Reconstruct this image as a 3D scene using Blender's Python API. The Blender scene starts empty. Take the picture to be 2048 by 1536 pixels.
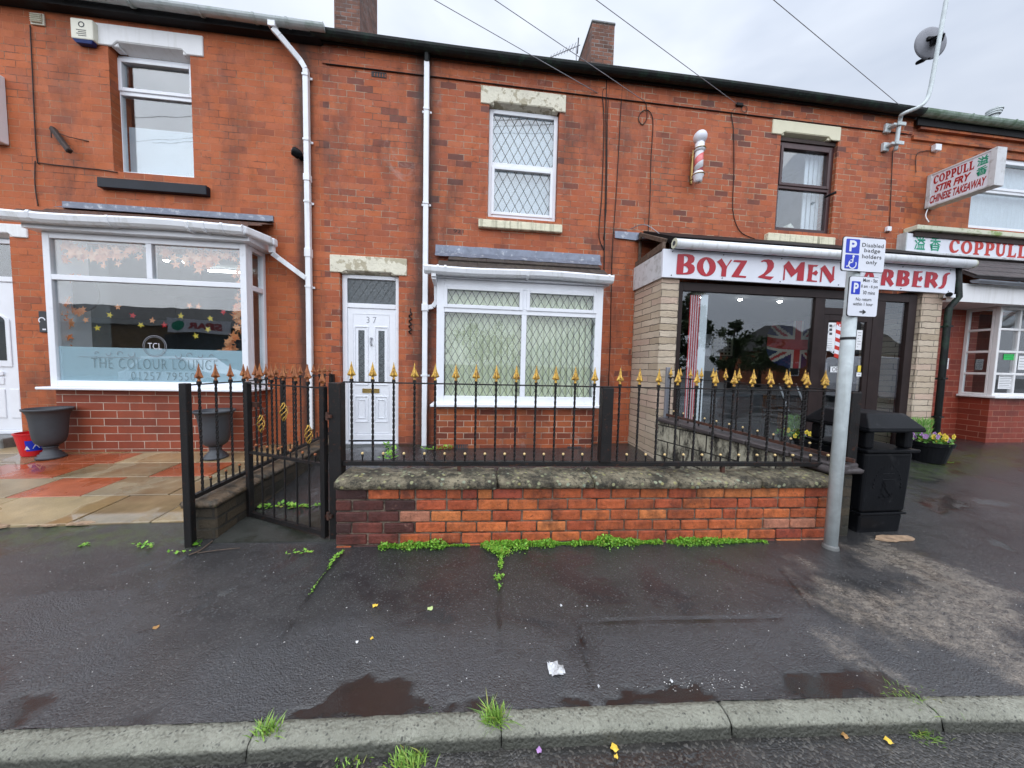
import bpy, math, random
import numpy as np
from mathutils import Vector, Matrix, noise
from mathutils.geometry import tessellate_polygon
random.seed(7)
RAD = math.radians
sc = bpy.context.scene
COL = sc.collection

# ------------------------------------------------------------------ camera
YAW, PITCH, ROLL, FPX = 0.112418, 0.0586228, 0.0232207, 641.07   # solved from the photograph
CAMLOC = Vector((0.0, -5.0, 1.40))
def _axes():
    cy, sy, cp, sp, cr, sr = math.cos(YAW), math.sin(YAW), math.cos(PITCH), math.sin(PITCH), math.cos(ROLL), math.sin(ROLL)
    F = Vector((sy*cp, cy*cp, -sp)); r = Vector((cy, -sy, 0)); u = r.cross(F)
    return cr*r+sr*u, -sr*r+cr*u, F
AR, AU, AF = _axes()
cam = bpy.data.cameras.new('camera'); camo = bpy.data.objects.new('camera', cam); COL.objects.link(camo)
cam.sensor_width = 36; cam.lens = 36*FPX/2048; cam.clip_start = 0.02; cam.clip_end = 2000
m = Matrix((AR, AU, -AF)).transposed().to_4x4(); m.translation = CAMLOC
camo.matrix_world = m; sc.camera = camo

# ------------------------------------------------------------------ light
sc.view_settings.view_transform = 'Standard'; sc.view_settings.look = 'None'
sc.view_settings.exposure = 0.20; sc.view_settings.gamma = 1
SUN_EL, SUN_AZ = RAD(52), RAD(200)          # soft light from behind the camera, thick cloud
w = bpy.data.worlds.new('World'); sc.world = w; w.use_nodes = True
nt = w.node_tree; nt.nodes.clear()
def wn(t): return nt.nodes.new(t)
wo = wn('ShaderNodeOutputWorld'); bg = wn('ShaderNodeBackground'); sky = wn('ShaderNodeTexSky')
sky.sky_type = 'NISHITA'; sky.sun_disc = False; sky.sun_elevation = SUN_EL; sky.sun_rotation = SUN_AZ
sky.air_density = 1.0; sky.dust_density = 3.0; sky.ozone_density = 1.0
tc = wn('ShaderNodeTexCoord'); sep = wn('ShaderNodeSeparateXYZ'); nt.links.new(tc.outputs['Generated'], sep.inputs[0])
n1 = wn('ShaderNodeTexNoise'); n1.inputs['Scale'].default_value = 2.3; n1.inputs['Detail'].default_value = 4; n1.inputs['Distortion'].default_value = .4
mp = wn('ShaderNodeMapping'); mp.inputs['Scale'].default_value = (1, 1, 2.6); nt.links.new(tc.outputs['Generated'], mp.inputs[0]); nt.links.new(mp.outputs[0], n1.inputs['Vector'])
cr_ = wn('ShaderNodeValToRGB'); e = cr_.color_ramp.elements
e[0].position = .32; e[0].color = (4.9, 5.5, 6.6, 1); e[1].position = .68; e[1].color = (6.8, 7.3, 8.2, 1)
nt.links.new(n1.outputs['Fac'], cr_.inputs[0])
zr = wn('ShaderNodeMapRange'); zr.inputs['From Min'].default_value = 0.0; zr.inputs['From Max'].default_value = 1.0
zr.inputs['To Min'].default_value = .80; zr.inputs['To Max'].default_value = 1.45; nt.links.new(sep.outputs['Z'], zr.inputs[0])
dt = wn('ShaderNodeVectorMath'); dt.operation = 'DOT_PRODUCT'; dt.inputs[1].default_value = (-.15, -.78, .60); nt.links.new(tc.outputs['Generated'], dt.inputs[0])
br_ = wn('ShaderNodeMapRange'); br_.interpolation_type = 'SMOOTHSTEP'; br_.inputs['From Min'].default_value = .1; br_.inputs['From Max'].default_value = 1.0; br_.inputs['To Min'].default_value = 1.0; br_.inputs['To Max'].default_value = 2.3; nt.links.new(dt.outputs['Value'], br_.inputs[0])
mb2 = wn('ShaderNodeMath'); mb2.operation = 'MULTIPLY'; nt.links.new(zr.outputs[0], mb2.inputs[0]); nt.links.new(br_.outputs[0], mb2.inputs[1])
vm = wn('ShaderNodeVectorMath'); vm.operation = 'SCALE'; nt.links.new(cr_.outputs[0], vm.inputs[0]); nt.links.new(mb2.outputs[0], vm.inputs['Scale'])
mx = wn('ShaderNodeMix'); mx.data_type = 'RGBA'; mx.inputs['Factor'].default_value = .97
nt.links.new(sky.outputs[0], mx.inputs[6]); nt.links.new(vm.outputs[0], mx.inputs[7]); nt.links.new(mx.outputs[2], bg.inputs[0])
bg.inputs['Strength'].default_value = .10; nt.links.new(bg.outputs[0], wo.inputs[0])
sun = bpy.data.lights.new('sun', 'SUN'); sun.energy = 1.3; sun.angle = RAD(110); sun.color = (1, .97, .93)
suno = bpy.data.objects.new('sun', sun); COL.objects.link(suno)
suno.rotation_euler = (RAD(90)-SUN_EL, 0, RAD(-20))
sc.cycles.max_bounces = 8; sc.cycles.transparent_max_bounces = 16; sc.cycles.caustics_reflective = False; sc.cycles.caustics_refractive = False
sc.cycles.sample_clamp_indirect = 4

# ------------------------------------------------------------------ photo geometry helpers
def ray(px, py): return (px-1024)*AR-(py-768)*AU+FPX*AF
def at(px, py, Y):                       # point of the vertical plane y = Y
    d = ray(px, py); return CAMLOC+d*((Y-CAMLOC.y)/d.y)
def g(x, y):                             # pavement height: rises gently to the houses
    t = min(max((y+2.5)/2.1, 0), 1); t2 = min(max((x-6)/3, 0), 1)
    return .15*t+.08*t2*min(max((y+2.0)/1.5, 0), 1)
def gr(px, py, z=None):                  # point of the ground
    d = ray(px, py); zz = z or 0
    for i in range(8):
        p = CAMLOC+d*((zz-CAMLOC.z)/d.z)
        if z is not None: return p
        zz = g(p.x, p.y)
    return p
def online(px, py, a, b):                # point of the vertical plane through a and b
    d = ray(px, py); nx, ny = -(b[1]-a[1]), b[0]-a[0]
    t = ((a[0]-CAMLOC.x)*nx+(a[1]-CAMLOC.y)*ny)/(d.x*nx+d.y*ny)
    return CAMLOC+d*t
def S(r, g_, b, k=1.0):
    f = lambda c: ((c/255+.055)/1.055)**2.4 if c > 10 else c/255/12.92
    return (f(r)*k, f(g_)*k, f(b)*k)

# ------------------------------------------------------------------ materials
class NT:
    def __init__(s, name):
        s.m = bpy.data.materials.new(name); s.m.use_nodes = True; s.t = s.m.node_tree; s.t.nodes.clear()
        s.out = s.n('ShaderNodeOutputMaterial')
    def n(s, t, **k):
        nd = s.t.nodes.new(t)
        for a, b in k.items(): setattr(nd, a, b)
        return nd
    def set(s, sock, v):
        if isinstance(v, bpy.types.NodeSocket): s.t.links.new(v, sock)
        elif isinstance(v, (tuple, list)) and len(v) == 3 and sock.type == 'RGBA': sock.default_value = (*v, 1)
        else: sock.default_value = v
    def pos(s): return s.n('ShaderNodeNewGeometry').outputs['Position']
    def obj(s): return s.n('ShaderNodeTexCoord').outputs['Object']
    def noise(s, vec, scale, detail=3, rough=.55, dist=0):
        a = s.n('ShaderNodeTexNoise'); s.set(a.inputs['Vector'], vec); a.inputs['Scale'].default_value = scale
        a.inputs['Detail'].default_value = detail; a.inputs['Roughness'].default_value = rough; a.inputs['Distortion'].default_value = dist
        return a.outputs['Fac']
    def ramp(s, v, stops):
        a = s.n('ShaderNodeValToRGB'); s.set(a.inputs[0], v); el = a.color_ramp.elements
        while len(el) < len(stops): el.new(.5)
        for q, (p, c) in zip(el, stops):
            q.position = p; q.color = (c, c, c, 1) if isinstance(c, (int, float)) else (*c, 1)
        return a.outputs[0]
    def mix(s, f, a, b, mode='MIX'):
        x = s.n('ShaderNodeMix', data_type='RGBA', blend_type=mode); s.set(x.inputs['Factor'], f); s.set(x.inputs[6], a); s.set(x.inputs[7], b); return x.outputs[2]
    def math(s, op, a, b=0.0, c=0.0):
        x = s.n('ShaderNodeMath', operation=op); s.set(x.inputs[0], a); s.set(x.inputs[1], b); s.set(x.inputs[2], c); return x.outputs[0]
    def scalevec(s, v, sc3):
        x = s.n('ShaderNodeVectorMath', operation='MULTIPLY'); s.set(x.inputs[0], v); x.inputs[1].default_value = sc3; return x.outputs[0]
    def bump(s, h, st, dist=.01, normal=None):
        b = s.n('ShaderNodeBump'); s.set(b.inputs['Height'], h); s.set(b.inputs['Strength'], st); b.inputs['Distance'].default_value = dist
        if normal is not None: s.set(b.inputs['Normal'], normal)
        return b.outputs[0]
    def bsdf(s, color, rough=.5, metal=0, normal=None, spec=.5, **kw):
        p = s.n('ShaderNodeBsdfPrincipled'); s.set(p.inputs['Base Color'], color); s.set(p.inputs['Roughness'], rough); s.set(p.inputs['Metallic'], metal)
        s.set(p.inputs['Specular IOR Level'], spec)
        if normal is not None: s.set(p.inputs['Normal'], normal)
        for k, v in kw.items(): s.set(p.inputs[k.replace('_', ' ')], v)
        s.t.links.new(p.outputs[0], s.out.inputs[0]); return p
def mk(name, col, rough=.5, metal=0, var=.12, vs=6, col2=None, lo=.45, hi=.62, ds=4, bump=0, bs=60, spec=.5, streak=None):
    t = NT(name); P = t.pos()
    c = t.mix(t.ramp(t.noise(P, vs, 4), [(.3, 0.0), (.7, 1.0)]), tuple(x*(1-var) for x in col), tuple(min(x*(1+var), 1) for x in col))
    if col2: c = t.mix(t.ramp(t.noise(P, ds, 6, .65), [(lo, 0.0), (hi, 1.0)]), c, col2)
    if streak:
        sv = t.scalevec(P, (14, 14, .9)); c = t.mix(t.ramp(t.noise(sv, 1, 4, .6), [(.52, 0.0), (.75, streak[1])]), c, streak[0])
    nrm = t.bump(t.noise(P, bs, 4, .6), 1.0, bump) if bump else None
    t.bsdf(c, rough, metal, nrm, spec); return t.m
def emit(name, col, st):
    t = NT(name); a = t.n('ShaderNodeEmission'); t.set(a.inputs[0], col); a.inputs[1].default_value = st; t.t.links.new(a.outputs[0], t.out.inputs[0]); return t.m

def brickmat(name, stops, mortar, w=.235, h=.09, ms=.006, u0=0, z0=0, soot=.35, rough=.75, dist=.004, bump=.004, white=0, sootcol=(.05, .028, .022), var2=.25, pipe=None, tint=(.89, .84, .77), patch=.8):
    t = NT(name); P = t.pos(); sp = t.n('ShaderNodeSeparateXYZ'); t.set(sp.inputs[0], P)
    nz = t.n('ShaderNodeTexNoise'); t.set(nz.inputs['Vector'], P); nz.inputs['Scale'].default_value = 11; nz.inputs['Detail'].default_value = 2
    ns = t.n('ShaderNodeSeparateXYZ'); t.set(ns.inputs[0], nz.outputs['Color'])
    u = t.math('ADD', t.math('ADD', sp.outputs[0], sp.outputs[1]), t.math('MULTIPLY_ADD', ns.outputs[0], dist*2, -u0-dist))
    v = t.math('ADD', sp.outputs[2], t.math('MULTIPLY_ADD', ns.outputs[1], dist*2, -z0-dist))
    cb = t.n('ShaderNodeCombineXYZ'); t.set(cb.inputs[0], u); t.set(cb.inputs[1], v)
    b = t.n('ShaderNodeTexBrick'); t.set(b.inputs['Vector'], cb.outputs[0]); b.offset = .5
    for k, val in (('Scale', 1), ('Brick Width', w), ('Row Height', h), ('Mortar Size', ms), ('Mortar Smooth', .25), ('Bias', 0)): b.inputs[k].default_value = val
    t.set(b.inputs['Color1'], (0, 0, 0)); t.set(b.inputs['Color2'], (1, 1, 1)); t.set(b.inputs['Mortar'], (.5, .5, .5))
    c = t.ramp(b.outputs['Color'], stops)
    c = t.mix(t.math('MULTIPLY', t.ramp(t.noise(P, 38, 5, .7), [(.35, 0.0), (.7, 1.0)]), var2), c, (.26, .085, .04), 'MIX')
    c = t.mix(.5, c, t.ramp(t.noise(P, 3.0, 4), [(.3, .8), (.7, 1.15)]), 'MULTIPLY')
    mc = t.mix(t.ramp(t.noise(P, 2.6, 5, .7), [(.47, 0.0), (.52, patch)]), mortar, stops[len(stops)//2][1])
    mc = t.mix(t.ramp(t.noise(P, 1.9, 5, .7, .7), [(.53, 0.0), (.60, .9*patch)]), mc, (.055, .03, .022))
    c = t.mix(1.0, c, tint, 'MULTIPLY')
    c = t.mix(b.outputs['Fac'], c, mc)
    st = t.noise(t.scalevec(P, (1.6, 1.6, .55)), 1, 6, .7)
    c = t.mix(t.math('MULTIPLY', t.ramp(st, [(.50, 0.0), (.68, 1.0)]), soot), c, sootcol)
    fine = t.noise(P, 9, 6, .75, .6)
    if pipe:                                  # damp dirt that follows the line of a leaking downpipe
        dx = t.math('ABSOLUTE', t.math('SUBTRACT', sp.outputs[0], pipe[0])); k = t.math('SUBTRACT', 1.0, t.math('DIVIDE', dx, pipe[1]+.12)); k = t.math('MAXIMUM', k, 0.0)
        c = t.mix(t.ramp(t.math('MULTIPLY', k, t.math('ADD', t.noise(t.scalevec(P, (5, 5, 1.6)), 1, 5, .7), .1)), [(.16, 0.0), (.5, .85)]), c, sootcol)
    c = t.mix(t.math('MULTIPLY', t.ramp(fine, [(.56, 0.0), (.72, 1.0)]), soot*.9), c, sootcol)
    if white: c = t.mix(t.math('MULTIPLY', t.ramp(t.noise(P, 2.2, 6, .75, 1), [(.60, 0.0), (.72, 1.0)]), white), c, (.45, .38, .34))
    hgt = t.math('ADD', t.math('MULTIPLY', b.outputs['Fac'], -1.0), t.math('MULTIPLY', t.noise(P, 45, 5, .7), .8))
    hgt = t.math('ADD', hgt, t.math('MULTIPLY', b.outputs['Color'], .35))
    t.bsdf(c, t.ramp(t.noise(P, 5, 4), [(.3, rough-.15), (.7, rough+.1)]), 0, t.bump(hgt, 1.0, bump), .4)
    return t.m

M = {}
RED = [(0, (.16, .065, .055)), (.035, (.24, .075, .050)), (.10, (.40, .108, .052)), (.35, (.46, .122, .053)), (.70, (.51, .140, .058)), (.94, (.55, .165, .068)), (1, (.42, .12, .06))]
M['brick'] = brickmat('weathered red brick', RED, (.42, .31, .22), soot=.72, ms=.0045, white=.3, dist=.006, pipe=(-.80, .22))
M['brick35'] = brickmat('orange red brick', [(0, (.36, .10, .048)), (.08, (.46, .125, .048)), (.5, (.52, .140, .050)), (.9, (.56, .158, .058)), (1, (.46, .12, .05))], (.40, .21, .12), soot=.55, ms=.0045, u0=.1, dist=.006, pipe=(-2.46, .10))
M['brickshop'] = brickmat('brown red brick', RED, (.44, .31, .21), soot=.5, u0=.05, white=.2, dist=.006)
M['brickfar'] = brickmat('smoky orange brick', [(0, (.28, .08, .04)), (.5, (.48, .13, .045)), (1, (.54, .17, .06))], (.30, .15, .09), soot=.6, u0=.17)
M['bricknew'] = brickmat('smooth machine brick', [(0, (.22, .05, .03)), (.5, (.30, .066, .036)), (1, (.37, .09, .045))], (.52, .42, .34), w=.30, h=.10, ms=.005, soot=.25, patch=.25, dist=.001, bump=.002, rough=.6)
M['bricktk'] = brickmat('dark red machine brick', [(0, (.20, .035, .025)), (.5, (.27, .045, .03)), (1, (.32, .06, .035))], (.42, .22, .15), w=.28, h=.10, ms=.004, soot=.3, patch=.3, dist=.001, bump=.002, rough=.5)
M['brickbay'] = brickmat('bright repaired brick', [(0, (.10, .03, .025)), (.12, (.26, .06, .03)), (.5, (.46, .11, .04)), (.85, (.52, .16, .06)), (1, (.22, .05, .035))], (.55, .40, .30), soot=.4, u0=.06, z0=.02, white=.5, patch=.5)
M['brickchim'] = brickmat('sooty chimney brick', [(0, (.08, .04, .03)), (.5, (.20, .09, .06)), (1, (.28, .12, .08))], (.25, .22, .2), soot=.6, bump=.012, ms=.01)
M['stoneclad'] = brickmat('split stone cladding', [(0, (.46, .38, .28)), (.3, (.56, .47, .36)), (.6, (.62, .54, .43)), (.85, (.60, .46, .37)), (1, (.50, .42, .34))], (.13, .10, .075), w=.50, h=.092, ms=.006, soot=.22, dist=.014, bump=.03, sootcol=(.26, .22, .15), var2=0, tint=(1.08, 1.04, 1.0), patch=.3)
M['block'] = brickmat('mossy stone block', [(0, (.16, .14, .10)), (.5, (.30, .27, .19)), (1, (.38, .34, .24))], (.05, .045, .035), w=.38, h=.20, ms=.012, soot=.95, dist=.02, bump=.02, sootcol=(.022, .02, .018), var2=0)
t = NT('stained pale block'); P = t.pos(); c = t.mix(t.ramp(t.noise(t.scalevec(P, (7, 7, 3)), 1, 6, .75), [(.40, 0.0), (.56, 1.0)]), (.035, .032, .026), (.46, .43, .33))
sp_ = t.n('ShaderNodeSeparateXYZ'); t.set(sp_.inputs[0], P); cb = t.n('ShaderNodeCombineXYZ'); t.set(cb.inputs[0], t.math('MULTIPLY', sp_.outputs[1], -1.05)); t.set(cb.inputs[1], sp_.outputs[2])
b = t.n('ShaderNodeTexBrick'); t.set(b.inputs['Vector'], cb.outputs[0]); b.inputs['Scale'].default_value = 1; b.inputs['Brick Width'].default_value = .36; b.inputs['Row Height'].default_value = .21; b.inputs['Mortar Size'].default_value = .008
c = t.mix(b.outputs['Fac'], c, (.03, .027, .022)); t.bsdf(c, .7, 0, t.bump(t.math('ADD', t.noise(P, 25, 5, .7), t.math('MULTIPLY', b.outputs['Fac'], -1.0)), 1.0, .015), .3); M['block'] = t.m
M['sidewall'] = brickmat('dark mossy brick', [(0, (.03, .028, .022)), (.5, (.055, .045, .032)), (1, (.09, .07, .045))], (.03, .028, .022), w=.235, h=.085, ms=.01, soot=.6, dist=.012, bump=.018, sootcol=(.025, .03, .018), var2=0)
M['upvc'] = mk('white upvc', (.80, .82, .86), .28, var=.03, bump=0, col2=(.62, .64, .66), lo=.62, hi=.8, ds=9)
M['upvcpipe'] = mk('white plastic pipe', (.82, .84, .87), .3, var=.04, streak=((.42, .42, .36), .5))
M['whitepaint'] = mk('white masonry paint', (.80, .80, .80), .55, var=.03, bump=.002, bs=40, streak=((.5, .48, .42), .35))
M['creampaint'] = mk('cream masonry paint', (.72, .68, .50), .6, var=.04, bump=.002, bs=40)
M['peel'] = mk('peeling cream paint', (.74, .70, .56), .65, var=.06, col2=(.45, .40, .28), lo=.52, hi=.56, ds=7, bump=.012, bs=28)
M['sillpeel'] = mk('streaky cream sill paint', (.74, .70, .52), .65, var=.06, bump=.01, bs=30, streak=((.12, .11, .05), .95))
M['blackpaint'] = mk('blue black gloss paint', (.010, .013, .020), .3, var=.2, spec=.2)
M['fascia'] = mk('black weathered fascia', (.010, .010, .011), .6, var=.3, bump=.004, bs=30, spec=.2)
M['gutterblack'] = mk('mossy black iron gutter', (.010, .012, .012), .5, var=.3, col2=(.02, .045, .03), lo=.5, hi=.7, ds=8, bump=.004, bs=50, spec=.25)
M['gutterwhite'] = mk('grimy grey white gutter', (.50, .55, .55), .35, var=.08, col2=(.25, .33, .28), lo=.5, hi=.75, ds=9)
M['guttergreen'] = mk('algae covered gutter', (.30, .38, .32), .5, var=.1, col2=(.13, .20, .13), lo=.4, hi=.6, ds=9)
M['mossgutter'] = mk('mossy cream board', (.62, .62, .48), .5, var=.08, col2=(.22, .30, .08), lo=.48, hi=.62, ds=7)
M['lead'] = mk('lead flashing', (.17, .19, .24), .42, metal=.35, var=.15, vs=9, col2=(.45, .47, .50), lo=.55, hi=.72, ds=12, bump=.008, bs=18)
M['tile'] = mk('brown concrete tile', (.045, .035, .03), .6, var=.25, col2=(.085, .07, .05), lo=.5, hi=.65, ds=14, bump=.004, bs=60)
M['tilered'] = mk('red brown pantile', (.10, .048, .032), .6, var=.25, vs=12, bump=.004, bs=60)
M['slate'] = mk('wet slate', (.06, .05, .05), .45, var=.3, vs=10, bump=.006, bs=25)
M['wood'] = mk('rotten timber', (.10, .065, .045), .75, var=.4, vs=20, bump=.008, bs=40)
M['darkwood'] = mk('old dark timber', (.03, .016, .012), .7, var=.3, bump=.006, bs=40)
M['brownupvc'] = mk('mahogany brown frame', (.05, .018, .018), .35, var=.15)
M['shopframe'] = mk('dark brown shop frame', (.022, .013, .012), .45, var=.25, spec=.25)
M['signwhite'] = mk('white sign panel', (.74, .76, .82), .35, var=.03, bump=0)
M['signdirty'] = mk('weathered white board', (.60, .61, .62), .5, var=.08, col2=(.30, .29, .27), lo=.52, hi=.72, ds=11, bump=.003)
M['crimson'] = mk('crimson vinyl lettering', S(172, 8, 34), .35, var=.05)
M['orange'] = mk('orange red lettering', S(190, 40, 22), .4, var=.06)
M['redtext'] = mk('red lettering', S(165, 12, 14), .4, var=.06)
M['greentext'] = mk('green lettering', S(15, 150, 115), .4, var=.06)
M['black'] = mk('black lettering', (.012, .012, .014), .5, var=.1)
M['signblue'] = mk('blue sign face', S(12, 50, 185), .3, var=.03)
M['galv'] = mk('galvanised steel', (.56, .62, .63), .45, metal=.0, var=.12, vs=16, col2=(.52, .58, .59), lo=.52, hi=.66, ds=18, bump=.0015, bs=60, streak=((.24, .25, .22), .5))
M['galvdark'] = mk('dull galvanised tube', (.28, .29, .32), .45, metal=.5, var=.15)
M['iron'] = mk('chipped black paint with rust', (.010, .009, .009), .5, var=.3, col2=(.06, .022, .012), lo=.58, hi=.70, ds=28, bump=.003, bs=90, spec=.3)
M['rustiron'] = mk('rusty iron', (.07, .025, .014), .7, var=.3, col2=(.02, .013, .01), lo=.5, hi=.62, ds=30, bump=.003, bs=90)
M['gold'] = mk('gold paint', (.64, .39, .07), .42, metal=.3, var=.25, vs=40, col2=(.16, .05, .025), lo=.50, hi=.62, ds=60)
M['goldrust'] = mk('rusted gold paint', (.30, .10, .035), .55, metal=.2, var=.3, vs=40, col2=(.45, .22, .05), lo=.55, hi=.7, ds=40)
M['ball'] = mk('pale gold paint', (.70, .52, .24), .4, metal=.2, var=.1, vs=50, col2=(.3, .12, .06), lo=.56, hi=.68, ds=50)
M['castblack'] = mk('moulded black plastic', (.006, .0065, .008), .36, var=.2, bump=.0015, bs=120, spec=.12, col2=(.03, .03, .032), lo=.6, hi=.75, ds=10)
M['urn'] = mk('dark grey moulded plastic', (.045, .05, .058), .5, var=.15, bump=.001, bs=80)
M['redplastic'] = mk('red plastic', S(200, 22, 32), .35, var=.06)
M['curtain'] = mk('white net curtain', (.74, .78, .82), .9, var=.05)
M['came'] = mk('dark lead came', (.09, .10, .10), .5)
M['blind'] = mk('pale green blind slats', (.90, .91, .64), .8, var=.05)
M['blindwhite'] = mk('pale blue white blind', (.50, .56, .60), .8, var=.05)
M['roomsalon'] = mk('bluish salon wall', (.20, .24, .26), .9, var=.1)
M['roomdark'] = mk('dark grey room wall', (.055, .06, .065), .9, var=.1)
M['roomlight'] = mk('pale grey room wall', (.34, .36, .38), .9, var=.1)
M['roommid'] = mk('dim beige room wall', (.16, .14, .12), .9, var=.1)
M['shopfloor'] = mk('grey shop floor', (.20, .21, .21), .35, var=.15)
M['leather'] = mk('black leather', (.012, .014, .018), .4, var=.2, bump=.003)
M['stool'] = mk('varnished wood', (.22, .09, .03), .5, var=.2, vs=20)
M['paper'] = mk('white paper', (.78, .79, .80), .7, var=.02)
M['papergreen'] = mk('bright green paper', S(40, 190, 90), .7, var=.02)
M['brass'] = mk('brass', (.45, .32, .12), .3, metal=.9, var=.1)
M['bone'] = mk('cream plastic', (.72, .70, .58), .4, var=.05)
M['royal'] = mk('dark blue plastic', S(15, 45, 110), .4, var=.05)
M['step'] = mk('worn grey step', (.16, .165, .16), .45, var=.25, col2=(.05, .05, .045), lo=.5, hi=.7, ds=6, bump=.004)
M['soil'] = mk('dark compost', (.03, .02, .015), .9, bump=.01)
M['sandstone'] = mk('crumbling tan mortar', (.40, .27, .17), .6, var=.2, vs=14, col2=(.22, .15, .10), lo=.5, hi=.65, ds=18, bump=.02, bs=30)
M['ledstrip'] = emit('lit tube', (1, .97, .9), 22)
M['spot'] = emit('lit ceiling spot', (1, .96, .9), 70)
M['screen'] = emit('lit screen', (.15, .55, .95), 1.0)
M['pinklamp'] = emit('lit pink sign', (.9, .12, .16), 1.0)
def leafmat(name, a, b, rough=.5):
    t = NT(name); r = t.n('ShaderNodeNewGeometry').outputs['Random Per Island']
    dead = t.ramp(t.math('FRACT', t.math('MULTIPLY', r, 37.0)), [(.90, 0.0), (.93, .6 if 'green' in name or 'grass' in name else 0.0)])
    t.bsdf(t.mix(dead, t.mix(r, a, b), (.34, .25, .07)), rough, 0, None, .4); return t.m
M['tubleaf'] = leafmat('tub foliage', (.05, .15, .02), (.16, .34, .05))
M['weed'] = leafmat('bright green leaves', (.09, .27, .02), (.27, .52, .06))
M['grass'] = leafmat('grass blades', (.10, .22, .03), (.30, .48, .08))
M['fern'] = leafmat('feathery foliage', (.10, .30, .05), (.28, .52, .12))
M['treeleaf'] = leafmat('tree leaves', (.035, .06, .018), (.09, .13, .04))
M['autumn'] = leafmat('autumn leaves', (.75, .20, .05), (.85, .42, .20))
M['autumnpale'] = leafmat('pale peach leaves', (.88, .30, .12), (.95, .52, .30))
M['yellowleaf'] = leafmat('yellow petals', (.75, .55, .03), (.85, .65, .10))
M['purple'] = leafmat('purple petals', (.30, .10, .38), (.55, .35, .62))
M['pebble'] = leafmat('pale grit', (.35, .33, .30), (.75, .74, .72))
M['bark'] = mk('bark', (.06, .045, .035), .9, bump=.02)

def glassmat(name, base=.10, tint=(.93, .96, .97), wave=.0, gl=(1, 1, 1)):
    t = NT(name); P = t.pos()
    tr = t.n('ShaderNodeBsdfTransparent'); t.set(tr.inputs[0], tint)
    gs = t.n('ShaderNodeBsdfGlossy'); gs.inputs['Roughness'].default_value = .0; t.set(gs.inputs[0], gl)
    if wave: t.set(gs.inputs['Normal'], t.bump(t.noise(P, 1.3, 2), 1.0, wave))
    lw = t.n('ShaderNodeLayerWeight'); lw.inputs['Blend'].default_value = .5
    f = t.math('MINIMUM', t.math('ADD', base*.55+.02, t.math('MULTIPLY', t.math('POWER', lw.outputs['Facing'], 4.0), .75)), 1.0)
    ms = t.n('ShaderNodeMixShader'); t.set(ms.inputs[0], f); t.t.links.new(tr.outputs[0], ms.inputs[1]); t.t.links.new(gs.outputs[0], ms.inputs[2])
    t.t.links.new(ms.outputs[0], t.out.inputs[0]); return t.m
M['glass'] = glassmat('double glazing', .16, wave=.002)
M['glassup'] = glassmat('bright upstairs glazing', .17, wave=.003)
M['glassbay'] = glassmat('leaded bay glazing', .06, wave=.002)
M['glassshop'] = glassmat('shop plate glass', .13, wave=.002)
def frosted(name, col, alpha, rough=.5):
    t = NT(name); tr = t.n('ShaderNodeBsdfTransparent'); p = t.n('ShaderNodeBsdfPrincipled'); t.set(p.inputs['Base Color'], col); p.inputs['Roughness'].default_value = rough
    ms = t.n('ShaderNodeMixShader'); ms.inputs[0].default_value = alpha
    t.t.links.new(tr.outputs[0], ms.inputs[1]); t.t.links.new(p.outputs[0], ms.inputs[2]); t.t.links.new(ms.outputs[0], t.out.inputs[0]); return t.m
M['filmtext'] = mk('clear cut film lettering', (.17, .23, .25), .4)
M['film'] = frosted('frosted window film', (.60, .80, .88), .80)
t = NT('obscure textured glass'); P = t.pos()
t.bsdf(t.mix(t.noise(P, 20, 3), (.02, .03, .035), (.10, .12, .13)), .12, 0, t.bump(t.noise(P, 30, 3, .6, 1.5), 1.0, .01), .8); M['obscure'] = t.m

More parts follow.
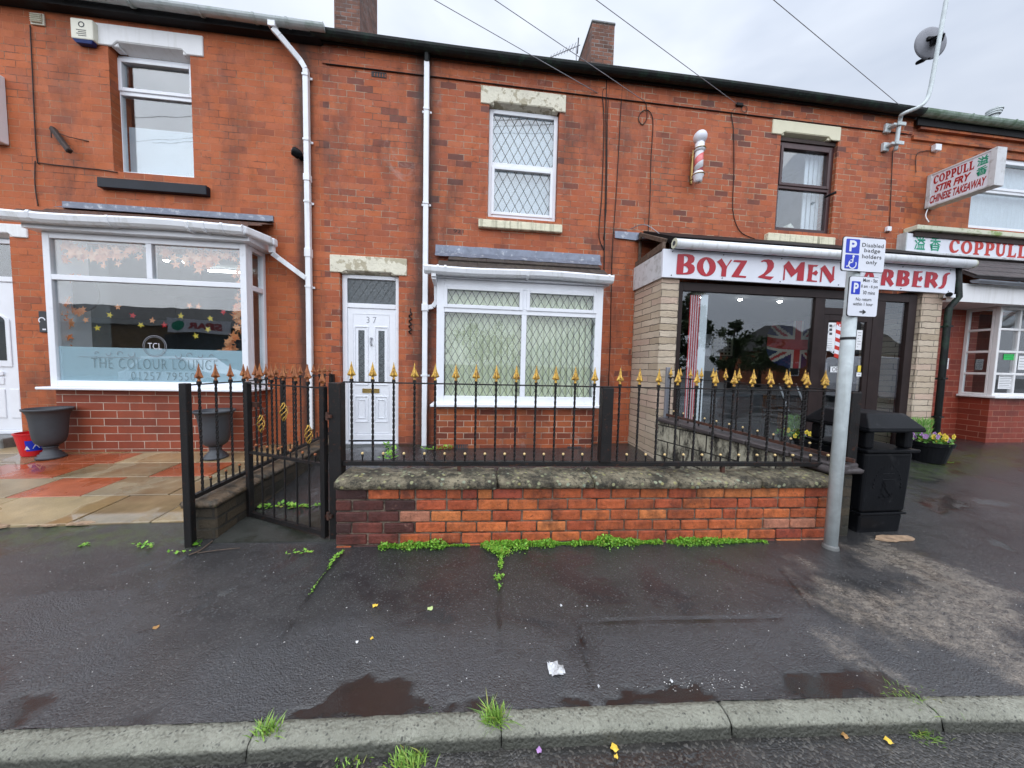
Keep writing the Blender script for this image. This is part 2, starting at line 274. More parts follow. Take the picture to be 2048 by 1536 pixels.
# wet asphalt: mask r = standing water, g = worn pale aggregate, b = crack / seam, a = moss
def asphalt(name, attr=True, base=(.019, .0195, .021)):
    t = NT(name); P = t.pos()
    if attr:
        a = t.n('ShaderNodeAttribute', attribute_name='mask'); s = t.n('ShaderNodeSeparateColor'); t.set(s.inputs[0], a.outputs['Color']); wat, tan, crk = s.outputs[0], s.outputs[1], s.outputs[2]; moss = a.outputs['Alpha']; rz = t.n('ShaderNodeAttribute', attribute_name='rough_zone').outputs['Fac']
    else: wat = tan = crk = moss = rz = 0.0
    big = t.noise(P, .9, 5, .6); mid = t.noise(P, 4, 5, .7, .5); fine = t.noise(P, 75, 4, .8); stones = t.n('ShaderNodeTexVoronoi'); t.set(stones.inputs['Vector'], P); stones.inputs['Scale'].default_value = 130
    c = t.mix(t.ramp(big, [(.35, 0.0), (.65, 1.0)]), base, tuple(x*2.0 for x in (base[0], base[1]*.96, base[2]*.92)))
    c = t.mix(t.ramp(mid, [(.4, 0.0), (.7, .5)]), c, (.05, .048, .046))
    sc_ = t.n('ShaderNodeSeparateColor'); t.set(sc_.inputs[0], stones.outputs['Color'])
    c = t.mix(t.ramp(sc_.outputs[0], [(.90, 0.0), (.98, .4)]), c, (.12, .12, .118))
    tanc = t.mix(sc_.outputs[1], (.10, .085, .07), (.30, .255, .205))
    tn = t.math('MULTIPLY', tan, t.ramp(t.noise(t.scalevec(P, (1, 1.6, 1)), 14, 6, .8), [(.34, 0.0), (.58, .9)]))
    c = t.mix(tn, c, tanc)
    c = t.mix(t.math('MULTIPLY', moss, t.ramp(t.noise(P, 12, 5, .7), [(.4, 0.0), (.6, .8)])), c, (.045, .075, .015))
    c = t.mix(crk, c, (.006, .006, .006))
    wnoise = t.ramp(t.noise(P, 1.7, 5, .65, .4), [(.50, 0.0), (.60, 1.0)])
    rzn = t.math('MULTIPLY', rz, t.ramp(t.noise(P, 6, 5, .75), [(.30, .35), (.55, 1.0)]))
    film = t.math('MAXIMUM', wat, t.math('MULTIPLY', t.math('ADD', t.math('MULTIPLY', wnoise, .45), .50), t.math('SUBTRACT', 1.0, t.math('MULTIPLY', rzn, .85))))
    c = t.mix(t.math('MULTIPLY', rzn, t.ramp(t.noise(P, 55, 5, .85), [(.42, .15), (.62, .9)])), c, (.064, .067, .073))  # rough zones: bluish glints of reflected sky painted into the base colour
    c = t.mix(t.math('MULTIPLY', wat, .75), c, (.016, .0150, .0135))
    rough = t.math('ADD', t.math('MULTIPLY', t.math('SUBTRACT', 1.0, film), .30), .04)
    rough = t.math('ADD', rough, t.math('MULTIPLY', tn, .25))
    hgt = t.math('ADD', t.math('MULTIPLY', stones.outputs['Distance'], -.35), t.math('ADD', t.math('MULTIPLY', fine, .55), t.math('MULTIPLY', t.noise(P, 210, 3, .7), .45)))
    hgt = t.math('ADD', t.math('MULTIPLY', hgt, t.math('SUBTRACT', 1.03, film)), t.math('MULTIPLY', crk, -.7))
    nrm = t.bump(hgt, 1.0, .011)
    t.bsdf(c, rough, 0, nrm, .95); return t.m
M['asphalt'] = asphalt('wet pavement asphalt')
t = NT('wet road with running water'); P = t.pos()
v = t.n('ShaderNodeTexVoronoi'); t.set(v.inputs['Vector'], t.scalevec(P, (1, 1, 0))); v.inputs['Scale'].default_value = 5.5; v.inputs['Randomness'].default_value = 1
rg = t.math('MULTIPLY', t.math('SINE', t.math('MULTIPLY', v.outputs['Distance'], 55.0)), t.ramp(v.outputs['Distance'], [(.0, 1.0), (.42, 0.0)]))
fine = t.noise(P, 60, 4, .8); stones = t.n('ShaderNodeTexVoronoi'); t.set(stones.inputs['Vector'], P); stones.inputs['Scale'].default_value = 120
wet = t.ramp(t.noise(P, 1.1, 4, .6), [(.40, .25), (.55, 1.0)])
c = t.mix(t.ramp(t.noise(P, 5, 5, .7), [(.35, 0.0), (.7, 1.0)]), (.016, .015, .014), (.045, .042, .038))
sr_ = t.n('ShaderNodeSeparateColor'); t.set(sr_.inputs[0], stones.outputs['Color']); c = t.mix(t.ramp(sr_.outputs[0], [(.7, 0.0), (.95, .6)]), c, (.13, .12, .105))
hgt = t.math('ADD', t.math('MULTIPLY', rg, .10), t.math('MULTIPLY', t.math('SUBTRACT', 1.15, wet), t.math('ADD', t.math('MULTIPLY', stones.outputs['Distance'], -.5), t.math('MULTIPLY', fine, .7))))
t.bsdf(c, t.math('SUBTRACT', .32, t.math('MULTIPLY', wet, .27)), 0, t.bump(hgt, 1.0, .006), .9); M['road'] = t.m

t = NT('pitted kerb concrete'); P = t.pos(); vo = t.n('ShaderNodeTexVoronoi'); t.set(vo.inputs['Vector'], P); vo.inputs['Scale'].default_value = 75
sc_ = t.n('ShaderNodeSeparateColor'); t.set(sc_.inputs[0], vo.outputs['Color'])
c = t.mix(t.ramp(t.noise(P, 6, 5, .7), [(.3, 0.0), (.7, 1.0)]), (.24, .24, .19), (.40, .40, .325))
c = t.mix(t.math('MULTIPLY', t.ramp(sc_.outputs[0], [(.80, 0.0), (.86, .8)]), t.ramp(vo.outputs['Distance'], [(.25, 1.0), (.45, 0.0)])), c, (.07, .072, .062))
c = t.mix(t.ramp(t.noise(P, 42, 6, .85), [(.55, 0.0), (.66, .85)]), c, (.055, .058, .05))
c = t.mix(t.ramp(t.noise(P, 120, 4, .8), [(.55, 0.0), (.7, .5)]), c, (.50, .50, .43))
nn = t.n('ShaderNodeNewGeometry').outputs['Normal']; sx = t.n('ShaderNodeSeparateXYZ'); t.set(sx.inputs[0], nn)
sz = t.n('ShaderNodeSeparateXYZ'); t.set(sz.inputs[0], P)
c = t.mix(t.ramp(t.math('ADD', t.math('MULTIPLY', sz.outputs[2], -15.0), t.math('MULTIPLY', t.noise(P, 9, 5, .7), .35)), [(.42, 0.0), (.62, .9)]), c, (.05, .052, .04))
t.bsdf(c, t.ramp(t.noise(P, 10, 3), [(.3, .3), (.7, .6)]), 0, t.bump(t.math('ADD', t.noise(P, 60, 5, .8), t.math('MULTIPLY', vo.outputs['Distance'], -.6)), 1.0, .014), .5); M['kerb'] = t.m

t = NT('mossy lichen coping stone'); P = t.pos()
c = t.mix(t.ramp(t.noise(P, 5, 6, .75), [(.40, 0.0), (.60, 1.0)]), (.045, .038, .025), (.29, .25, .165))
c = t.mix(t.ramp(t.noise(P, 22, 6, .8), [(.50, 0.0), (.60, 1.0)]), c, (.035, .032, .022))
vo = t.n('ShaderNodeTexVoronoi'); t.set(vo.inputs['Vector'], P); vo.inputs['Scale'].default_value = 26; s2 = t.n('ShaderNodeSeparateColor'); t.set(s2.inputs[0], vo.outputs['Color'])
li = t.math('MULTIPLY', t.ramp(vo.outputs['Distance'], [(.26, 1.0), (.42, 0.0)]), t.ramp(s2.outputs[0], [(.55, 0.0), (.60, 1.0)]))
c = t.mix(li, c, t.mix(s2.outputs[1], (.30, .34, .25), (.33, .30, .12)))
t.bsdf(c, .5, 0, t.bump(t.math('ADD', t.noise(P, 14, 6, .75), t.math('MULTIPLY', t.noise(P, 70, 4), .4)), 1.0, .03), .45); M['coping'] = t.m

t = NT('front wall brick'); P = t.pos(); gm = t.n('ShaderNodeNewGeometry'); at_ = t.n('ShaderNodeAttribute', attribute_name='Col')
c = t.mix(.75, at_.outputs['Color'], t.ramp(t.noise(P, 16, 6, .75), [(.3, .45), (.7, 1.35)]), 'MULTIPLY')
c = t.mix(t.ramp(t.noise(P, 30, 6, .8, .6), [(.54, 0.0), (.68, .75)]), c, (.06, .02, .014))
c = t.mix(t.ramp(t.noise(P, 8, 6, .8), [(.62, 0.0), (.72, .55)]), c, (.50, .30, .20))
c = t.mix(t.math('MULTIPLY', t.ramp(t.noise(t.scalevec(P, (1, 1, .6)), 3.2, 5, .7), [(.50, 0.0), (.66, 1.0)]), .65), c, (.035, .014, .012))
t.bsdf(c, .5, 0, t.bump(t.math('ADD', t.noise(P, 40, 6, .8), t.math('MULTIPLY', t.noise(P, 11, 2), 1.2)), 1.0, .010), .45); M['brickfront'] = t.m
M['mortar'] = mk('grimy mortar', (.20, .155, .115), .85, var=.3, vs=9, col2=(.04, .032, .025), lo=.45, hi=.6, ds=8, bump=.012, bs=60)

t = NT('wet paving flags'); P = t.pos(); at_ = t.n('ShaderNodeAttribute', attribute_name='Col')
c = t.mix(.7, at_.outputs['Color'], t.ramp(t.noise(P, 3.5, 6, .7), [(.3, .55), (.7, 1.3)]), 'MULTIPLY')
pu = t.ramp(t.noise(P, 1.3, 3, .5), [(.47, 0.0), (.51, 1.0)])
c = t.mix(t.math('MULTIPLY', pu, .45), c, t.mix(1.0, c, (.50, .34, .18), 'MULTIPLY'))
t.bsdf(c, t.math('SUBTRACT', .30, t.math('MULTIPLY', pu, .26)), 0, t.bump(t.noise(P, 90, 4), t.math('SUBTRACT', 1.02, pu), .002), .6); M['flags'] = t.m
t = NT('cloth by colour'); at_ = t.n('ShaderNodeAttribute', attribute_name='Col'); t.bsdf(at_.outputs['Color'], .8, 0, None, .2); M['attrcol'] = t.m

# ------------------------------------------------------------------ mesh helpers
class MB:
    def __init__(s): s.v = []; s.f = []; s.mi = []; s.col = []; s.cur = 0; s.c = None
    def add(s, vs, fs):
        o = len(s.v); s.v += [tuple(q) for q in vs]; s.f += [tuple(o+i for i in f) for f in fs]; s.mi += [s.cur]*len(fs); s.col += [s.c]*len(fs); return s
    def box(s, x0, x1, y0, y1, z0, z1):
        if x0 > x1: x0, x1 = x1, x0
        if y0 > y1: y0, y1 = y1, y0
        if z0 > z1: z0, z1 = z1, z0
        return s.add([(x0, y0, z0), (x1, y0, z0), (x1, y1, z0), (x0, y1, z0), (x0, y0, z1), (x1, y0, z1), (x1, y1, z1), (x0, y1, z1)],
                     [(0, 3, 2, 1), (4, 5, 6, 7), (0, 1, 5, 4), (1, 2, 6, 5), (2, 3, 7, 6), (3, 0, 4, 7)])
    def quad(s, a, b, c, d): return s.add([a, b, c, d], [(0, 1, 2, 3)])
    def bar(s, a, b, w, h, up=(0, 0, 1)):     # box between two points, w sideways, h along up
        a = Vector(a); b = Vector(b); d = (b-a).normalized(); u = Vector(up); sd = d.cross(u)
        if sd.length < 1e-4: sd = d.cross(Vector((1, 0, 0)))
        sd.normalize(); u = sd.cross(d); sd *= w/2; u *= h/2
        vs = [a-sd-u, a+sd-u, a+sd+u, a-sd+u, b-sd-u, b+sd-u, b+sd+u, b-sd+u]
        return s.add(vs, [(0, 1, 2, 3), (7, 6, 5, 4), (0, 4, 5, 1), (1, 5, 6, 2), (2, 6, 7, 3), (3, 7, 4, 0)])
    def tube(s, pts, r, n=8, cap=True):
        pts = [Vector(p) for p in pts]; rs = r if isinstance(r, (list, tuple)) else [r]*len(pts); prev = None; vs = []
        for i, p in enumerate(pts):
            d = (pts[min(i+1, len(pts)-1)]-pts[max(i-1, 0)]).normalized()
            if prev is None:
                a = d.cross(Vector((0, 0, 1))); a = a if a.length > .01 else d.cross(Vector((1, 0, 0)))
            else: a = prev-d*prev.dot(d)
            a.normalize(); prev = a; b = d.cross(a)
            vs += [p+(a*math.cos(2*math.pi*k/n)+b*math.sin(2*math.pi*k/n))*rs[i] for k in range(n)]
        fs = [(i*n+k, i*n+(k+1) % n, (i+1)*n+(k+1) % n, (i+1)*n+k) for i in range(len(pts)-1) for k in range(n)]
        if cap: fs += [tuple(range(n-1, -1, -1)), tuple(range((len(pts)-1)*n, len(pts)*n))]
        return s.add(vs, fs)
    def lathe(s, c, prof, n=24, rot=0, sx=1, sy=1):
        vs = [(c[0]+sx*r*math.cos(2*math.pi*k/n+rot), c[1]+sy*r*math.sin(2*math.pi*k/n+rot), c[2]+z) for r, z in prof for k in range(n)]
        fs = [(i*n+k, i*n+(k+1) % n, (i+1)*n+(k+1) % n, (i+1)*n+k) for i in range(len(prof)-1) for k in range(n)]
        fs += [tuple(range(n-1, -1, -1)), tuple(range((len(prof)-1)*n, len(prof)*n))]
        return s.add(vs, fs)
    def prism(s, pts, vec):                   # polygon swept along vec
        n = len(pts); p = [Vector(q) for q in pts]; q = [a+Vector(vec) for a in p]
        return s.add(p+q, [tuple(range(n)), tuple(range(2*n-1, n-1, -1))]+[(i, i+n, (i+1) % n+n, (i+1) % n) for i in range(n)])
    def poly(s, loops, f3):                   # flat polygon with holes: loops in 2-D, f3 maps to 3-D
        flat = [p for l in loops for p in l]; tri = tessellate_polygon([[Vector((a, b, 0)) for a, b in l] for l in loops])
        return s.add([f3(a, b) for a, b in flat], [tuple(t_) for t_ in tri])
    def build(s, name, mats, parent=None, bevel=0, smooth=False, seg=1, local=False):
        me = bpy.data.meshes.new(name); me.from_pydata(s.v, [], s.f); mats = mats if isinstance(mats, (list, tuple)) else [mats]
        for q in mats: me.materials.append(M[q] if isinstance(q, str) else q)
        if len(mats) > 1: me.polygons.foreach_set('material_index', s.mi)
        if any(c is not None for c in s.col):
            ca = me.color_attributes.new('Col', 'FLOAT_COLOR', 'CORNER'); arr = []
            for p, c in zip(me.polygons, s.col): arr += list((*(c or (1, 1, 1)), 1.0))*p.loop_total
            ca.data.foreach_set('color', arr)
        if smooth: me.polygons.foreach_set('use_smooth', [True]*len(me.polygons))
        me.update(); o = bpy.data.objects.new(name, me); COL.objects.link(o)
        if bevel:
            b = o.modifiers.new('bevel', 'BEVEL'); b.width = bevel; b.segments = seg; b.limit_method = 'ANGLE'; b.angle_limit = RAD(35)
        WORLD[o.name] = Matrix.Identity(4)
        if parent is not None: setp(o, parent, local)
        return o
WORLD = {}
def setp(o, parent, local=False):
    o.parent = parent
    if local: WORLD[o.name] = WORLD[parent.name]
    else: o.matrix_parent_inverse = WORLD[parent.name].inverted(); WORLD[o.name] = Matrix.Identity(4)
def thing(name, label, cat, loc, group=None, rz=0):
    o = bpy.data.objects.new(name, None); COL.objects.link(o); o.location = loc; o.rotation_euler = (0, 0, rz); o.empty_display_size = .1
    WORLD[o.name] = Matrix.Translation(Vector(loc)) @ Matrix.Rotation(rz, 4, 'Z')
    o['label'] = label; o['category'] = cat
    if group: o['group'] = group
    return o
def tag(o, label, cat, group=None):
    o['label'] = label; o['category'] = cat
    if group: o['group'] = group
    return o
def struct(o): o['kind'] = 'structure'; return o
def stuff(o, label, cat): o['kind'] = 'stuff'; return tag(o, label, cat)
def dup(root, loc, rz, label):
    r = root.copy(); COL.objects.link(r); r.location = loc; r.rotation_euler = (0, 0, rz); r['label'] = label
    for ch in list(root.children):
        c = ch.copy(); COL.objects.link(c); c.parent = r
        for h in ch.children:
            d = h.copy(); COL.objects.link(d); d.parent = c
    return r
def wall(mb, x0, x1, z0, z1, holes, y, depth):        # wall face on y with openings and their reveals
    xs = sorted({x0, x1, *[q for h in holes for q in h[:2]]}); zs = sorted({z0, z1, *[q for h in holes for q in h[2:]]})
    xs = [q for q in xs if x0-1e-6 <= q <= x1+1e-6]; zs = [q for q in zs if z0-1e-6 <= q <= z1+1e-6]
    for i in range(len(xs)-1):
        for j in range(len(zs)-1):
            cx, cz = (xs[i]+xs[i+1])/2, (zs[j]+zs[j+1])/2
            if any(h[0] < cx < h[1] and h[2] < cz < h[3] for h in holes): continue
            mb.quad((xs[i], y, zs[j]), (xs[i+1], y, zs[j]), (xs[i+1], y, zs[j+1]), (xs[i], y, zs[j+1]))
    for a, b, c, d in holes:
        yb = y+depth
        mb.quad((a, y, c), (a, y, d), (a, yb, d), (a, yb, c)); mb.quad((b, y, d), (b, y, c), (b, yb, c), (b, yb, d))
        mb.quad((a, y, d), (b, y, d), (b, yb, d), (a, yb, d)); mb.quad((a, y, c), (a, yb, c), (b, yb, c), (b, y, c))
def window(parent, x0, x1, z0, z1, y, rows, fw=.055, bw=.06, dep=.07, mat='upvc', pane='glass', sashes=(), sw=.035, name='window', mb_extra=None):
    """rows: list from bottom to top of (z_top, [x splits]); sashes: set of (row, col) with an opening light"""
    mb = MB(); y1 = y+dep
    mb.box(x0, x0+fw, y, y1, z0, z1); mb.box(x1-fw, x1, y, y1, z0, z1); mb.box(x0+fw, x1-fw, y+.001, y1, z0, z0+fw); mb.box(x0+fw, x1-fw, y+.001, y1, z1-fw, z1)
    cells = []; zb = z0+fw
    for r, (zt, xsp) in enumerate(rows):
        last = r == len(rows)-1; ze = z1-fw if last else zt-bw/2
        if not last: mb.box(x0+fw, x1-fw, y+.002, y1, zt-bw/2, zt+bw/2)
        xb = x0+fw
        for k, xs in enumerate(list(xsp)+[None]):
            xe = x1-fw if xs is None else xs-bw/2
            if xs is not None: mb.box(xs-bw/2, xs+bw/2, y+.003, y1, zb, ze)
            cells.append((r, k, xb, xe, zb, ze)); xb = None if xs is None else xs+bw/2
        zb = zt+bw/2
    panes = []
    for r, k, a, b, c, d in cells:
        if (r, k) in sashes:
            a -= .012; b += .012; c -= .012; d += .012; yy = y-.014
            mb.box(a, a+sw+.012, yy, y1-.01, c, d); mb.box(b-sw-.012, b, yy, y1-.01, c, d); mb.box(a+sw+.012, b-sw-.012, yy+.001, y1-.01, c, c+sw+.012); mb.box(a+sw+.012, b-sw-.012, yy+.001, y1-.01, d-sw-.012, d)
            a += sw+.012; b -= sw+.012; c += sw+.012; d -= sw+.012
        panes.append((a, b, c, d))
    w_ = mb.build(name, mat, parent, bevel=.006, seg=2)
    for a, b, c, d in panes:
        MB().box(a-.004, b+.004, y+.030, y+.036, c-.004, d+.004).build('pane', pane, w_)
    return w_, panes
def clip(p, q, R):
    x0, x1, z0, z1 = R; t0, t1 = 0, 1; dx, dz = q[0]-p[0], q[1]-p[1]
    for pp, qq in ((-dx, p[0]-x0), (dx, x1-p[0]), (-dz, p[1]-z0), (dz, z1-p[1])):
        if abs(pp) < 1e-9:
            if qq < 0: return None
        else:
            r = qq/pp
            if pp < 0: t0 = max(t0, r)
            else: t1 = min(t1, r)
    if t0 >= t1: return None
    return (p[0]+dx*t0, p[1]+dz*t0), (p[0]+dx*t1, p[1]+dz*t1)
def leading(parent, rects, y, dw, dh, wd=.006):
    mb = MB()
    for R in rects:
        x0, x1, z0, z1 = R; k = dh/dw; nn = int((x1-x0)/dw+(z1-z0)/dh)+3; H = z1-z0
        for i in range(-nn, nn+1):
            for sgn in (1, -1):
                xs = x0+i*dw if sgn > 0 else x0+i*dw
                p, q = ((xs, z0), (xs+H/k, z1)) if sgn > 0 else ((xs, z0), (xs-H/k, z1))
                r = clip(p, q, R)
                if r: mb.bar((r[0][0], y, r[0][1]), (r[1][0], y, r[1][1]), .003 if False else wd, .003, up=(0, 1, 0))
    return mb.build('leading', 'came', parent)
def lintel(parent, x0, x1, z0, z1, y0, mat, notch=.12, drop=.045, name='lintel', proud=.018):
    # notched stone lintel: the underside steps down at both ends
    mb = MB(); pts = [(x0, z0), (x0+notch, z0), (x0+notch+.06, z0+drop), (x1-notch-.06, z0+drop), (x1-notch, z0), (x1, z0), (x1, z1), (x0, z1)]
    mb.prism([(a, y0-proud, b) for a, b in pts], (0, proud+.01, 0)); mb.prism([(x0+notch+.06, y0-proud+.001, z0+drop-.001), (x0+notch+.06, y0+.13, z0-.004), (x0+notch+.06, y0+.13, z0+drop+.02), (x0+notch+.06, y0-.002, z0+drop+.02)], (x1-x0-2*notch-.12, 0, 0)); mb.box(x0+notch-.03, x0+notch+.06, y0-.001, y0+.12, z0-.0, z0+drop+.01); mb.box(x1-notch-.06, x1-notch+.03, y0-.001, y0+.12, z0, z0+drop+.01)
    return mb.build(name, mat, parent, bevel=.008)
def leafcloud(mb, n, sample, size, flat=0):
    for i in range(n):
        p = Vector(sample()); d = Vector((random.uniform(-1, 1), random.uniform(-1, 1), random.uniform(-.3, 1)*(1-flat))).normalized(); s_ = size*random.uniform(.6, 1.4)
        e_ = d.cross(Vector((random.random()-.5, random.random()-.5, random.random()-.5))).normalized()*s_*.38
        mid = p+d*s_*.5
        mb.add([p, mid+e_, p+d*s_, mid-e_], [(0, 1, 2, 3)])
def text(parent, s, f3, x0, x1, z0, z1, mat, name='lettering', off=0.0, shear=0.0, space=1.0):
    """s set in the font built into Blender, fitted to a box and mapped by f3(u, v)"""
    cu = bpy.data.curves.new('t', 'FONT'); cu.body = s; cu.offset = off; cu.shear = shear; cu.space_character = space; cu.resolution_u = 4; cu.fill_mode = 'FRONT'
    to = bpy.data.objects.new('t', cu); COL.objects.link(to); bpy.context.view_layer.update()
    me = bpy.data.meshes.new_from_object(to.evaluated_get(bpy.context.evaluated_depsgraph_get()))
    vs = [v.co.copy() for v in me.vertices]; fs = [tuple(p.vertices) for p in me.polygons]
    bpy.data.objects.remove(to); bpy.data.curves.remove(cu); bpy.data.meshes.remove(me)
    if not vs: return MB()
    a, b = min(v.x for v in vs), max(v.x for v in vs); c, d = min(v.y for v in vs), max(v.y for v in vs)
    mb = MB(); mb.add([f3(x0+(v.x-a)/(b-a)*(x1-x0), z0+(v.y-c)/(d-c)*(z1-z0)) for v in vs], fs)
    if parent is False: return mb
    return mb.build(name, mat, parent)
def merge(a, b): a.add(b.v, b.f); return a

# ================================================================== GROUND
def pip(x, y, poly):
    c = False; n = len(poly)
    for i in range(n):
        x1, y1 = poly[i]; x2, y2 = poly[(i+1) % n]
        if (y1 > y) != (y2 > y) and x < (x2-x1)*(y-y1)/(y2-y1)+x1: c = not c
    return c
def sdist(x, y, pl, closed=True):
    best = 1e9; n = len(pl)
    for i in range(n if closed else n-1):
        ax, ay = pl[i]; bx, by = pl[(i+1) % n]; dx, dy = bx-ax, by-ay
        t = max(0, min(1, ((x-ax)*dx+(y-ay)*dy)/(dx*dx+dy*dy+1e-12))); best = min(best, math.hypot(x-ax-t*dx, y-ay-t*dy))
    return best
def gp(pts): return [tuple(gr(a, b))[:2] for a, b in pts]
KBACK = [(-9.5, -3.25)]+gp([(5, 1460), (500, 1443), (1000, 1420), (1430, 1402), (1830, 1393), (2048, 1391)])+[(14.5, -4.65)]
def kerby(x):
    for (a, b), (c, d) in zip(KBACK, KBACK[1:]):
        if x <= c: return b+(d-b)*(x-a)/(c-a)
    return KBACK[-1][1]
WATER = [gp(q) for q in ([(535, 1442), (640, 1390), (740, 1338), (800, 1362), (870, 1392), (975, 1388), (1000, 1425)], [(1040, 1425), (1130, 1380), (1190, 1405), (1250, 1372), (1390, 1365), (1450, 1395), (1440, 1415)],
         [(1540, 1400), (1580, 1335), (1650, 1318), (1760, 1345), (1850, 1398)], [(1830, 1000), (1900, 985), (1950, 1015), (1880, 1030)], [(0, 1400), (60, 1380), (110, 1400), (40, 1440)])]
TAN = [gp(q) for q in ([(1690, 1095), (1760, 1085), (1880, 1120), (2048, 1190), (2048, 1370), (1960, 1310), (1850, 1290), (1700, 1245), (1640, 1200), (1700, 1180), (1800, 1190), (1870, 1160), (1760, 1130)], [(1590, 1135), (1620, 1130), (1790, 1250), (1760, 1260)], [(1640, 1270), (1670, 1262), (1850, 1400), (1810, 1400)])]
MOSS = [gp(q) for q in ([(1810, 935), (1870, 910), (2048, 890), (2048, 930), (1850, 960)], [(0, 1055), (300, 1050), (380, 1085), (200, 1100), (0, 1090)])]
CRACK = [gp(q) for q in ([(690, 1102), (655, 1140), (620, 1190), (590, 1235), (560, 1290)], [(1003, 1105), (1001, 1150), (999, 1200), (998, 1300)], [(1158, 1248), (1165, 1290), (1185, 1372)], [(1158, 1248), (1350, 1240), (1640, 1232)], [(1560, 1140), (1640, 1240), (1800, 1370)], [(0, 1480), (30, 1462)])]
xs = np.concatenate([np.arange(-10, -3.2, .09), np.arange(-3.2, 5.2, .018), np.arange(5.2, 14.6, .09)]); NY = 124
vs, mk_ = [], []
for i, x in enumerate(xs):
    yb = kerby(x)
    for j in range(NY):
        y = yb+(.35-yb)*(j/(NY-1))**1.25
        z = g(x, y)+.006*noise.noise(Vector((x*1.3, y*1.3, 0)))+.0018*noise.noise(Vector((x*9, y*9, 3)))
        nz = .05*noise.noise(Vector((x*5, y*5, 1)))+.03*noise.noise(Vector((x*17, y*17, 2)))
        wv = 0.0
        for q in WATER:
            d = sdist(x, y, q)*(1 if pip(x, y, q) else -1)+nz*1.3+.005*noise.noise(Vector((x*40, y*40, 8))); wv = max(wv, min(max(d/.035+.4, 0), 1))
        tv = 0.0
        if x > 1.5:
            for q in TAN:
                d = sdist(x, y, q)*(1 if pip(x, y, q) else -1)+nz*3; tv = max(tv, min(max(d/.14+.5, 0), 1))
        ms = 0.0
        for q in MOSS:
            d = sdist(x, y, q)*(1 if pip(x, y, q) else -1)+nz*3; ms = max(ms, min(max(d/.2+.5, 0), 1))
        ck = 0.0
        if -3.2 < x < 5.2 and y < -1.5:
            d = min(sdist(x, y, q, False) for q in CRACK)+.012*noise.noise(Vector((x*12, y*12, 5))); ck = max(0, 1-d/.014)*.8
        if wv > .5: z -= .003
        vs.append((x, y, z)); mk_.append((wv, tv, ck, ms))
me = bpy.data.meshes.new('pavement'); N = NY
fs = [(i*N+j, (i+1)*N+j, (i+1)*N+j+1, i*N+j+1) for i in range(len(xs)-1) for j in range(N-1)]
me.from_pydata(vs, [], fs); me.materials.append(M['asphalt']); me.polygons.foreach_set('use_smooth', [True]*len(fs))
ra_ = me.attributes.new('rough_zone', 'FLOAT', 'POINT'); ZR = [gp(q) for q in ([(380, 1440), (420, 1340), (520, 1290), (640, 1225), (760, 1235), (850, 1262), (1000, 1275), (1150, 1260), (1185, 1370), (1110, 1395), (1010, 1400), (880, 1385), (800, 1350), (740, 1325), (630, 1385), (520, 1440)], [(1165, 1252), (1400, 1240), (1640, 1235), (1700, 1290), (1600, 1320), (1500, 1375), (1380, 1362), (1220, 1372), (1190, 1390)], [(1640, 1240), (1960, 1300), (2060, 1370), (2060, 1392), (1880, 1392), (1700, 1320)], [(0, 1180), (160, 1150), (330, 1200), (300, 1330), (120, 1420), (0, 1440)])]
rzv = []
for x, y, z in vs:
    v_ = 0.0
    if -3.4 < x < 4.8 and y < -2.9:
        for q in ZR: d = sdist(x, y, q)*(1 if pip(x, y, q) else -1)+.16*noise.noise(Vector((x*3, y*3, 7)))+.05*noise.noise(Vector((x*14, y*14, 7))); v_ = max(v_, min(max(d/.16+.5, 0), 1))
    rzv.append(v_)
ra_.data.foreach_set('value', rzv)
ca = me.color_attributes.new('mask', 'FLOAT_COLOR', 'POINT'); ca.data.foreach_set('color', [q for r in mk_ for q in r])
pv = bpy.data.objects.new('pavement', me); COL.objects.link(pv); struct(pv)
mb = MB()
for i in range(len(KBACK)-1): pass
mb.quad((-60, -13.2, -.062), (60, -13.2, -.062), (60, -3.0, -.062), (-60, -3.0, -.062)); struct(mb.build('road', 'road'))
mb = MB(); mb.quad((-400, -400, -.14), (400, -400, -.14), (400, 400, -.14), (-400, 400, -.14)); struct(mb.build('ground', mk('distant tarmac', (.04, .04, .038), .7)))
mb = MB(); mb.box(-60, 60, -26, -13.2, -.2, .02); struct(mb.build('forecourt', mk('forecourt tarmac', (.05, .05, .05), .5, bump=.004)))

# kerb stones, half battered, each laid between measured joints
JX = [-9.5, -7.6, -5.7, -3.8, -2.3, gp([(520, 1443)])[0][0], gp([(1000, 1420)])[0][0], gp([(1436, 1402)])[0][0], gp([(1836, 1393)])[0][0], 3.05, 4.0, 5.9, 7.8, 9.7, 11.6, 14.4]
prof = [(0, -.06), (0, 0), (.02, .002), (.045, .002), (.060, .0), (.070, -.005), (.078, -.016), (.083, -.032), (.088, -.06), (.093, -.13)]
mb = MB()
for a, b in zip(JX, JX[1:]):
    a += .002; b -= .002; n = max(2, int((b-a)/.014)) if -2.4 < a < 3.3 else 12; vs = []
    for i in range(n+1):
        x = a+(b-a)*i/n; yb = kerby(x); e_ = min(x-a, b-x); rd = max(0, .008-e_)*.9
        for k, (dy, z) in enumerate(prof):
            q = Vector((x*14, dy*40+a, z*40)); d = .003*noise.noise(q)+.003*noise.noise(q*2.7)-.010*max(0, noise.noise(q*.9+Vector((9, 0, 0)))-.32)
            vs.append((x, yb-dy+(d+rd if k > 3 else 0), z+(d*.8-rd if 0 < k < 6 else 0)))
    P_ = len(prof)
    fs = [(i*P_+k, (i)*P_+k+1, (i+1)*P_+k+1, (i+1)*P_+k) for i in range(n) for k in range(P_-1)]+[tuple(range(P_)), tuple(range((n+1)*P_-1, n*P_-1, -1))]
    mb.add(vs, fs)
struct(mb.build('kerb', 'kerb', smooth=True))

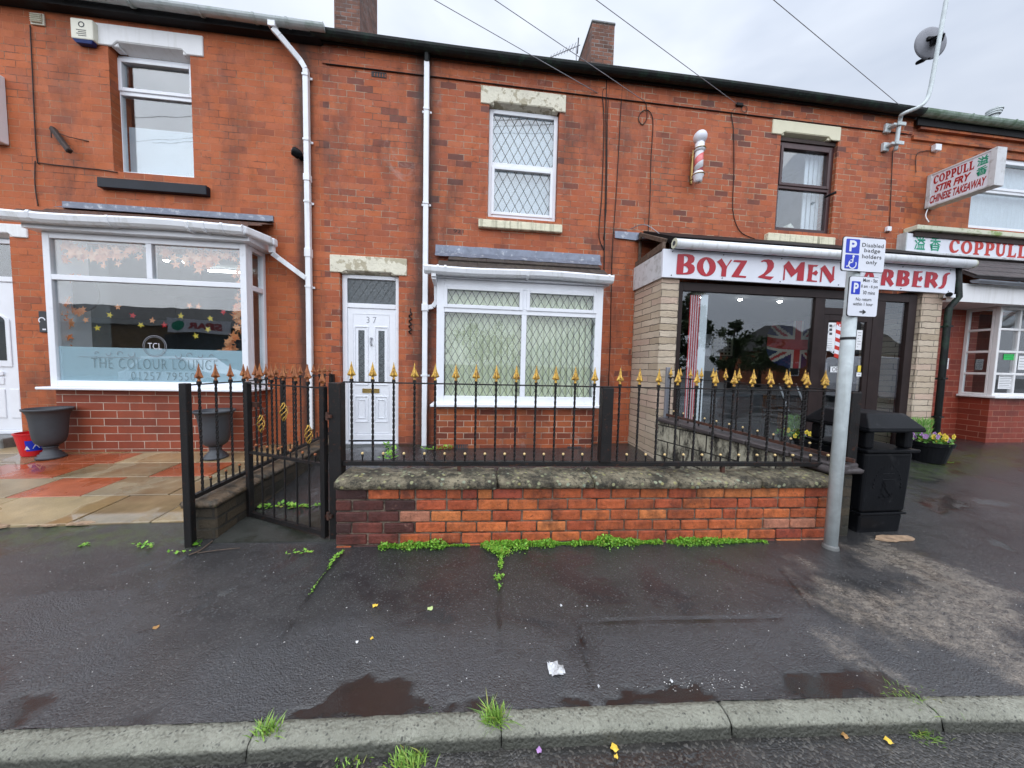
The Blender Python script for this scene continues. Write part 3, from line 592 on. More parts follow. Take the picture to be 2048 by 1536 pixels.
# paving flags of the salon forecourt
mb = MB(); seam = sorted({gr(250, q).y for q in (1049, 994, 957, 929, 908)})+[-.10, .10]
seam = [q for q in seam if q < .2]; redc = [tuple(gr(*q))[:2] for q in ((330, 985), (560, 930), (70, 945), (430, 975), (200, 930), (20, 960))]
FT = [(.34, .26, .14), (.29, .23, .14), (.36, .28, .16), (.26, .21, .13)]; FR = [(.36, .10, .045), (.30, .09, .045)]
REDS = [(-4.25, -1.75), (-3.35, -1.45), (-4.9, -1.0), (-3.0, -1.0), (-6.2, -1.2)]
redpix = [tuple(gr(*q))[:2] for q in ((120, 975), (225, 918), (60, 940), (420, 935))]
for r in range(len(seam)-1):
    y0, y1 = seam[r], seam[r+1]; x = -10+.37*(r % 2)+.1*r
    while x < -2.22:
        x2 = min(x+random.choice([.6, .9, .75]), -2.20)
        if -2.22-x2 < .3 and x2 < -2.2: x2 = -2.20
        isr = any(x < a < x2 and y0 < b < y1 for a, b in redpix)
        mb.c = random.choice(FR if isr else FT)
        A_ = [(x+.005, y0+.005), (x2-.005, y0+.005), (x2-.005, y1-.005), (x+.005, y1-.005)]; tl = random.uniform(-.003, .003)
        vs = [(a, b, g(a, b)-.03) for a, b in A_]+[(a, b, g(a, b)+.016+tl) for a, b in A_]
        mb.add(vs, [(4, 5, 6, 7), (0, 1, 5, 4), (1, 2, 6, 5), (2, 3, 7, 6), (3, 0, 4, 7)]); x = x2
struct(mb.build('paving_flags', 'flags', bevel=.004))
# crumbling mortar edge along the flags
mb = MB()
for i in range(26):
    x = -6.0+i*.125+random.uniform(-.03, .03); y = -2.10+random.uniform(-.02, .02)
    if x > -3.05: break
    n = 7; rr = [random.uniform(.03, .075) for _ in range(n)]
    mb.prism([(x+rr[k]*1.3*math.cos(6.28*k/n), y+rr[k]*.5*math.sin(6.28*k/n), g(x, y)+.004) for k in range(n)], (0, 0, random.uniform(.010, .018)))
c_ = gr(1790, 1078)
for q in range(2):
    n = 12; mb.prism([(c_.x+.10*q-.05+(.12+.03*random.random())*math.cos(6.28*k/n), c_.y+(.035+.02*random.random())*math.sin(6.28*k/n), .002) for k in range(n)], (0, 0, .008+.002*q))
struct(mb.build('mortar_patch', 'sandstone'))

# ================================================================== HOUSES
ZE = 5.80                                     # eaves
def R2(tl, br, Y=0):
    a, b = at(*tl, Y), at(*br, Y); return (a.x, b.x, b.z, a.z)
def room(parent, x0, x1, z0, z1, y0, y1, mat, floor='shopfloor', name='room'):
    mb = MB(); mb.quad((x0, y1, z0), (x1, y1, z0), (x1, y1, z1), (x0, y1, z1)); mb.quad((x0, y0, z0), (x0, y1, z0), (x0, y1, z1), (x0, y0, z1))
    mb.quad((x1, y1, z0), (x1, y0, z0), (x1, y0, z1), (x1, y1, z1)); mb.quad((x0, y0, z1), (x0, y1, z1), (x1, y1, z1), (x1, y0, z1)); mb.cur = 1
    mb.quad((x0, y0, z0), (x1, y0, z0), (x1, y1, z0), (x0, y1, z0)); return mb.build(name, [mat, floor], parent)
def house_shell(root, x0, x1, holes, brick, roofmat='slate', z0=-.1):
    mb = MB(); wall(mb, x0, x1, z0, ZE, holes, 0, .26)
    mb.quad((x0, 8, z0), (x0, 8, ZE), (x1, 8, ZE), (x1, 8, z0)); mb.quad((x0, .27, z0), (x0, .27, ZE), (x0, 8, ZE), (x0, 8, z0)); mb.quad((x1, .27, ZE), (x1, .27, z0), (x1, 8, z0), (x1, 8, ZE))
    w_ = mb.build('wall', brick, root)
    mb = MB(); mb.prism([(x0, -.10, ZE+.03), (x0, 4, 8.45), (x0, 8.1, ZE+.03), (x0, 4, 8.33)], (x1-x0-.004, 0, 0)); rf = mb.build('roof', roofmat, root)
    return w_, rf
def corbel(root, x0, x1, brick):
    mb = MB(); mb.box(x0, x1, -.016, -.001, 5.535, ZE-.002); return mb.build('eaves_course', brick, root)
def gutter(root, x0, x1, y, z, r, mat, name='gutter', ends=True, clips=(), square=False):
    mb = MB(); n = 8; ln = x1-x0
    if square: pr = [(-.5, .45), (-.62, .25), (-.5, -.25), (-.25, -.5), (.4, -.5), (.5, .45), (.38, .45), (.32, -.38), (-.2, -.38), (-.42, .2), (-.42, .45)]; pr = [(a*2*r, b*2*r) for a, b in pr]
    else: pr = [(r*math.cos(a), r*math.sin(a)) for a in [math.pi+math.pi*i/n for i in range(n+1)]]+[((r-.006)*math.cos(a), (r-.006)*math.sin(a)) for a in [2*math.pi-math.pi*i/n for i in range(n+1)]]
    segs = 10; 
    for i in range(segs):
        a, b = x0+ln*i/segs, x0+ln*(i+1)/segs
        za, zb = [z-.012*math.sin(math.pi*((q-x0)/ln*2.3)) for q in (a, b)]
        k = len(pr); mb.add([(a, y+p, za+q) for p, q in pr]+[(b, y+p, zb+q) for p, q in pr], [(j, (j+1) % k, (j+1) % k+k, j+k) for j in range(k)])
    if ends: mb.prism([(x0, y+p, z+q) for p, q in pr[:len(pr)//2+1]], (.006, 0, 0)); mb.prism([(x1-.006, y+p, z+q) for p, q in pr[:len(pr)//2+1]], (.006, 0, 0))
    o = mb.build(name, mat, root)
    if clips:
        for cx in clips: mb = MB(); mb.prism([(cx, y+p*1.12, z+q*1.12-.003) for p, q in pr[:len(pr)//2+1]], (.03, 0, 0)); mb.build('gutter_bracket', mat, o)
    return o
def downpipe(root, pts, wd, mat, clipz=(), round_=False, name='downpipe', clipx=None):
    mb = MB()
    if round_: mb.tube(pts, wd/2, 12)
    else:
        for a, b in zip(pts, pts[1:]): mb.bar(a, b, wd, wd*.92, up=(0, 1, 0))
    o = mb.build(name, mat, root, bevel=.004, smooth=round_)
    if clipz:
        x, y = pts[-1][0], pts[-1][1]
        for z in clipz:
            mb = MB()
            mb.box(x-wd/2-.006, x+wd/2+.006, y-wd/2-.005, y+.03, z-.012, z+.012); mb.box(x-wd/2-.03, x+wd/2+.03, y+.03, y+.04, z-.02, z+.008)
            mb.build('pipe_clip', mat, o)
    return o

# ------------------------------------------------------------------ house 1: salon
XA, XB, XC = -2.20, 2.50, 7.42
sal = thing('salon_building', 'red brick salon with white bay window full of autumn leaves, left end of the terrace', 'building', (-6, 0, 0))
uw = R2((229, 113), (400, 362), .12); uw = (uw[0], uw[1], uw[2], at(189, 89, 0).z-.004); uo = (R2((216, 95), (404, 360))[0], uw[1]+.02, uw[2]-.02, uw[3]+.062)
dr = R2((-60, 488), (60, 868), .08); dr = (dr[0], dr[1], dr[2], at(0, 470, 0).z-.024); do = (dr[0]-.01, dr[1]+.01, -.1, dr[3]+.05)
BY = -.40; bw = R2((82, 462), (498, 778), BY); bo = (bw[0]+.03, bw[1]-.05, .95, bw[3])
wall35, _ = house_shell(sal, -11.5, XA, [uo, do, bo], 'brick35')
wp, panes = window(sal, uw[0], uw[1], uw[2], uw[3], .12, [(at(232, 184, .12).z, []), (0, [])], sashes={(1, 0)}, pane='glassup', fw=.05)
a, b = at(189, 46, 0), at(408, 112, 0); lintel(sal, a.x, b.x, at(189, 89, 0).z, a.z, 0, 'whitepaint', notch=.2, drop=.06)
a, b = at(196, 353, -.05), at(415, 391, -.05); MB().box(a.x, b.x, -.07, .02, b.z, a.z-.012).build('window_sill', 'blackpaint', sal, bevel=.006)
MB().box(uw[0]-.01, uw[1]+.01, .05, .12, a.z-.014, uw[2]-.001).build('window_sill', 'upvc', sal)
room(sal, uw[0]-2.6, uw[1]+.8, 3.4, 5.79, .27, 2.6, 'roommid', name='room')
mb = MB(); mb.box(uw[0]+.06, uw[1]-.01, .20, .21, uw[2]+.02, at(300, 258, .2).z); mb.build('half_curtain', 'blindwhite', sal)
MB().box(-11.5, XA+.02, -.12, -.002, at(400, 45, -.12).z, 5.88).build('fascia_board', 'fascia', sal)
g35 = gutter(sal, -11.5, XA+.12, -.19, at(600, 46, -.19).z, .062, 'gutterwhite', clips=(-7, -6, -5.2, -4.4, -3.6, -2.95, -2.55))
mb = MB(); mb.box(-5.85, -5.5, -.27, -.12, 5.80, 5.88); mb.build('gutter_outlet', 'upvc', g35, bevel=.01)
ptx = at(617, 500, -.06).x
gx = at(546, 45, -.19).x; dpw = downpipe(sal, [(gx, -.19, 5.86), (gx, -.19, 5.74), (gx+.07, -.16, 5.68), (ptx-.06, -.06, 5.48), (ptx, -.06, 5.38), (ptx, -.06, at(622, 858, -.06).z)], .068, 'upvcpipe', clipz=(5.3, 4.45, 3.62, 2.45))
mb = MB(); mb.bar((gx, -.19, 5.84), (gx, -.19, 5.74), .09, .09); mb.box(ptx-.042, ptx+.042, -.10, -.02, 3.9, 3.99); mb.box(ptx-.042, ptx+.042, -.10, -.02, 2.86, 2.98); mb.build('pipe_collar', 'upvcpipe', dpw, bevel=.004)
# front door, half seen
dm = MB(); x0, x1, z0, z1 = dr; zt = at(30, 560, .08).z
dm.box(x0, x0+.06, .08, .15, z0, z1); dm.box(x1-.06, x1, .08, .15, z0, z1); dm.box(x0+.06, x1-.06, .081, .15, z1-.06, z1); dm.box(x0+.06, x1-.06, .081, .15, zt-.03, zt+.04); dm.box(x0+.06, x1-.06, .081, .15, z0, z0+.05)
dro = dm.build('door_frame', 'upvc', sal, bevel=.006); MB().box(x0+.05, x1-.05, .11, .116, zt+.03, z1-.05).build('pane', 'glass', dro)
leaf = MB(); leaf.box(x0+.062, x1-.062, .095, .14, z0+.052, zt-.032)
for (a, b, c, d) in ((.14, .5, .22, .62), (.14, .5, .68, .78), (.60, .82, .22, .62)):
    w_ = x1-x0; 
    if c < .5 or 1:
        leaf.box(x0+a*w_, x0+b*w_, .083, .0949, z0+c, z0+d); 
leafo = leaf.build('door_leaf', 'upvc', sal, bevel=.008)
n = 14; cx, cz, hw = x1-.40, zt-.55, .24
arch = [(cx+hw, .92+z0), (cx+hw, cz)]+[(cx+hw*math.cos(a), cz+hw*.45*math.sin(a)) for a in [math.pi*i/n for i in range(1, n)]]+[(cx-hw, cz), (cx-hw, .92+z0)]
mb = MB(); mb.prism([(a, .080, b) for a, b in arch], (0, .013, 0)); mb.build('moulding', 'upvc', leafo, bevel=.006)
mb = MB(); mb.prism([(cx+(a-cx)*.80, .076, cz+(b-cz)*.86) for a, b in arch], (0, .003, 0)); mb.build('pane', 'glassshop', leafo)
mb = MB(); mb.prism([(cx+(a-cx)*.80, .0785, cz+(b-cz)*.86) for a, b in arch], (0, .001, 0)); mb.build('backing', 'roomdark', leafo)
MB().box(x1-.62, x1-.26, .070, .0829, z0+.80, z0+.86).build('letterbox', 'upvc', leafo, bevel=.006)
a, b = at(-70, 443, 0), at(58, 484, 0); lintel(sal, a.x, b.x, at(0, 470, 0).z-.02, at(0, 447, 0).z, 0, 'whitepaint', notch=.16, drop=.05)
MB().box(x0-.1, x1+.02, -.20, .3, g(x1, 0)-.1, z0-.002).build('doorstep', 'step', sal, bevel=.01)
# bay
x0, x1, z0, z1 = bw; xr = x1
mb = MB(); mb.box(x0+.02, x1-.03, BY+.03, -.001, -.05, z0-.01); mb.build('bay_wall', 'bricknew', sal)
MB().box(x0-.06, x1+.07, BY-.10, -.001, z0-.035, z0-.001).build('window_sill', 'upvc', sal, bevel=.008)
zm = at(290, 562, BY).z; xm = at(297, 520, BY).x
bayw, bp = window(sal, x0, x1, z0, z1, BY, [(zm, []), (0, [xm])], fw=.075, bw=.065, dep=.075, pane='glass', name='bay_window')
mb = MB(); ys = BY+.078                                       # right return of the bay
mb.box(x1-.07, x1-.001, ys, ys+.05, z0, z1); mb.box(x1-.07, x1-.001, -.06, -.002, z0, z1)
for zc, h in ((z0+.03, .06), (zm, .07), (z1-.03, .06)): mb.box(x1-.07, x1-.002, ys+.05, -.06, zc-h/2, zc+h/2)
rt = mb.build('bay_return', 'upvc', sal, bevel=.005)
for c, d in ((z0+.06, zm-.035), (zm+.035, z1-.06)): MB().box(x1-.04, x1-.034, ys+.05, -.06, c, d).build('pane', 'glass', rt)
mb = MB(); mb.box(x0, x0+.07, BY+.078, -.002, z0, z1); mb.build('bay_return', 'upvc', sal)
MB().box(x0-.10, x1+.10, BY-.09, -.002, z1+.001, z1+.10).build('bay_fascia', 'upvc', sal, bevel=.004)
zl = at(400, 432, 0).z; zg = z1+.13
mb = MB(); nt_ = 26
for i in range(nt_):                                          # pantiles in two rolls each
    a, b = x0-.12+(x1-x0+.24)*i/nt_, x0-.12+(x1-x0+.24)*(i+1)/nt_
    for r in range(2):
        t0, t1 = r/2, (r+1)/2+.04; ya, yb = BY-.13+(-BY+.13)*t0, BY-.13+(-BY+.13)*min(t1, 1); za, zb_ = zg+.03+(zl-zg-.08)*t0, zg+.03+(zl-zg-.08)*min(t1, 1)
        o_ = .022*(1-r)*0+.02; k = 5; 
        up = [(a+(b-a)*q/k, .018*math.sin(math.pi*q/k)) for q in range(k+1)]
        vs_ = [(u, ya, za+h+o_) for u, h in up]+[(u, yb, zb_+h) for u, h in up]+[(u, ya, za+h-.004) for u, h in up]
        mb.add(vs_, [(q, q+1, q+k+2, q+k+1) for q in range(k)]+[(2*k+2+q, 2*k+3+q, q+1, q) for q in range(k)])
mb.build('bay_roof', 'tilered', sal)
mb = MB(); a, b = at(124, 413, -.02), at(546, 445, -.02); zf = zl-.02; mb.box(a.x, b.x, -.018, -.001, zf, zf+.085); mb.add([(a.x, -.019, zf+.02), (b.x, -.019, zf+.02), (b.x, -.12, zf-.035), (a.x, -.12, zf-.035)], [(0, 1, 2, 3)]); mb.build('lead_flashing', 'lead', sal)
yg = BY-.15; gb = gutter(sal, x0-.26, x1+.10, yg, zg-.02, .055, 'upvcpipe', name='bay_gutter', square=True, clips=(x0+.1, x0+.9, x0+1.75, x1-.15, x1-.35))
mb = MB(); mb.bar((x1+.07, yg-.02, zg-.02), (x1+.19, -.22, zg-.02), .10, .10); mb.bar((x1+.19, -.22, zg-.02), (x1+.19, -.12, zg-.02), .10, .10); mb.build('gutter_return', 'upvcpipe', gb, bevel=.02, seg=2)
downpipe(sal, [(x1+.18, -.16, zg-.07), (x1+.18, -.16, zg-.16), (x1+.22, -.10, zg-.20), (ptx-.03, -.07, zg-.46)], .062, 'upvcpipe', name='bay_downpipe')
# inside of the salon
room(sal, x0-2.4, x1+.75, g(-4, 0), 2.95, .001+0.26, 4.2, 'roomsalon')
MB().box(x0+.08, x1-.08, -.30, .25, z0-.01, z0+.02).build('inner_sill', 'upvc', sal); MB().box(x0+.031, x0+.04, .0, .262, z0+.02, z1).box(x1-.06, x1-.051, .0, .262, z0+.02, z1).build('window_lining', 'roomsalon', sal)
fz = at(300, 697, BY).z; x_, X_ = bp[0][0], bp[0][1]
fl = MB().box(x_+.001, X_-.001, BY+.0365, BY+.038, bp[0][2], fz).build('frosted_film', 'film', bayw)
F = lambda u, v: (u, BY+.0285, v)
A_ = lambda px, py: at(px, py, BY)
t_ = A_(180, 745), A_(445, 712)
text(bayw, 'THE COLOUR LOUNGE', F, A_(178, 740).x, A_(432, 740).x, A_(300, 738).z, A_(300, 718).z, 'filmtext', off=-.022, space=1.15)
text(bayw, '01257 795509', F, A_(258, 760).x, A_(398, 760).x, A_(330, 761).z, A_(330, 745).z, 'filmtext', off=-.022, space=1.15)
mb = MB(); c_ = A_(305, 692)
def ring(mb, cx, cz, r, wd, y, n=32, a0=0, a1=2*math.pi, ex=1.0):
    p = [(a0+(a1-a0)*i/n) for i in range(n+1)]
    for q, s_ in zip(p, p[1:]): mb.quad(*[(cx+(r+e2)*math.cos(t2)*ex, y, cz+(r+e2)*math.sin(t2)) for t2, e2 in ((q, -wd), (s_, -wd), (s_, wd), (q, wd))])
ring(mb, c_.x, c_.z, .135, .003, BY+.028); ring(mb, c_.x, c_.z, .118, .002, BY+.028)
for sg in (-1, 1):
    for k in range(4): ring(mb, c_.x+sg*(.27+.13*k), c_.z-.11, .036-.005*k, .003, BY+.028, 14, (0 if k % 2 else math.pi), (math.pi if k % 2 else 2*math.pi)+.6)
    mb.box(*sorted((c_.x+sg*.16, c_.x+sg*.86)), BY+.0275, BY+.0285, c_.z-.158, c_.z-.154)
mb.build('lettering', 'galvdark', bayw)
text(bayw, 'TCL', F, c_.x-.08, c_.x+.08, c_.z-.04, c_.z+.04, 'signwhite', off=-.01)

# leaf garland, wreath, stickers and light inside the salon window
gt = thing('leaf_garland', 'peach and orange maple leaf garland draped round the salon bay glass', 'garland', (-4, -.25, 2.4))
def path_sample(pts, sp):
    def f():
        i = random.randrange(len(pts)-1); t2 = random.random(); a, b = Vector(pts[i]), Vector(pts[i+1])
        return a.lerp(b, t2)+Vector((random.gauss(0, sp), random.gauss(0, .02), random.gauss(0, sp)))
    return f
def mleaf(mb, p, s_):
    rz, rx = random.uniform(0, 6.28), random.uniform(-.7, .7); pts = []
    for k in range(10):
        r = s_*(1 if k % 2 == 0 else .42)*(1.2 if k == 0 else 1); a = rz+6.283*k/10; pts.append((p[0]+r*math.cos(a), p[1]+r*math.sin(a)*math.sin(rx)*.6, p[2]+r*math.sin(a)))
    c = len(mb.v); mb.add([p]+pts, [(0, k+1, (k+1) % 10+1) for k in range(10)])
top = [tuple(at(*q, -.26)) for q in ((112, 530), (130, 490), (165, 510), (215, 512), (262, 500), (290, 495))]; top2 = [tuple(at(*q, -.26)) for q in ((310, 480), (350, 515), (400, 525), (440, 505), (478, 500))]
mb = MB()
for pts, n in ((top, 75), (top2, 60)):
    f = path_sample(pts, .045)
    for _ in range(n): mleaf(mb, f(), random.uniform(.04, .08))
for pts, n in (([(112, 540), (118, 470)], 18), ([(476, 500), (480, 600)], 22)):
    f = path_sample([tuple(at(*q, -.26)) for q in pts], .025)
    for _ in range(n): mleaf(mb, f(), random.uniform(.03, .05))
mb.build('leaf_string', 'autumnpale', gt)
mb = MB()
for pts, n in (([(122, 585), (128, 640), (135, 680)], 30), ([(479, 610), (478, 650)], 22), ([(480, 660), (462, 695), (450, 700)], 26)):
    f = path_sample([tuple(at(*q, -.27)) for q in pts], .03)
    for _ in range(n): mleaf(mb, f(), random.uniform(.04, .07))
mb.build('leaf_string', 'autumn', gt)
wc = at(160, 588, -.2); wr = thing('leaf_wreath', 'round dark mirror with an orange leaf wreath on its left side in the salon window', 'wreath', wc)
mb = MB(); mb.prism([(wc.x+.20*math.cos(6.283*k/32), -.19, wc.z+.22*math.sin(6.283*k/32)) for k in range(32)], (0, .02, 0)); mb.build('mirror', 'roomdark', wr)
mb = MB()
for _ in range(70):
    a = random.uniform(1.6, 4.9); mleaf(mb, (wc.x+.21*math.cos(a)+random.gauss(0, .02), -.21, wc.z+.22*math.sin(a)+random.gauss(0, .02)), random.uniform(.025, .05))
mb.build('leaf_ring', 'autumn', wr)
cols = {'y': 'yellowleaf', 'o': 'autumn', 'r': 'redplastic'}
stk = [((236, 614), 'o', 'orange leaf sticker nearest above the line of leaves on salon glass'), ((220, 630), 'y', ''), ((266, 631), 'r', ''), ((305, 641), 'o', ''), ((195, 656), 'y', ''), ((282, 650), 'y', ''), ((329, 650), 'r', ''), ((362, 632), 'y', ''), ((379, 611), 'o', ''), ((397, 613), 'o', ''), ((447, 624), 'r', ''), ((421, 637), 'y', ''), ((416, 659), 'y', ''), ((172, 640), 'o', ''), ((392, 672), 'y', '')]
stk.sort(key=lambda q: q[0][0])
names = {'y': 'yellow', 'o': 'orange', 'r': 'red'}; cnt = {'y': 0, 'o': 0, 'r': 0}; tot = {k: sum(1 for q in stk if q[1] == k) for k in cnt}
ordn = ['leftmost', 'second', 'third', 'fourth', 'fifth', 'sixth', 'seventh']
for (px, py), k, _l in stk:
    p = at(px, py, BY+.045); mb = MB(); mleaf(mb, tuple(p), .042)
    for q in range(len(mb.v)): mb.v[q] = (mb.v[q][0], BY+.042, mb.v[q][2])
    mb.add([(x_v, y_v+.001, z_v) for x_v, y_v, z_v in mb.v], [(0, (j+1) % 10+1, j+1) for j in range(10)])
    pos = ordn[cnt[k]]; cnt[k] += 1; lab = '%s of the %s leaf stickers on the salon window' % (pos, names[k]) + ('' if pos == 'leftmost' else ', counted from the left')
    tag(mb.build('leaf_sticker', cols[k]), lab, 'sticker', 'leaf stickers on the salon window')
lt = at(415, 543, 1.2); ltr = at(480, 549, 1.2)
tl_ = thing('ceiling_light', 'lit white strip light under the salon ceiling', 'light', ((lt.x+ltr.x)/2, 1.2, lt.z))
MB().box(lt.x, ltr.x+.2, 1.16, 1.24, lt.z+.03, lt.z+.09).build('housing', 'upvc', tl_, bevel=.01); MB().box(lt.x+.02, ltr.x+.18, 1.18, 1.22, lt.z, lt.z+.029).build('tube', 'ledstrip', tl_)
for px, py, l_ in ((333, 523, 'round lit ceiling spot, upper left of the strip light inside the salon'), (370, 526, 'small lit ceiling spot just left of the strip light inside the salon'), (206, 596, 'lit round lamp right of the leaf wreath inside the salon')):
    p = gr(px, py, 2.90); mb = MB(); mb.lathe((p.x, p.y, p.z), [(.02, 0), (.03, .008), (.03, .015)], 16); o = thing('ceiling_spot', l_, 'light', p, 'spot lamps in the salon'); mb.build('lens', 'spot', o, smooth=True); MB().lathe((p.x, p.y, p.z+.016), [(.04, 0), (.04, .015)], 16).build('rim', 'upvc', o)

# fittings on the salon wall
p = at(166, 64, 0); ab = thing('alarm_box', 'cream burglar alarm box with a blue base below the black eaves', 'alarm', (p.x, 0, p.z))
a, b = at(142, 36, -.06), at(190, 94, -.06); zb_ = at(166, 80, -.06).z
mb = MB(); mb.box(a.x, b.x, -.075, -.001, zb_, a.z); mb.build('cover', 'bone', ab, bevel=.012, seg=2); mb = MB(); mb.prism([(a.x+.01, -.074, zb_-.001), (b.x-.01, -.074, zb_-.001), (b.x-.035, -.06, b.z+.03), (a.x+.04, -.06, b.z+.03)], (0, .055, 0)); mb.build('base', 'royal', ab, bevel=.004)
mb = MB(); cz = (a.z+zb_)/2; cx = (a.x+b.x)/2
for k in range(4): mb.box(cx-.06+.02*(k % 2), cx+.05, -.0775, -.0755, cz-.02-.022*k, cz-.014-.022*k)
ring(mb, cx, cz+.05, .03, .006, -.0765, 12); mb.build('lettering', 'roomdark', ab)
a, b = at(57, 22, -.03), at(86, 49, -.03); vt = thing('wall_vent', 'small cream louvred vent cover near the top left corner', 'vent', ((a.x+b.x)/2, 0, a.z))
mb = MB(); mb.box(a.x, b.x, -.02, -.001, b.z, a.z); 
for k in range(5): zz = b.z+.02+(a.z-b.z-.03)*k/5; mb.prism([(a.x+.012, -.021, zz), (a.x+.012, -.045, zz), (a.x+.012, -.021, zz+.028)], (b.x-a.x-.024, 0, 0))
mb.build('louvre', 'bone', vt, bevel=.003)
a, b = at(98, 253, -.05), at(143, 305, -.12); br = thing('iron_bracket', 'broken dark timber bracket stub with a thin rod beside the white window', 'bracket', (a.x, 0, a.z))
mb = MB(); mb.bar((a.x, -.02, a.z), (b.x, -.14, b.z), .05, .06); mb.build('arm', 'darkwood', br, bevel=.01); mb = MB(); q = at(178, 283, 0); mb.tube([(a.x+.12, -.06, a.z-.08), (a.x+.2, -.04, a.z-.10), (q.x, -.004, q.z)], .006, 6); mb.tube([(a.x+.02, -.05, a.z-.03), (a.x+.03, -.06, a.z-.14)], .006, 6); mb.build('rod', 'rustiron', br)
p = at(594, 308, -.08); cm = thing('security_camera', 'black dome camera beside the white downpipe of the salon', 'camera', (p.x, -.06, p.z))
mb = MB(); mb.tube([(p.x+.02, -.001, p.z-.005), (p.x+.02, -.06, p.z-.005)], .035, 14); mb.build('mount', 'castblack', cm, smooth=True); mb = MB(); mb.tube([(p.x+.035, -.06, p.z-.02), (p.x+.02, -.075, p.z-.005), (p.x-.03, -.11, p.z+.02), (p.x-.045, -.12, p.z+.025)], [.05, .062, .062, .045], 16); mb.build('housing', 'castblack', cm, smooth=True); mb = MB(); mb.tube([(p.x-.046, -.121, p.z+.0255), (p.x-.050, -.124, p.z+.027)], .02, 12); mb.build('lens', 'galvdark', cm)
a, b = at(-30, 148, -.03), at(20, 292, -.0); sb = thing('wall_signboard', 'white edged board on the wall at the left edge of the photo', 'sign', (b.x, -.05, b.z))
MB().box(b.x-1.2, b.x-.06, -.10, -.001, b.z+.03, a.z-.03).build('panel', 'signwhite', sb); mb = MB(); mb.box(b.x-.059, b.x, -.115, -.001, b.z, a.z); mb.box(b.x-1.2, b.x-.0595, -.115, -.001, b.z, b.z+.029); mb.box(b.x-1.2, b.x-.0595, -.115, -.001, a.z-.029, a.z); mb.build('frame', 'upvc', sb, bevel=.008)
a, b = at(76, 622, -.02), at(92, 665, -.02); cb_ = thing('key_safe', 'small dark plate with a white symbol between salon door and bay', 'plate', (a.x, 0, a.z))
MB().box(a.x, b.x+.02, -.02, -.001, b.z, a.z).build('plate', 'roomdark', cb_, bevel=.004); mb = MB(); ring(mb, (a.x+b.x)/2, (a.z+b.z)/2+.02, .035, .007, -.0215, 12, 0, 4); mb.box(a.x+.04, a.x+.08, -.022, -.0205, b.z+.03, b.z+.05); mb.build('symbol', 'signwhite', cb_)
def wire(name, pts, r, mat, label, cat='cable', sub=6, group=None):
    P = [Vector(p) for p in pts]; out = []
    for i in range(len(P)-1):
        p0, p1, p2, p3 = P[max(i-1, 0)], P[i], P[i+1], P[min(i+2, len(P)-1)]
        for k in range(sub):
            t2 = k/sub; out.append(.5*((2*p1)+(p2-p0)*t2+(2*p0-5*p1+4*p2-p3)*t2*t2+(3*p1-p0-3*p2+p3)*t2**3))
    out.append(P[-1]); mb = MB(); mb.tube(out, r, 6); return tag(mb.build(name, mat, smooth=True), label, cat, group)
W0 = lambda q, y=-.012: tuple(at(q[0], q[1], y))
wire('wall_cable', [W0(q) for q in ((60, 50), (64, 130), (68, 220), (74, 318), (84, 326), (140, 333), (205, 340), (235, 345))], .006, 'darkwood', 'brown cable from the vent down and across to the salon upper window')
wire('wall_cable', [W0(q) for q in ((70, 322), (70, 370), (76, 412))], .006, 'darkwood', 'short brown cable running down to the salon bay roof')

# ------------------------------------------------------------------ house 2: number 37
h37 = thing('terraced_house', 'red brick terraced house with white door number 37 and leaded windows', 'house', (0, 0, 0))
uw = R2((979, 218), (1110, 446), .07); uw = (uw[0], uw[1], uw[2], at(962, 207, 0).z-.004); uo = (uw[0]-.004, uw[1]+.004, uw[2]-.01, uw[3]+.042)
dr = R2((684, 551), (798, 884), .07); dr = (dr[0], dr[1], dr[2], at(660, 544, 0).z-.004); do = (dr[0]-.006, dr[1]+.006, -.1, dr[3]+.037)
BZ = -.28; bw = R2((874, 553), (1208, 806), BZ); bw = (bw[0], at(1203, 690, BZ).x, at(1040, 808, BZ).z, bw[3]-.02); bo = (bw[0]+.08, bw[1]-.08, bw[2]+.05, bw[3]-.02)
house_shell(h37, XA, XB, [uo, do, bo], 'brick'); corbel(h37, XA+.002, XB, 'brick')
gutter(h37, XA-.08, 7.40, -.12, 5.845, .078, 'gutterblack'); MB().box(XA+.02, XB-.004, -.06, -.031, 5.775, 5.86).build('fascia_board', 'fascia', h37)
a, b = at(962, 171, 0), at(1131, 224, 0); lintel(h37, a.x, b.x, at(962, 207, 0).z, a.z, 0, 'peel', notch=.14, drop=.04)
a, b = at(957, 438, -.05), at(1124, 466, -.05); MB().box(a.x, b.x, -.07, .03, b.z, a.z).build('window_sill', 'sillpeel', h37, bevel=.01)
wp, panes = window(h37, uw[0], uw[1], uw[2]+.01, uw[3], .07, [(at(1045, 334, .07).z, []), (0, [])], sashes={(0, 0)}, pane='glassup', fw=.06, bw=.07)
leading(wp, panes, .098, .130, .235, .007)
room(h37, uw[0]-.5, uw[1]+.7, 3.3, 5.79, .27, 2.5, 'roommid'); MB().box(uw[0]+.02, uw[1]-.02, .20, .205, uw[2]+.02, uw[3]-.02).build('net_curtain', 'blindwhite', h37)
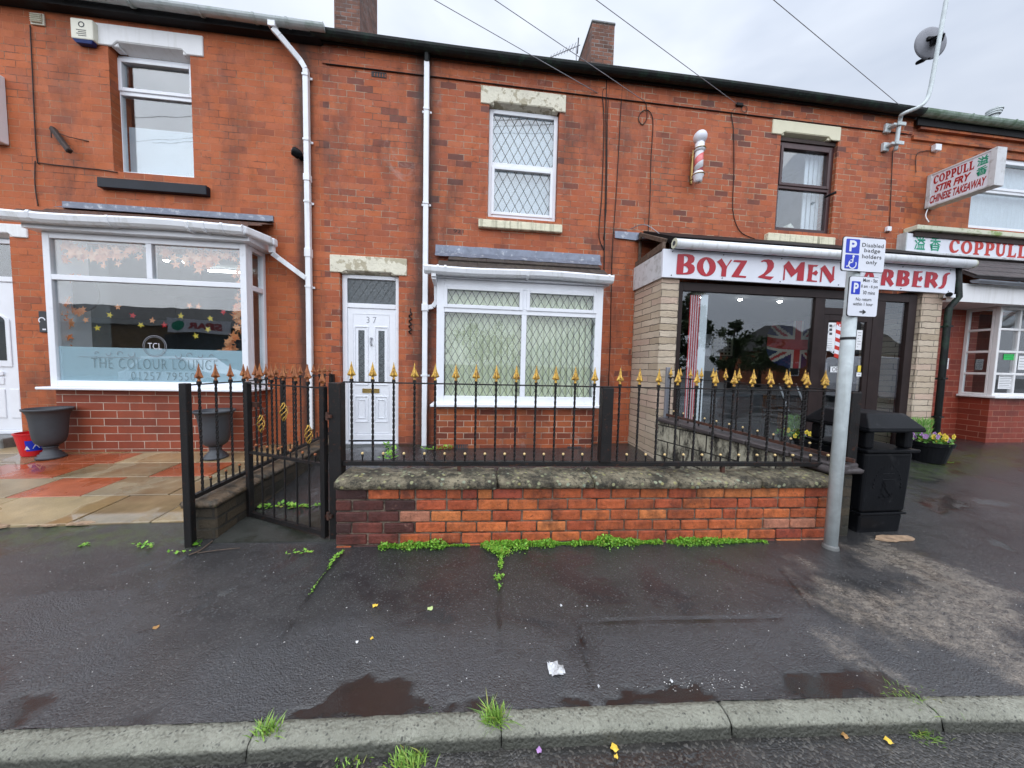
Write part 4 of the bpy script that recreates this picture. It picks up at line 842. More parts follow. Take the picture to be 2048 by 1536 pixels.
# door
x0, x1, z0, z1 = dr; zt = at(740, 612, .07).z; dm = MB(); f_ = .055
dm.box(x0, x0+f_+.015, .07, .14, z0, z1); dm.box(x1-f_, x1, .07, .14, z0, z1); dm.box(x0+f_+.015, x1-f_, .071, .14, z1-f_, z1); dm.box(x0+f_+.015, x1-f_, .071, .14, zt-.035, zt+.035); dm.box(x0+f_+.015, x1-f_, .071, .14, z0+.031, z0+.12); dm.box(x0, x1, .04, .14, z0-.03, z0)
fr = dm.build('door_frame', 'upvc', h37, bevel=.007, seg=2); fx0, fx1 = x0+f_+.03, x1-f_-.012
MB().box(x0+.065, x1-.05, .10, .106, zt+.03, z1-.05).build('pane', 'obscure', fr); leading(fr, [(x0+.07, x1-.055, zt+.036, z1-.056)], .098, .11, .17, .006)
lf = MB(); lf.box(x0+f_+.016, x1-f_-.001, .085, .13, z0+.121, zt-.036); 
L = lambda px, py: at(px, py, .085)
lx0, lx1 = L(706, 700).x, L(779, 700).x
def panel(mb, a, b, c, d, y, t_=.012, wd=.014):
    mb.box(a, b, y-t_, y-.0005, d-wd, d); mb.box(a, b, y-t_, y-.0005, c, c+wd); mb.box(a, a+wd, y-t_, y-.0006, c+wd, d-wd); mb.box(b-wd, b, y-t_, y-.0006, c+wd, d-wd)
leafo = lf.build('door_leaf', 'upvc', h37, bevel=.006); mb = MB()
panel(mb, lx0, lx1, L(740, 866).z, L(740, 628).z, .085, .006, .006)
for a, b in ((710, 737), (750, 776)):
    xa, xb = L(a, 800).x, L(b, 800).x
    panel(mb, xa, xb, L(740, 844).z, L(740, 792).z, .085); panel(mb, xa+.045, xb-.045, L(740, 836).z, L(740, 799).z, .085, .012, .006); panel(mb, xa, xb, L(740, 770).z, L(740, 653).z, .085)
mb.build('moulding', 'upvc', leafo, bevel=.003)
for a, b in ((717, 729), (757, 769)):
    xa, xb, za, zb_ = L(a, 700).x, L(b, 700).x, L(740, 764).z, L(740, 661).z
    MB().box(xa, xb, .080, .0845, za, zb_).build('pane', 'obscure', leafo); mb = MB(); H = zb_-za; cx = (xa+xb)/2; hw = (xb-xa)/2-.004
    for s_ in (1, -1):
        for ph in (0, .5):
            pts = [(cx+s_*hw*math.sin(2*math.pi*(i/40*3+ph)), .0785, za+H*i/40) for i in range(41)]; mb.tube(pts, .0025, 4)
    mb.build('leading', 'galvdark', leafo)
mb = MB(); kx, kz = L(743, 684).x, L(743, 677).z
mb.lathe((kx, 0, 0), [(.001, 0)], 4) if False else None
mb.tube([(kx, .084, kz), (kx, .065, kz)], .018, 12); mb.tube([(kx, .068, kz), (kx-.006, .062, kz-.05), (kx+.002, .062, kz-.09), (kx+.008, .064, kz-.11)], [.008, .010, .009, .014], 8); mb.build('knocker', 'galvdark', leafo, smooth=True)
a, b = L(725, 777), L(759, 786); mb = MB(); panel(mb, a.x, b.x, b.z, a.z, .085, .012, .008); mb.box(a.x+.008, b.x-.008, .079, .0845, b.z+.008, a.z-.008); mb.build('letterbox', 'brass', leafo, bevel=.002)
a, b = L(733, 646), L(753, 634); text(leafo, '37', lambda u, v: (u, .0825, v), a.x, b.x, a.z, b.z, 'galvdark', 'house_number', space=1.5, off=-.004)
a, b = at(660, 509, 0), at(814, 553, 0); lintel(h37, a.x, b.x, at(660, 544, 0).z, a.z, 0, 'peel', notch=.17, drop=.035)
MB().box(x0-.02, x1+.06, -.30, .3, -.05, z0-.032).build('doorstep', 'step', h37, bevel=.012)
# bay window
x0, x1, z0, z1 = bw
mb = MB(); mb.box(x0+.01, x1-.06, BZ+.04, -.001, -.05, z0-.011); mb.build('bay_wall', 'brickbay', h37)
MB().box(x0-.07, x1+.02, BZ-.09, -.001, z0-.045, z0-.001).build('window_sill', 'upvc', h37, bevel=.008)
zm = at(1045, 625, BZ).z; xm = at(1047, 700, BZ).x
bayw, bp = window(h37, x0, x1, z0, z1, BZ, [(zm, [xm]), (0, [xm])], fw=.11, bw=.075, dep=.075, sashes={(1, 0), (1, 1)}, name='bay_window', sw=.04, pane='glassbay')
mb = MB(); mb.box(x0, x0+.07, BZ+.08, -.002, z0, z1); mb.box(x1-.07, x1, BZ+.08, -.002, z0, z1); mb.build('bay_return', 'upvc', h37)
leading(bayw, bp[:2], BZ+.028, .104, .186, .0065); leading(bayw, bp[2:], BZ+.028, .115, .20, .007)
mb = MB(); ns = 24
for i in range(ns):
    a = x0+.12+(x1-x0-.24)*i/ns; wd = (x1-x0-.24)/ns; dy = .025; mb.quad((a, BZ+.14-dy, z0+.03), (a+wd*1.12, BZ+.14+dy, z0+.03), (a+wd*1.12, BZ+.14+dy, z1-.05), (a, BZ+.14-dy, z1-.05))
mb.build('vertical_blind', 'blind', h37); room(h37, x0-.2, x1+.15, .1, 2.9, .27, 3, 'roomlight')
MB().box(x0-.04, x1+.06, BZ-.06, -.002, z1+.001, z1+.09).build('bay_fascia', 'upvc', h37)
zg = z1+.06; gy = BZ-.125; gl, gR = at(849, 540, gy).x, at(1225, 560, gy).x
gb = gutter(h37, gl, gR, gy, zg+.02, .055, 'upvcpipe', name='bay_gutter', square=True, clips=(gl+.17, gl+.27, xm, gR-.09))
zl = at(1035, 520, 0).z; mb = MB()
for r in range(2):
    n = 9; t0, t1 = r/2, (r+1)/2
    for i in range(n):
        a = gl+.17+(gR-gl-.22)*i/n+(.13 if r else 0); b = min(a+(gR-gl-.22)/n-.004, gR-.06-.05*r); 
        if a > b: continue
        ya, yb = gy+.02+(-gy-.02)*t0, gy+.02+(-gy-.02)*t1; za, zb_ = zg+.045+(zl-zg-.045)*t0, zg+.045+(zl-zg-.045)*t1
        mb.prism([(a, ya, za+.004), (a, yb, zb_+.004), (a, yb, zb_+.020), (a, ya-.02, za+.034)], (b-a, 0, 0))
mb.build('bay_roof', 'tile', h37)
a, b = at(871, 488, -.02), at(1201, 512, -.02); mb = MB(); n = 30; zz = at(1035, 499, -.02).z
for i in range(n):
    u0_, u1_ = a.x+(b.x-a.x)*i/n, a.x+(b.x-a.x)*(i+1)/n; q0, q1 = .008*noise.noise(Vector((u0_*5, 0, 0))), .008*noise.noise(Vector((u1_*5, 0, 0)))
    mb.add([(u0_, -.012+q0, zz+q0), (u1_, -.012+q1, zz+q1), (u1_, -.02-q1, zl+.05+q1), (u0_, -.02-q0, zl+.05+q0), (u1_, -.10, zl-.035+q1), (u0_, -.10, zl-.035+q0)], [(0, 1, 2, 3), (3, 2, 4, 5)])
mb.build('lead_flashing', 'lead', h37)
px_ = at(853, 300, -.06).x; dp = downpipe(h37, [(px_, -.07, 5.66), (px_, -.07, at(842, 898, -.07).z)], .072, 'upvcpipe', clipz=(5.02, 3.72, 1.22), name='downpipe')
mb = MB(); mb.tube([(px_, -.10, 5.82), (px_, -.07, 5.66)], .042, 12); mb.build('gutter_outlet', 'gutterblack', dp)
qx = at(868, 560, gy+.02).x; downpipe(h37, [(qx, gy, zg-.03), (qx, gy, zg-.08), (qx, -.12, zg-.12), (qx, -.09, zg-.36), (qx-.05, -.08, zg-.43), (px_+.03, -.07, zg-.45)], .062, 'upvcpipe', name='bay_downpipe')
mb = MB(); mb.box(px_-.046, px_+.046, -.12, -.02, zg-.50, zg-.40); mb.build('pipe_collar', 'upvcpipe', dp, bevel=.004)
# air bricks
for tl, br_ in (((743, 143), (773, 157)), ((912, 889), (936, 897)), ((1032, 896), (1058, 905)), ((1135, 893), (1162, 901))):
    yy = -.032 if False else (BZ+.04 if tl[1] > 500 else 0); a, b = at(*tl, yy), at(*br_, yy); mb = MB(); panel(mb, a.x, b.x, b.z, a.z, yy-.001, .006, .008); n = 5
    for k in range(n): q = a.x+.012+(b.x-a.x-.02)*k/n; mb.box(q, q+(b.x-a.x)/n*.5, yy-.006, yy-.001, b.z+.008, a.z-.008)
    mb.build('air_brick', 'roomdark', h37)
p = at(821, 625, 0); q = at(821, 668, 0); hb = thing('hanging_basket_bracket', 'twisted black iron plant bracket right of the white front door', 'bracket', (p.x, 0, p.z))
mb = MB(); mb.tube([(p.x+.02*math.sin(i*1.3), -.015+.01*math.cos(i*1.3), p.z+(q.z-p.z)*i/20) for i in range(21)], .011, 6); mb.build('scroll', 'iron', hb, smooth=True)
mb = MB(); mb.tube([(p.x, -.012, p.z+.06), (p.x, -.012, p.z)], .006, 6); mb.build('rod', 'iron', hb)

sc_p = [(907, 459), (911, 464), (917, 458), (919, 464), (925, 459), (926, 466)]
a = at(907, 458, -.002); b = at(927, 467, -.002); text(h37, '921', lambda u, v: (u, -.0025, v), a.x, b.x, b.z, a.z, 'darkwood', 'painted_number', off=.004)
# chimneys: each a thing of the roofs behind the eaves
def chimney(parent, xa, xb, ya, yb, z0, z1, cap=True):
    mb = MB(); mb.box(xa, xb, ya, yb, z0, z1); c = mb.build('chimney', 'brickchim', parent)
    if cap: MB().box(xa-.02, xb+.02, ya-.02, yb+.02, z1+.001, z1+.07).build('flaunching', 'step', c, bevel=.02)
a = at(1185, 38, 3.2); b = at(1230, 40, 3.2); chimney(h37, a.x, b.x, 3.2, 4.5, 8.0, a.z-.08)
a = at(668, 0, 3.2); b = at(720, 40, 3.2); chimney(h37, a.x, b.x, 3.2, 4.5, 8.0, 11.2)
# aerial on the chimney
ya_ = 3.9; p0, p1, p2 = at(1153, 92, ya_), at(1153, 135, ya_), at(1100, 115, ya_)
ae = thing('tv_aerial', 'grey yagi television aerial beside the middle chimney', 'aerial', p1)
mb = MB(); mb.tube([tuple(p1-Vector((0, 0, .6))), tuple(p0)], .014, 8); mb.build('mast', 'galvdark', ae); mb = MB(); d = p2-p0; mb.tube([tuple(p0+Vector((.1, 0, .04))), tuple(p2)], .010, 6)
mb.build('boom', 'galvdark', ae); mb = MB()
for k in range(9): c_ = p0+d*(.08+k*.112); mb.bar(tuple(c_-Vector((.0, .16-.008*k, .03))), tuple(c_+Vector((.0, .16-.008*k, .05))), .009, .009)
mb.bar(tuple(p0+Vector((.02, -.1, .12))), tuple(p0+Vector((.06, .1, -.10))), .03, .012); mb.build('element', 'galvdark', ae)

# wall cables and overhead lines
wire('wall_cable', [W0(q) for q in ((1212, 178), (1205, 185), (1208, 240), (1206, 330), (1203, 400), (1198, 470), (1208, 500))], .007, 'iron', 'black cable left of the paired cables beside the leaded upstairs window', group='cables on the party wall')
wire('wall_cable', [W0(q) for q in ((1213, 150), (1212, 230), (1212, 330), (1209, 480), (1208, 560))], .008, 'iron', 'thick black cable straight down the wall between the leaded window and the barber pole', group='cables on the party wall')
wire('wall_cable', [W0(q) for q in ((1219, 170), (1215, 240), (1213, 400), (1207, 480))], .005, 'iron', 'thin black cable touching the right side of the thick wall cable', group='cables on the party wall')
wire('wall_cable', [W0(q) for q in ((1245, 165), (1240, 250), (1233, 380), (1226, 480), (1223, 560), (1220, 700), (1212, 880))], .006, 'iron', 'black cable running from the eaves to the ground left of the stone pillar', group='cables on the party wall')
wire('wall_cable', [W0(q) for q in ((1292, 205), (1294, 235), (1285, 249), (1277, 238), (1284, 223), (1298, 222), (1306, 245), (1302, 320), (1300, 400), (1296, 470))], .006, 'iron', 'cable with a round loop left of the barber pole', group='cables on the party wall')
wire('wall_cable', [W0(q) for q in ((1478, 213), (1463, 225), (1467, 260), (1468, 340), (1466, 420), (1480, 462), (1510, 478))], .006, 'iron', 'thin black cable between the barber pole and the brown window', group='cables on the party wall')
wire('wall_cable', [W0(q) for q in ((1786, 300), (1783, 360), (1779, 455), (1776, 463))], .006, 'iron', 'cable dropping from the satellite pole to a small socket box', group='cables on the party wall')
def line(a, b, sag, lab):
    A_, B_ = Vector(a), Vector(b); wire('overhead_cable', [tuple(A_.lerp(B_, t2)-Vector((0, 0, sag*4*t2*(1-t2)))) for t2 in [i/8 for i in range(9)]], .0045, 'galvdark', lab, group='overhead telephone wires')
def far(px, py, z):                           # point on the ray at height z, towards the street pole
    d = ray(px, py); return CAMLOC+d*((z-CAMLOC.z)/d.z)
e1, e2, e3, e4 = at(1195, 186, -.02), at(1290, 203, -.02), at(1478, 211, -.02), at(1835, 240, -.02)
for e_, f_, lab in ((e1, far(866, -2, e1.z+.25), 'overhead wire ending above the leaded upstairs window, lowest at the left'), (e2, far(987, -2, e2.z+.25), 'overhead wire crossing the middle chimney'), (e3, far(1190, -2, e3.z+.25), 'overhead wire ending at the black clamp left of the brown window'), (e4, far(1545, -2, e4.z+.3), 'overhead wire on the right ending by the satellite pole')):
    d = (f_-e_).normalized(); line(tuple(e_), tuple(e_+d*13), .35*0+.0, lab)
p = e3; cl = thing('cable_clamp', 'black cable clamp where the wire meets the wall above the barbers', 'clamp', p); mb = MB(); mb.box(p.x-.06, p.x+.06, -.05, -.001, p.z-.02, p.z+.03); mb.build('block', 'iron', cl, bevel=.008); mb = MB(); ring(mb, p.x+.09, p.z-.05, .05, .006, -.03, 14); mb.build('loop', 'iron', cl)
wire('wall_cable', [(XA+.05, -.016, 5.53), (-.5, -.016, 5.533), (1.5, -.016, 5.53), (3.5, -.016, 5.533), (5.5, -.016, 5.53), (7.3, -.016, 5.533)], .006, 'iron', 'long black cable along the ledge under the eaves', sub=3)

# ------------------------------------------------------------------ house 3: barber shop
bs = thing('barber_shop', 'brick barber shop with split stone pillars, brown shop window and white fascia', 'shop', (5, 0, 0))
uw = R2((1557, 272), (1655, 470), .05); uw = (uw[0], uw[1], uw[2], at(1545, 268, 0).z-.004); uo = (uw[0]-.004, uw[1]+.004, uw[2]-.005, uw[3]+.052)
SY = -.80; SX0, SX1 = 2.50, 7.22
house_shell(bs, XB, XC, [uo, (2.75, 7.1, .0, 2.62)], 'brickshop'); corbel(bs, XB+.002, XC-.002, 'brickshop')
MB().box(XB, XC-.02, -.06, -.031, 5.775, 5.86).build('fascia_board', 'fascia', bs)
a, b = at(1545, 239, 0), at(1679, 282, 0); lintel(bs, a.x, b.x, at(1545, 268, 0).z, a.z, 0, 'creampaint', notch=.17, drop=.05)
a, b = at(1534, 466, -.05), at(1667, 492, -.05); MB().box(a.x, b.x, -.08, .03, b.z, a.z).build('window_sill', 'sillpeel', bs, bevel=.01)
window(bs, uw[0], uw[1], uw[2], uw[3]-.06, .05, [(at(1605, 377, .05).z, []), (0, [])], mat='brownupvc', sashes={(1, 0)}, pane='glassup', fw=.07, bw=.06)
MB().box(uw[0], uw[1], .03, .12, uw[3]-.058, uw[3]).build('window_head', 'darkwood', bs)
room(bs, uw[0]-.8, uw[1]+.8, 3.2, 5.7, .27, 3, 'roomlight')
mb = MB()
for i in range(7): x = uw[1]-.36+.045*i; mb.box(x, x+.04, .20+.02*(i % 2), .215+.02*(i % 2), uw[2], uw[3]-.1)
mb.build('curtain', 'curtain', bs); mb = MB(); xo = (uw[0]+uw[1])/2-.1; mb.box(xo-.06, xo+.06, .15, .25, uw[2]+.02, uw[2]+.12); mb.prism([(xo-.08, .14, uw[2]+.12), (xo+.08, .14, uw[2]+.12), (xo, .14, uw[2]+.19)], (0, .12, 0)); tag(mb.build('ornament', 'bone'), 'small cream house ornament on the sill inside the brown window', 'ornament')
p = at(1655, 392, -.02); vc = thing('security_camera', 'small black bullet camera on the right edge of the brown window', 'camera', p); mb = MB(); mb.tube([(p.x-.03, 0, p.z-.02), (p.x+.0, -.06, p.z), (p.x+.05, -.11, p.z+.02)], [.012, .02, .024], 10); mb.build('housing', 'castblack', vc, smooth=True)
# stone pillars and shop front
mb = MB(); mb.box(SX0+.02, SX0+.28, SY+.03, -.001, -.05, 2.66); mb.build('pillar', 'stoneclad', bs, bevel=.006)
pr0 = at(1836, 700, SY+.03).x; pr1 = at(1880, 660, SY+.03).x; mb = MB(); mb.box(pr0, pr1, SY+.03, -.001, -.05, 2.70); mb.build('pillar', 'stoneclad', bs, bevel=.006)
GY = SY+.10; fx0, fx1 = SX0+.281, pr0-.03; zb = g(5, 0)+.04
mb = MB(); mb.box(fx0, fx0+.085, GY-.03, GY+.05, zb, 2.62); mb.box(fx1-.14, fx1, GY-.03, GY+.05, zb, 2.62); mb.box(fx0+.085, fx1-.14, GY-.028, GY+.05, 2.50, 2.62); 
m1 = at(1640, 700, GY).x; m0 = at(1621, 700, GY).x; d1 = at(1737, 700, GY).x; d2 = at(1760, 700, GY).x
mb.box(m0, m1, GY-.026, GY+.05, zb, 2.50); mb.box(d1, d2, GY-.026, GY+.05, zb, 2.50); ztr = at(1680, 625, GY).z; mb.box(m1, d1, GY-.024, GY+.05, ztr-.04, ztr+.06)
mb.box(fx0+.085, m0, GY-.024, GY+.05, zb, zb+.09); mb.box(d2, fx1-.14, GY-.024, GY+.05, zb, zb+.09)
sf = mb.build('shop_front', 'shopframe', bs, bevel=.004)
MB().box(fx1+.001, pr0-.002, GY-.01, GY+.04, zb, 2.0).build('edge_trim', 'upvc', sf)
for a, b, c, d in ((fx0+.085, m0, zb+.09, 2.50), (d2, fx1-.14, zb+.09, 2.50), (m1, d1, ztr+.06, 2.50)): MB().box(a-.003, b+.003, GY, GY+.008, c-.003, d+.003).build('pane', 'glassshop', sf)
dmb = MB(); dz0, dz1 = zb+.01, ztr-.041; dmb.box(m1+.002, m1+.09, GY-.02, GY+.03, dz0, dz1); dmb.box(d1-.09, d1-.002, GY-.02, GY+.03, dz0, dz1); dmb.box(m1+.09, d1-.09, GY-.019, GY+.03, dz1-.09, dz1); dmb.box(m1+.09, d1-.09, GY-.019, GY+.03, dz0, dz0+.18)
do_ = dmb.build('shop_door', 'shopframe', bs, bevel=.004); MB().box(m1+.087, d1-.087, GY+.0, GY+.006, dz0+.177, dz1-.087).build('pane', 'glassshop', do_)
mb = MB(); mb.tube([(m1+.05, GY-.06, 1.15), (m1+.05, GY-.06, 1.55)], .012, 8); mb.build('handle', 'galvdark', do_)
# striped panel, left; striped curtain, right
sp = thing('striped_curtain', 'red and white striped blind beside a broad white strip, left end of the barber window', 'curtain', (fx0+.2, GY+.1, 1.4))
xa, xb = at(1372, 700, GY+.06).x, at(1392, 700, GY+.06).x; xd = at(1404, 700, GY+.06).x
mb = MB(); mb.cur = 0; n = 9; 
for i in range(n): mb.cur = i % 2; q0 = xa+(xb-xa)*i/n; mb.prism([(q0, GY+.03, zb), (q0+(xb-xa)/n, GY+.03, zb), (q0+(xb-xa)/n*.5, GY+.022, zb)], (0, 0, 2.36-zb+.1))
mb.build('stripes', ['redplastic', 'paper'], sp); MB().box(xb+.002, xd+.02, GY+.02, GY+.03, zb, 2.47).build('white_strip', 'paper', sp)
sp = thing('striped_curtain', 'white voile curtain edged in red, right end of the barber window', 'curtain', (fx1-.4, GY+.1, 1.4))
xt = at(1808, 600, GY+.08).x; xbm = at(1793, 820, GY+.08).x; mb = MB(); n = 14
for i in range(n):
    mb.cur = 1 if i in (0, 10, 12, 13) else 0
    for k in range(8):
        z0_, z1_ = zb+.05+(2.42-zb)*k/8, zb+.05+(2.42-zb)*(k+1)/8; sw = lambda z, j: xt-.08+.35*(j/n)*(1+.25*math.sin(z*1.2))-.12*(2.4-z)/2*0
        mb.quad((sw(z0_, i), GY+.03+.02*(i % 2), z0_), (sw(z0_, i+1), GY+.03+.02*((i+1) % 2), z0_), (sw(z1_, i+1), GY+.03+.02*((i+1) % 2), z1_), (sw(z1_, i), GY+.03+.02*(i % 2), z1_))
mb.build('folds', ['paper', 'redplastic'], sp)
# sign box with its left return, open lead roof above, awning cassette
zs0, zs1 = at(1600, 570, SY).z, at(1600, 511, SY).z
zs0 = (at(1323, 556, SY).z+at(1905, 587, SY).z)/2; zs1 = (at(1325, 496, SY).z+at(1912, 540, SY).z)/2
sg = thing('shop_sign', 'long white fascia sign with crimson lettering over the barber window', 'sign', (4.8, SY, zs0))
MB().box(SX0-.01, SX1, SY-.02, SY+.02, zs0, zs1).build('sign_panel', 'signwhite', sg, bevel=.004)
MB().box(SX0-.012, SX0+.02, SY+.021, -.002, zs0+.0, zs1-.02).build('side_panel', 'signdirty', sg)
mb = MB()
for q in (1345, 1447, 1563, 1680, 1805, 1900):
    p = at(q, 497+(q-1325)*.078+3, SY-.02); mb.tube([(p.x, SY-.021, zs1-.03), (p.x, SY-.026, zs1-.03)], .008, 8); mb.tube([(p.x, SY-.021, zs0+.03), (p.x, SY-.026, zs0+.03)], .008, 8)
mb.build('screw', 'roomdark', sg)
za = lambda x, y: tuple(at(1320+x/5.12, 480+y/5.12, SY-.025)); zc = lambda x, y: tuple(at(1680+x/7.314, 470+y/7.314, SY-.025))
def ell(cx, cz, rx, rz, n=28, pw=1.0): return [(cx+rx*math.copysign(abs(math.cos(2*math.pi*k/n))**pw, math.cos(2*math.pi*k/n)), cz+rz*math.sin(2*math.pi*k/n)) for k in range(n)]
LET = [(za, [[(180, 150), (190, 143), (260, 143), (300, 146), (335, 156), (354, 176), (355, 200), (345, 225), (318, 243), (345, 258), (357, 280), (355, 310), (342, 335), (315, 348), (280, 353), (172, 352), (166, 345)], [(247, 165), (268, 165), (284, 180), (287, 200), (278, 222), (245, 245)], [(243, 265), (268, 270), (286, 288), (290, 308), (278, 330), (237, 337)]]),
       (za, [ell(475, 273, 98, 98), [(475, 196), (492, 222), (505, 250), (508, 280), (500, 315), (475, 350), (456, 325), (443, 285), (443, 250), (455, 220)]]),
       (za, [[(583, 222), (633, 187), (640, 200), (681, 268), (725, 200), (741, 205), (692, 270), (682, 300), (675, 375), (625, 372), (633, 300), (632, 283), (598, 236)]]),
       (za, [[(750, 222), (760, 205), (893, 210), (890, 225), (808, 362), (885, 370), (878, 388), (735, 378), (733, 370), (825, 230)]]),
       (za, [[(1042, 228), (1035, 216), (1065, 202), (1110, 197), (1148, 208), (1168, 238), (1166, 278), (1140, 320), (1075, 368), (1168, 375), (1130, 408), (1005, 383), (1006, 374), (1062, 343), (1094, 302), (1103, 262), (1092, 228), (1068, 218)]]),
       (za, [[(1265, 265), (1320, 212), (1385, 305), (1445, 228), (1485, 225), (1470, 418), (1400, 415), (1411, 327), (1345, 382), (1285, 284), (1276, 406), (1260, 412), (1271, 288)]]),
       (za, [[(1518, 250), (1622, 257), (1606, 274), (1576, 271), (1568, 285), (1562, 335), (1600, 308), (1620, 335), (1600, 365), (1560, 346), (1553, 405), (1558, 412), (1610, 418), (1607, 430), (1500, 422), (1512, 390), (1522, 300)]]),
       (za, [[(1645, 288), (1690, 255), (1762, 362), (1772, 275), (1790, 264), (1781, 395), (1787, 405), (1745, 442), (1665, 312), (1652, 428), (1636, 433), (1650, 310)]]),
       (zc, [[(105, 452), (190, 458), (235, 475), (243, 510), (230, 540), (205, 560), (240, 590), (245, 640), (215, 690), (160, 708), (82, 703), (82, 690), (98, 570)], [(165, 490), (180, 500), (182, 530), (158, 555)], [(152, 580), (180, 595), (182, 640), (145, 668)]]),
       (zc, [[(420, 470), (470, 480), (530, 740), (450, 732), (440, 672), (370, 666), (345, 722), (300, 720)], [(425, 560), (436, 622), (395, 620)]]),
       (zc, [[(640, 497), (700, 500), (765, 515), (790, 550), (782, 610), (745, 642), (790, 715), (740, 756), (690, 680), (668, 655), (660, 738), (595, 735), (612, 600)], [(692, 535), (712, 555), (712, 595), (684, 625)]]),
       (zc, [[(850, 512), (930, 515), (985, 525), (1020, 552), (1020, 590), (990, 624), (1018, 650), (1014, 710), (980, 742), (930, 752), (818, 745), (820, 725), (838, 620)], [(925, 548), (948, 562), (955, 595), (920, 618)], [(914, 645), (940, 662), (942, 700), (905, 718)]]),
       (zc, [[(1085, 525), (1215, 533), (1200, 550), (1156, 552), (1146, 600), (1150, 628), (1190, 597), (1213, 640), (1175, 685), (1140, 650), (1122, 735), (1130, 742), (1195, 750), (1190, 765), (1048, 755), (1060, 720), (1076, 600)]]),
       (zc, [[(1262, 535), (1360, 542), (1415, 558), (1438, 595), (1422, 640), (1388, 665), (1432, 735), (1385, 780), (1325, 695), (1312, 692), (1300, 770), (1235, 765), (1248, 650)], [(1335, 578), (1360, 595), (1356, 630), (1325, 655)]]),
       (zc, [[(1520, 590), (1545, 562), (1580, 550), (1615, 550), (1610, 575), (1590, 576), (1570, 600), (1566, 650), (1552, 715), (1522, 768), (1482, 788), (1440, 780), (1438, 765), (1470, 755), (1498, 720), (1505, 660), (1508, 615)]])]
for fn, loops in LET:
    mb = MB(); mb.poly(loops, fn); mb.build('letter', 'crimson', sg)
# roof over the shop front: decayed boards at the open left end, felt, lead
mb = MB(); zr0, zr1 = zs1+.005, at(1380, 470, 0).z-.04
mb.prism([(SX0+.12, SY+.03, zs1+.10), (SX0+.12, -.003, zr1+.0), (SX0+.12, -.003, zr1+.05), (SX0+.12, SY-.05, zs1+.16)], (SX1-SX0-.02, 0, 0)); mb.build('shop_roof', 'fascia', bs)
mb = MB(); mb.bar((SX0+.02, SY+.02, zs1+.06), (SX0+.02, -.02, zs1+.02), .05, .10); mb.bar((SX0+.06, SY+.05, zs1+.13), (SX0+.06, -.02, zr1-.02), .04, .06); mb.bar((SX0+.05, -.05, zs1+.02), (SX0+.05, -.05, zr1), .04, .04); mb.build('rafter', 'wood', bs, bevel=.006)
MB().box(SX0+.13, SX1-.02, SY+.04, SY+.08, zs1-.1, zs1+.11).build('fascia_backing', 'fascia', bs)
a, b = at(1230, 460, -.02), at(1345, 476, -.02); mb = MB(); n = 30; xe = XC-.15
for i in range(n):
    u0_, u1_ = a.x+(xe-a.x)*i/n, a.x+(xe-a.x)*(i+1)/n; w0_, w1_ = [.02*noise.noise(Vector((q*3, 7, 0))) for q in (u0_, u1_)]; fade = 1 if i < 5 else .55
    zt_ = a.z-.01; mb.add([(u0_, -.012, zt_), (u1_, -.012, zt_), (u1_, -.03, zt_-.12*fade+w1_), (u0_, -.03, zt_-.12*fade+w0_)]+([(u1_, -.25, zt_-.17+w1_), (u0_, -.25, zt_-.17+w0_)] if i > 1 else []), [(0, 1, 2, 3)]+([(3, 2, 4, 5)] if i > 1 else []))
mb.build('lead_flashing', 'lead', bs)
aw = thing('awning_cassette', 'long white rolled awning tube above the barber sign', 'awning', (4.8, SY-.08, zs1+.12))
AY = SY-.10; a, b = at(1349, 488, AY), at(1943, 527, AY); az = (a.z+b.z)/2
mb = MB(); mb.tube([(a.x, AY, az), (b.x, AY, az)], .062, 20); mb.build('roller_cover', 'upvcpipe', aw, smooth=False).data.polygons.foreach_set('use_smooth', [True]*20+[False]*2)
mb = MB(); mb.tube([(a.x-.006, AY, az), (a.x, AY, az)], .066, 20); mb.tube([(b.x, AY, az), (b.x+.01, AY, az)], .066, 20); mb.build('end_cap', 'mossgutter', aw); mb = MB(); mb.tube([(a.x-.009, AY, az), (a.x-.006, AY, az)], .03, 14); mb.build('crank_eye', 'roomdark', aw)
mb = MB()
for q in (a.x+.3, 4.0, 5.5, b.x-.4): mb.box(q, q+.05, AY+.05, SY+.05, az-.04, az+.04)
mb.build('bracket', 'fascia', aw)
wire('wall_cable', [(SX0-.15, -.10, zr1+.02), (SX0+.0, -.35, zr1-.02), (SX0+.3, -.6, zs1+.10), (a.x-.01, AY+.02, az)], .006, 'galvdark', 'loose grey wire hanging in front of the open roof end of the barber shop')
p0_ = at(1914, 548, SY-.05); bx = at(1868, 845, SY+.0).x; tx = at(1898, 612, SY-.0).x; dx_ = at(1911, 588, SY-.03).x
downpipe(bs, [(p0_.x+.05, SY-.02, zs1+.02), (dx_+.08, SY-.02, zs0-.05), (tx+.04, SY-.01, zs0-.16), (tx+.0, SY-.0, zs0-.22), (tx, SY+.0, g(7, -1))], .078, 'gutterblack', clipz=(2.15, 1.35, .75), round_=True)
p = at(1889, 590, SY-.06); c2 = thing('security_camera', 'white bullet camera under the right end of the barber sign', 'camera', p)
mb = MB(); mb.tube([(p.x+.10, SY-.05, p.z), (p.x-.04, SY-.13, p.z-.01)], [.03, .035], 14); mb.build('housing', 'upvc', c2, smooth=False); mb = MB(); mb.tube([(p.x-.04, SY-.13, p.z-.01), (p.x-.055, SY-.139, p.z-.012)], [.035, .028], 14); mb.build('lens', 'castblack', c2); MB().box(p.x+.08, p.x+.2, SY-.06, SY-.001, p.z-.03, p.z+.02).build('mount', 'upvc', c2)
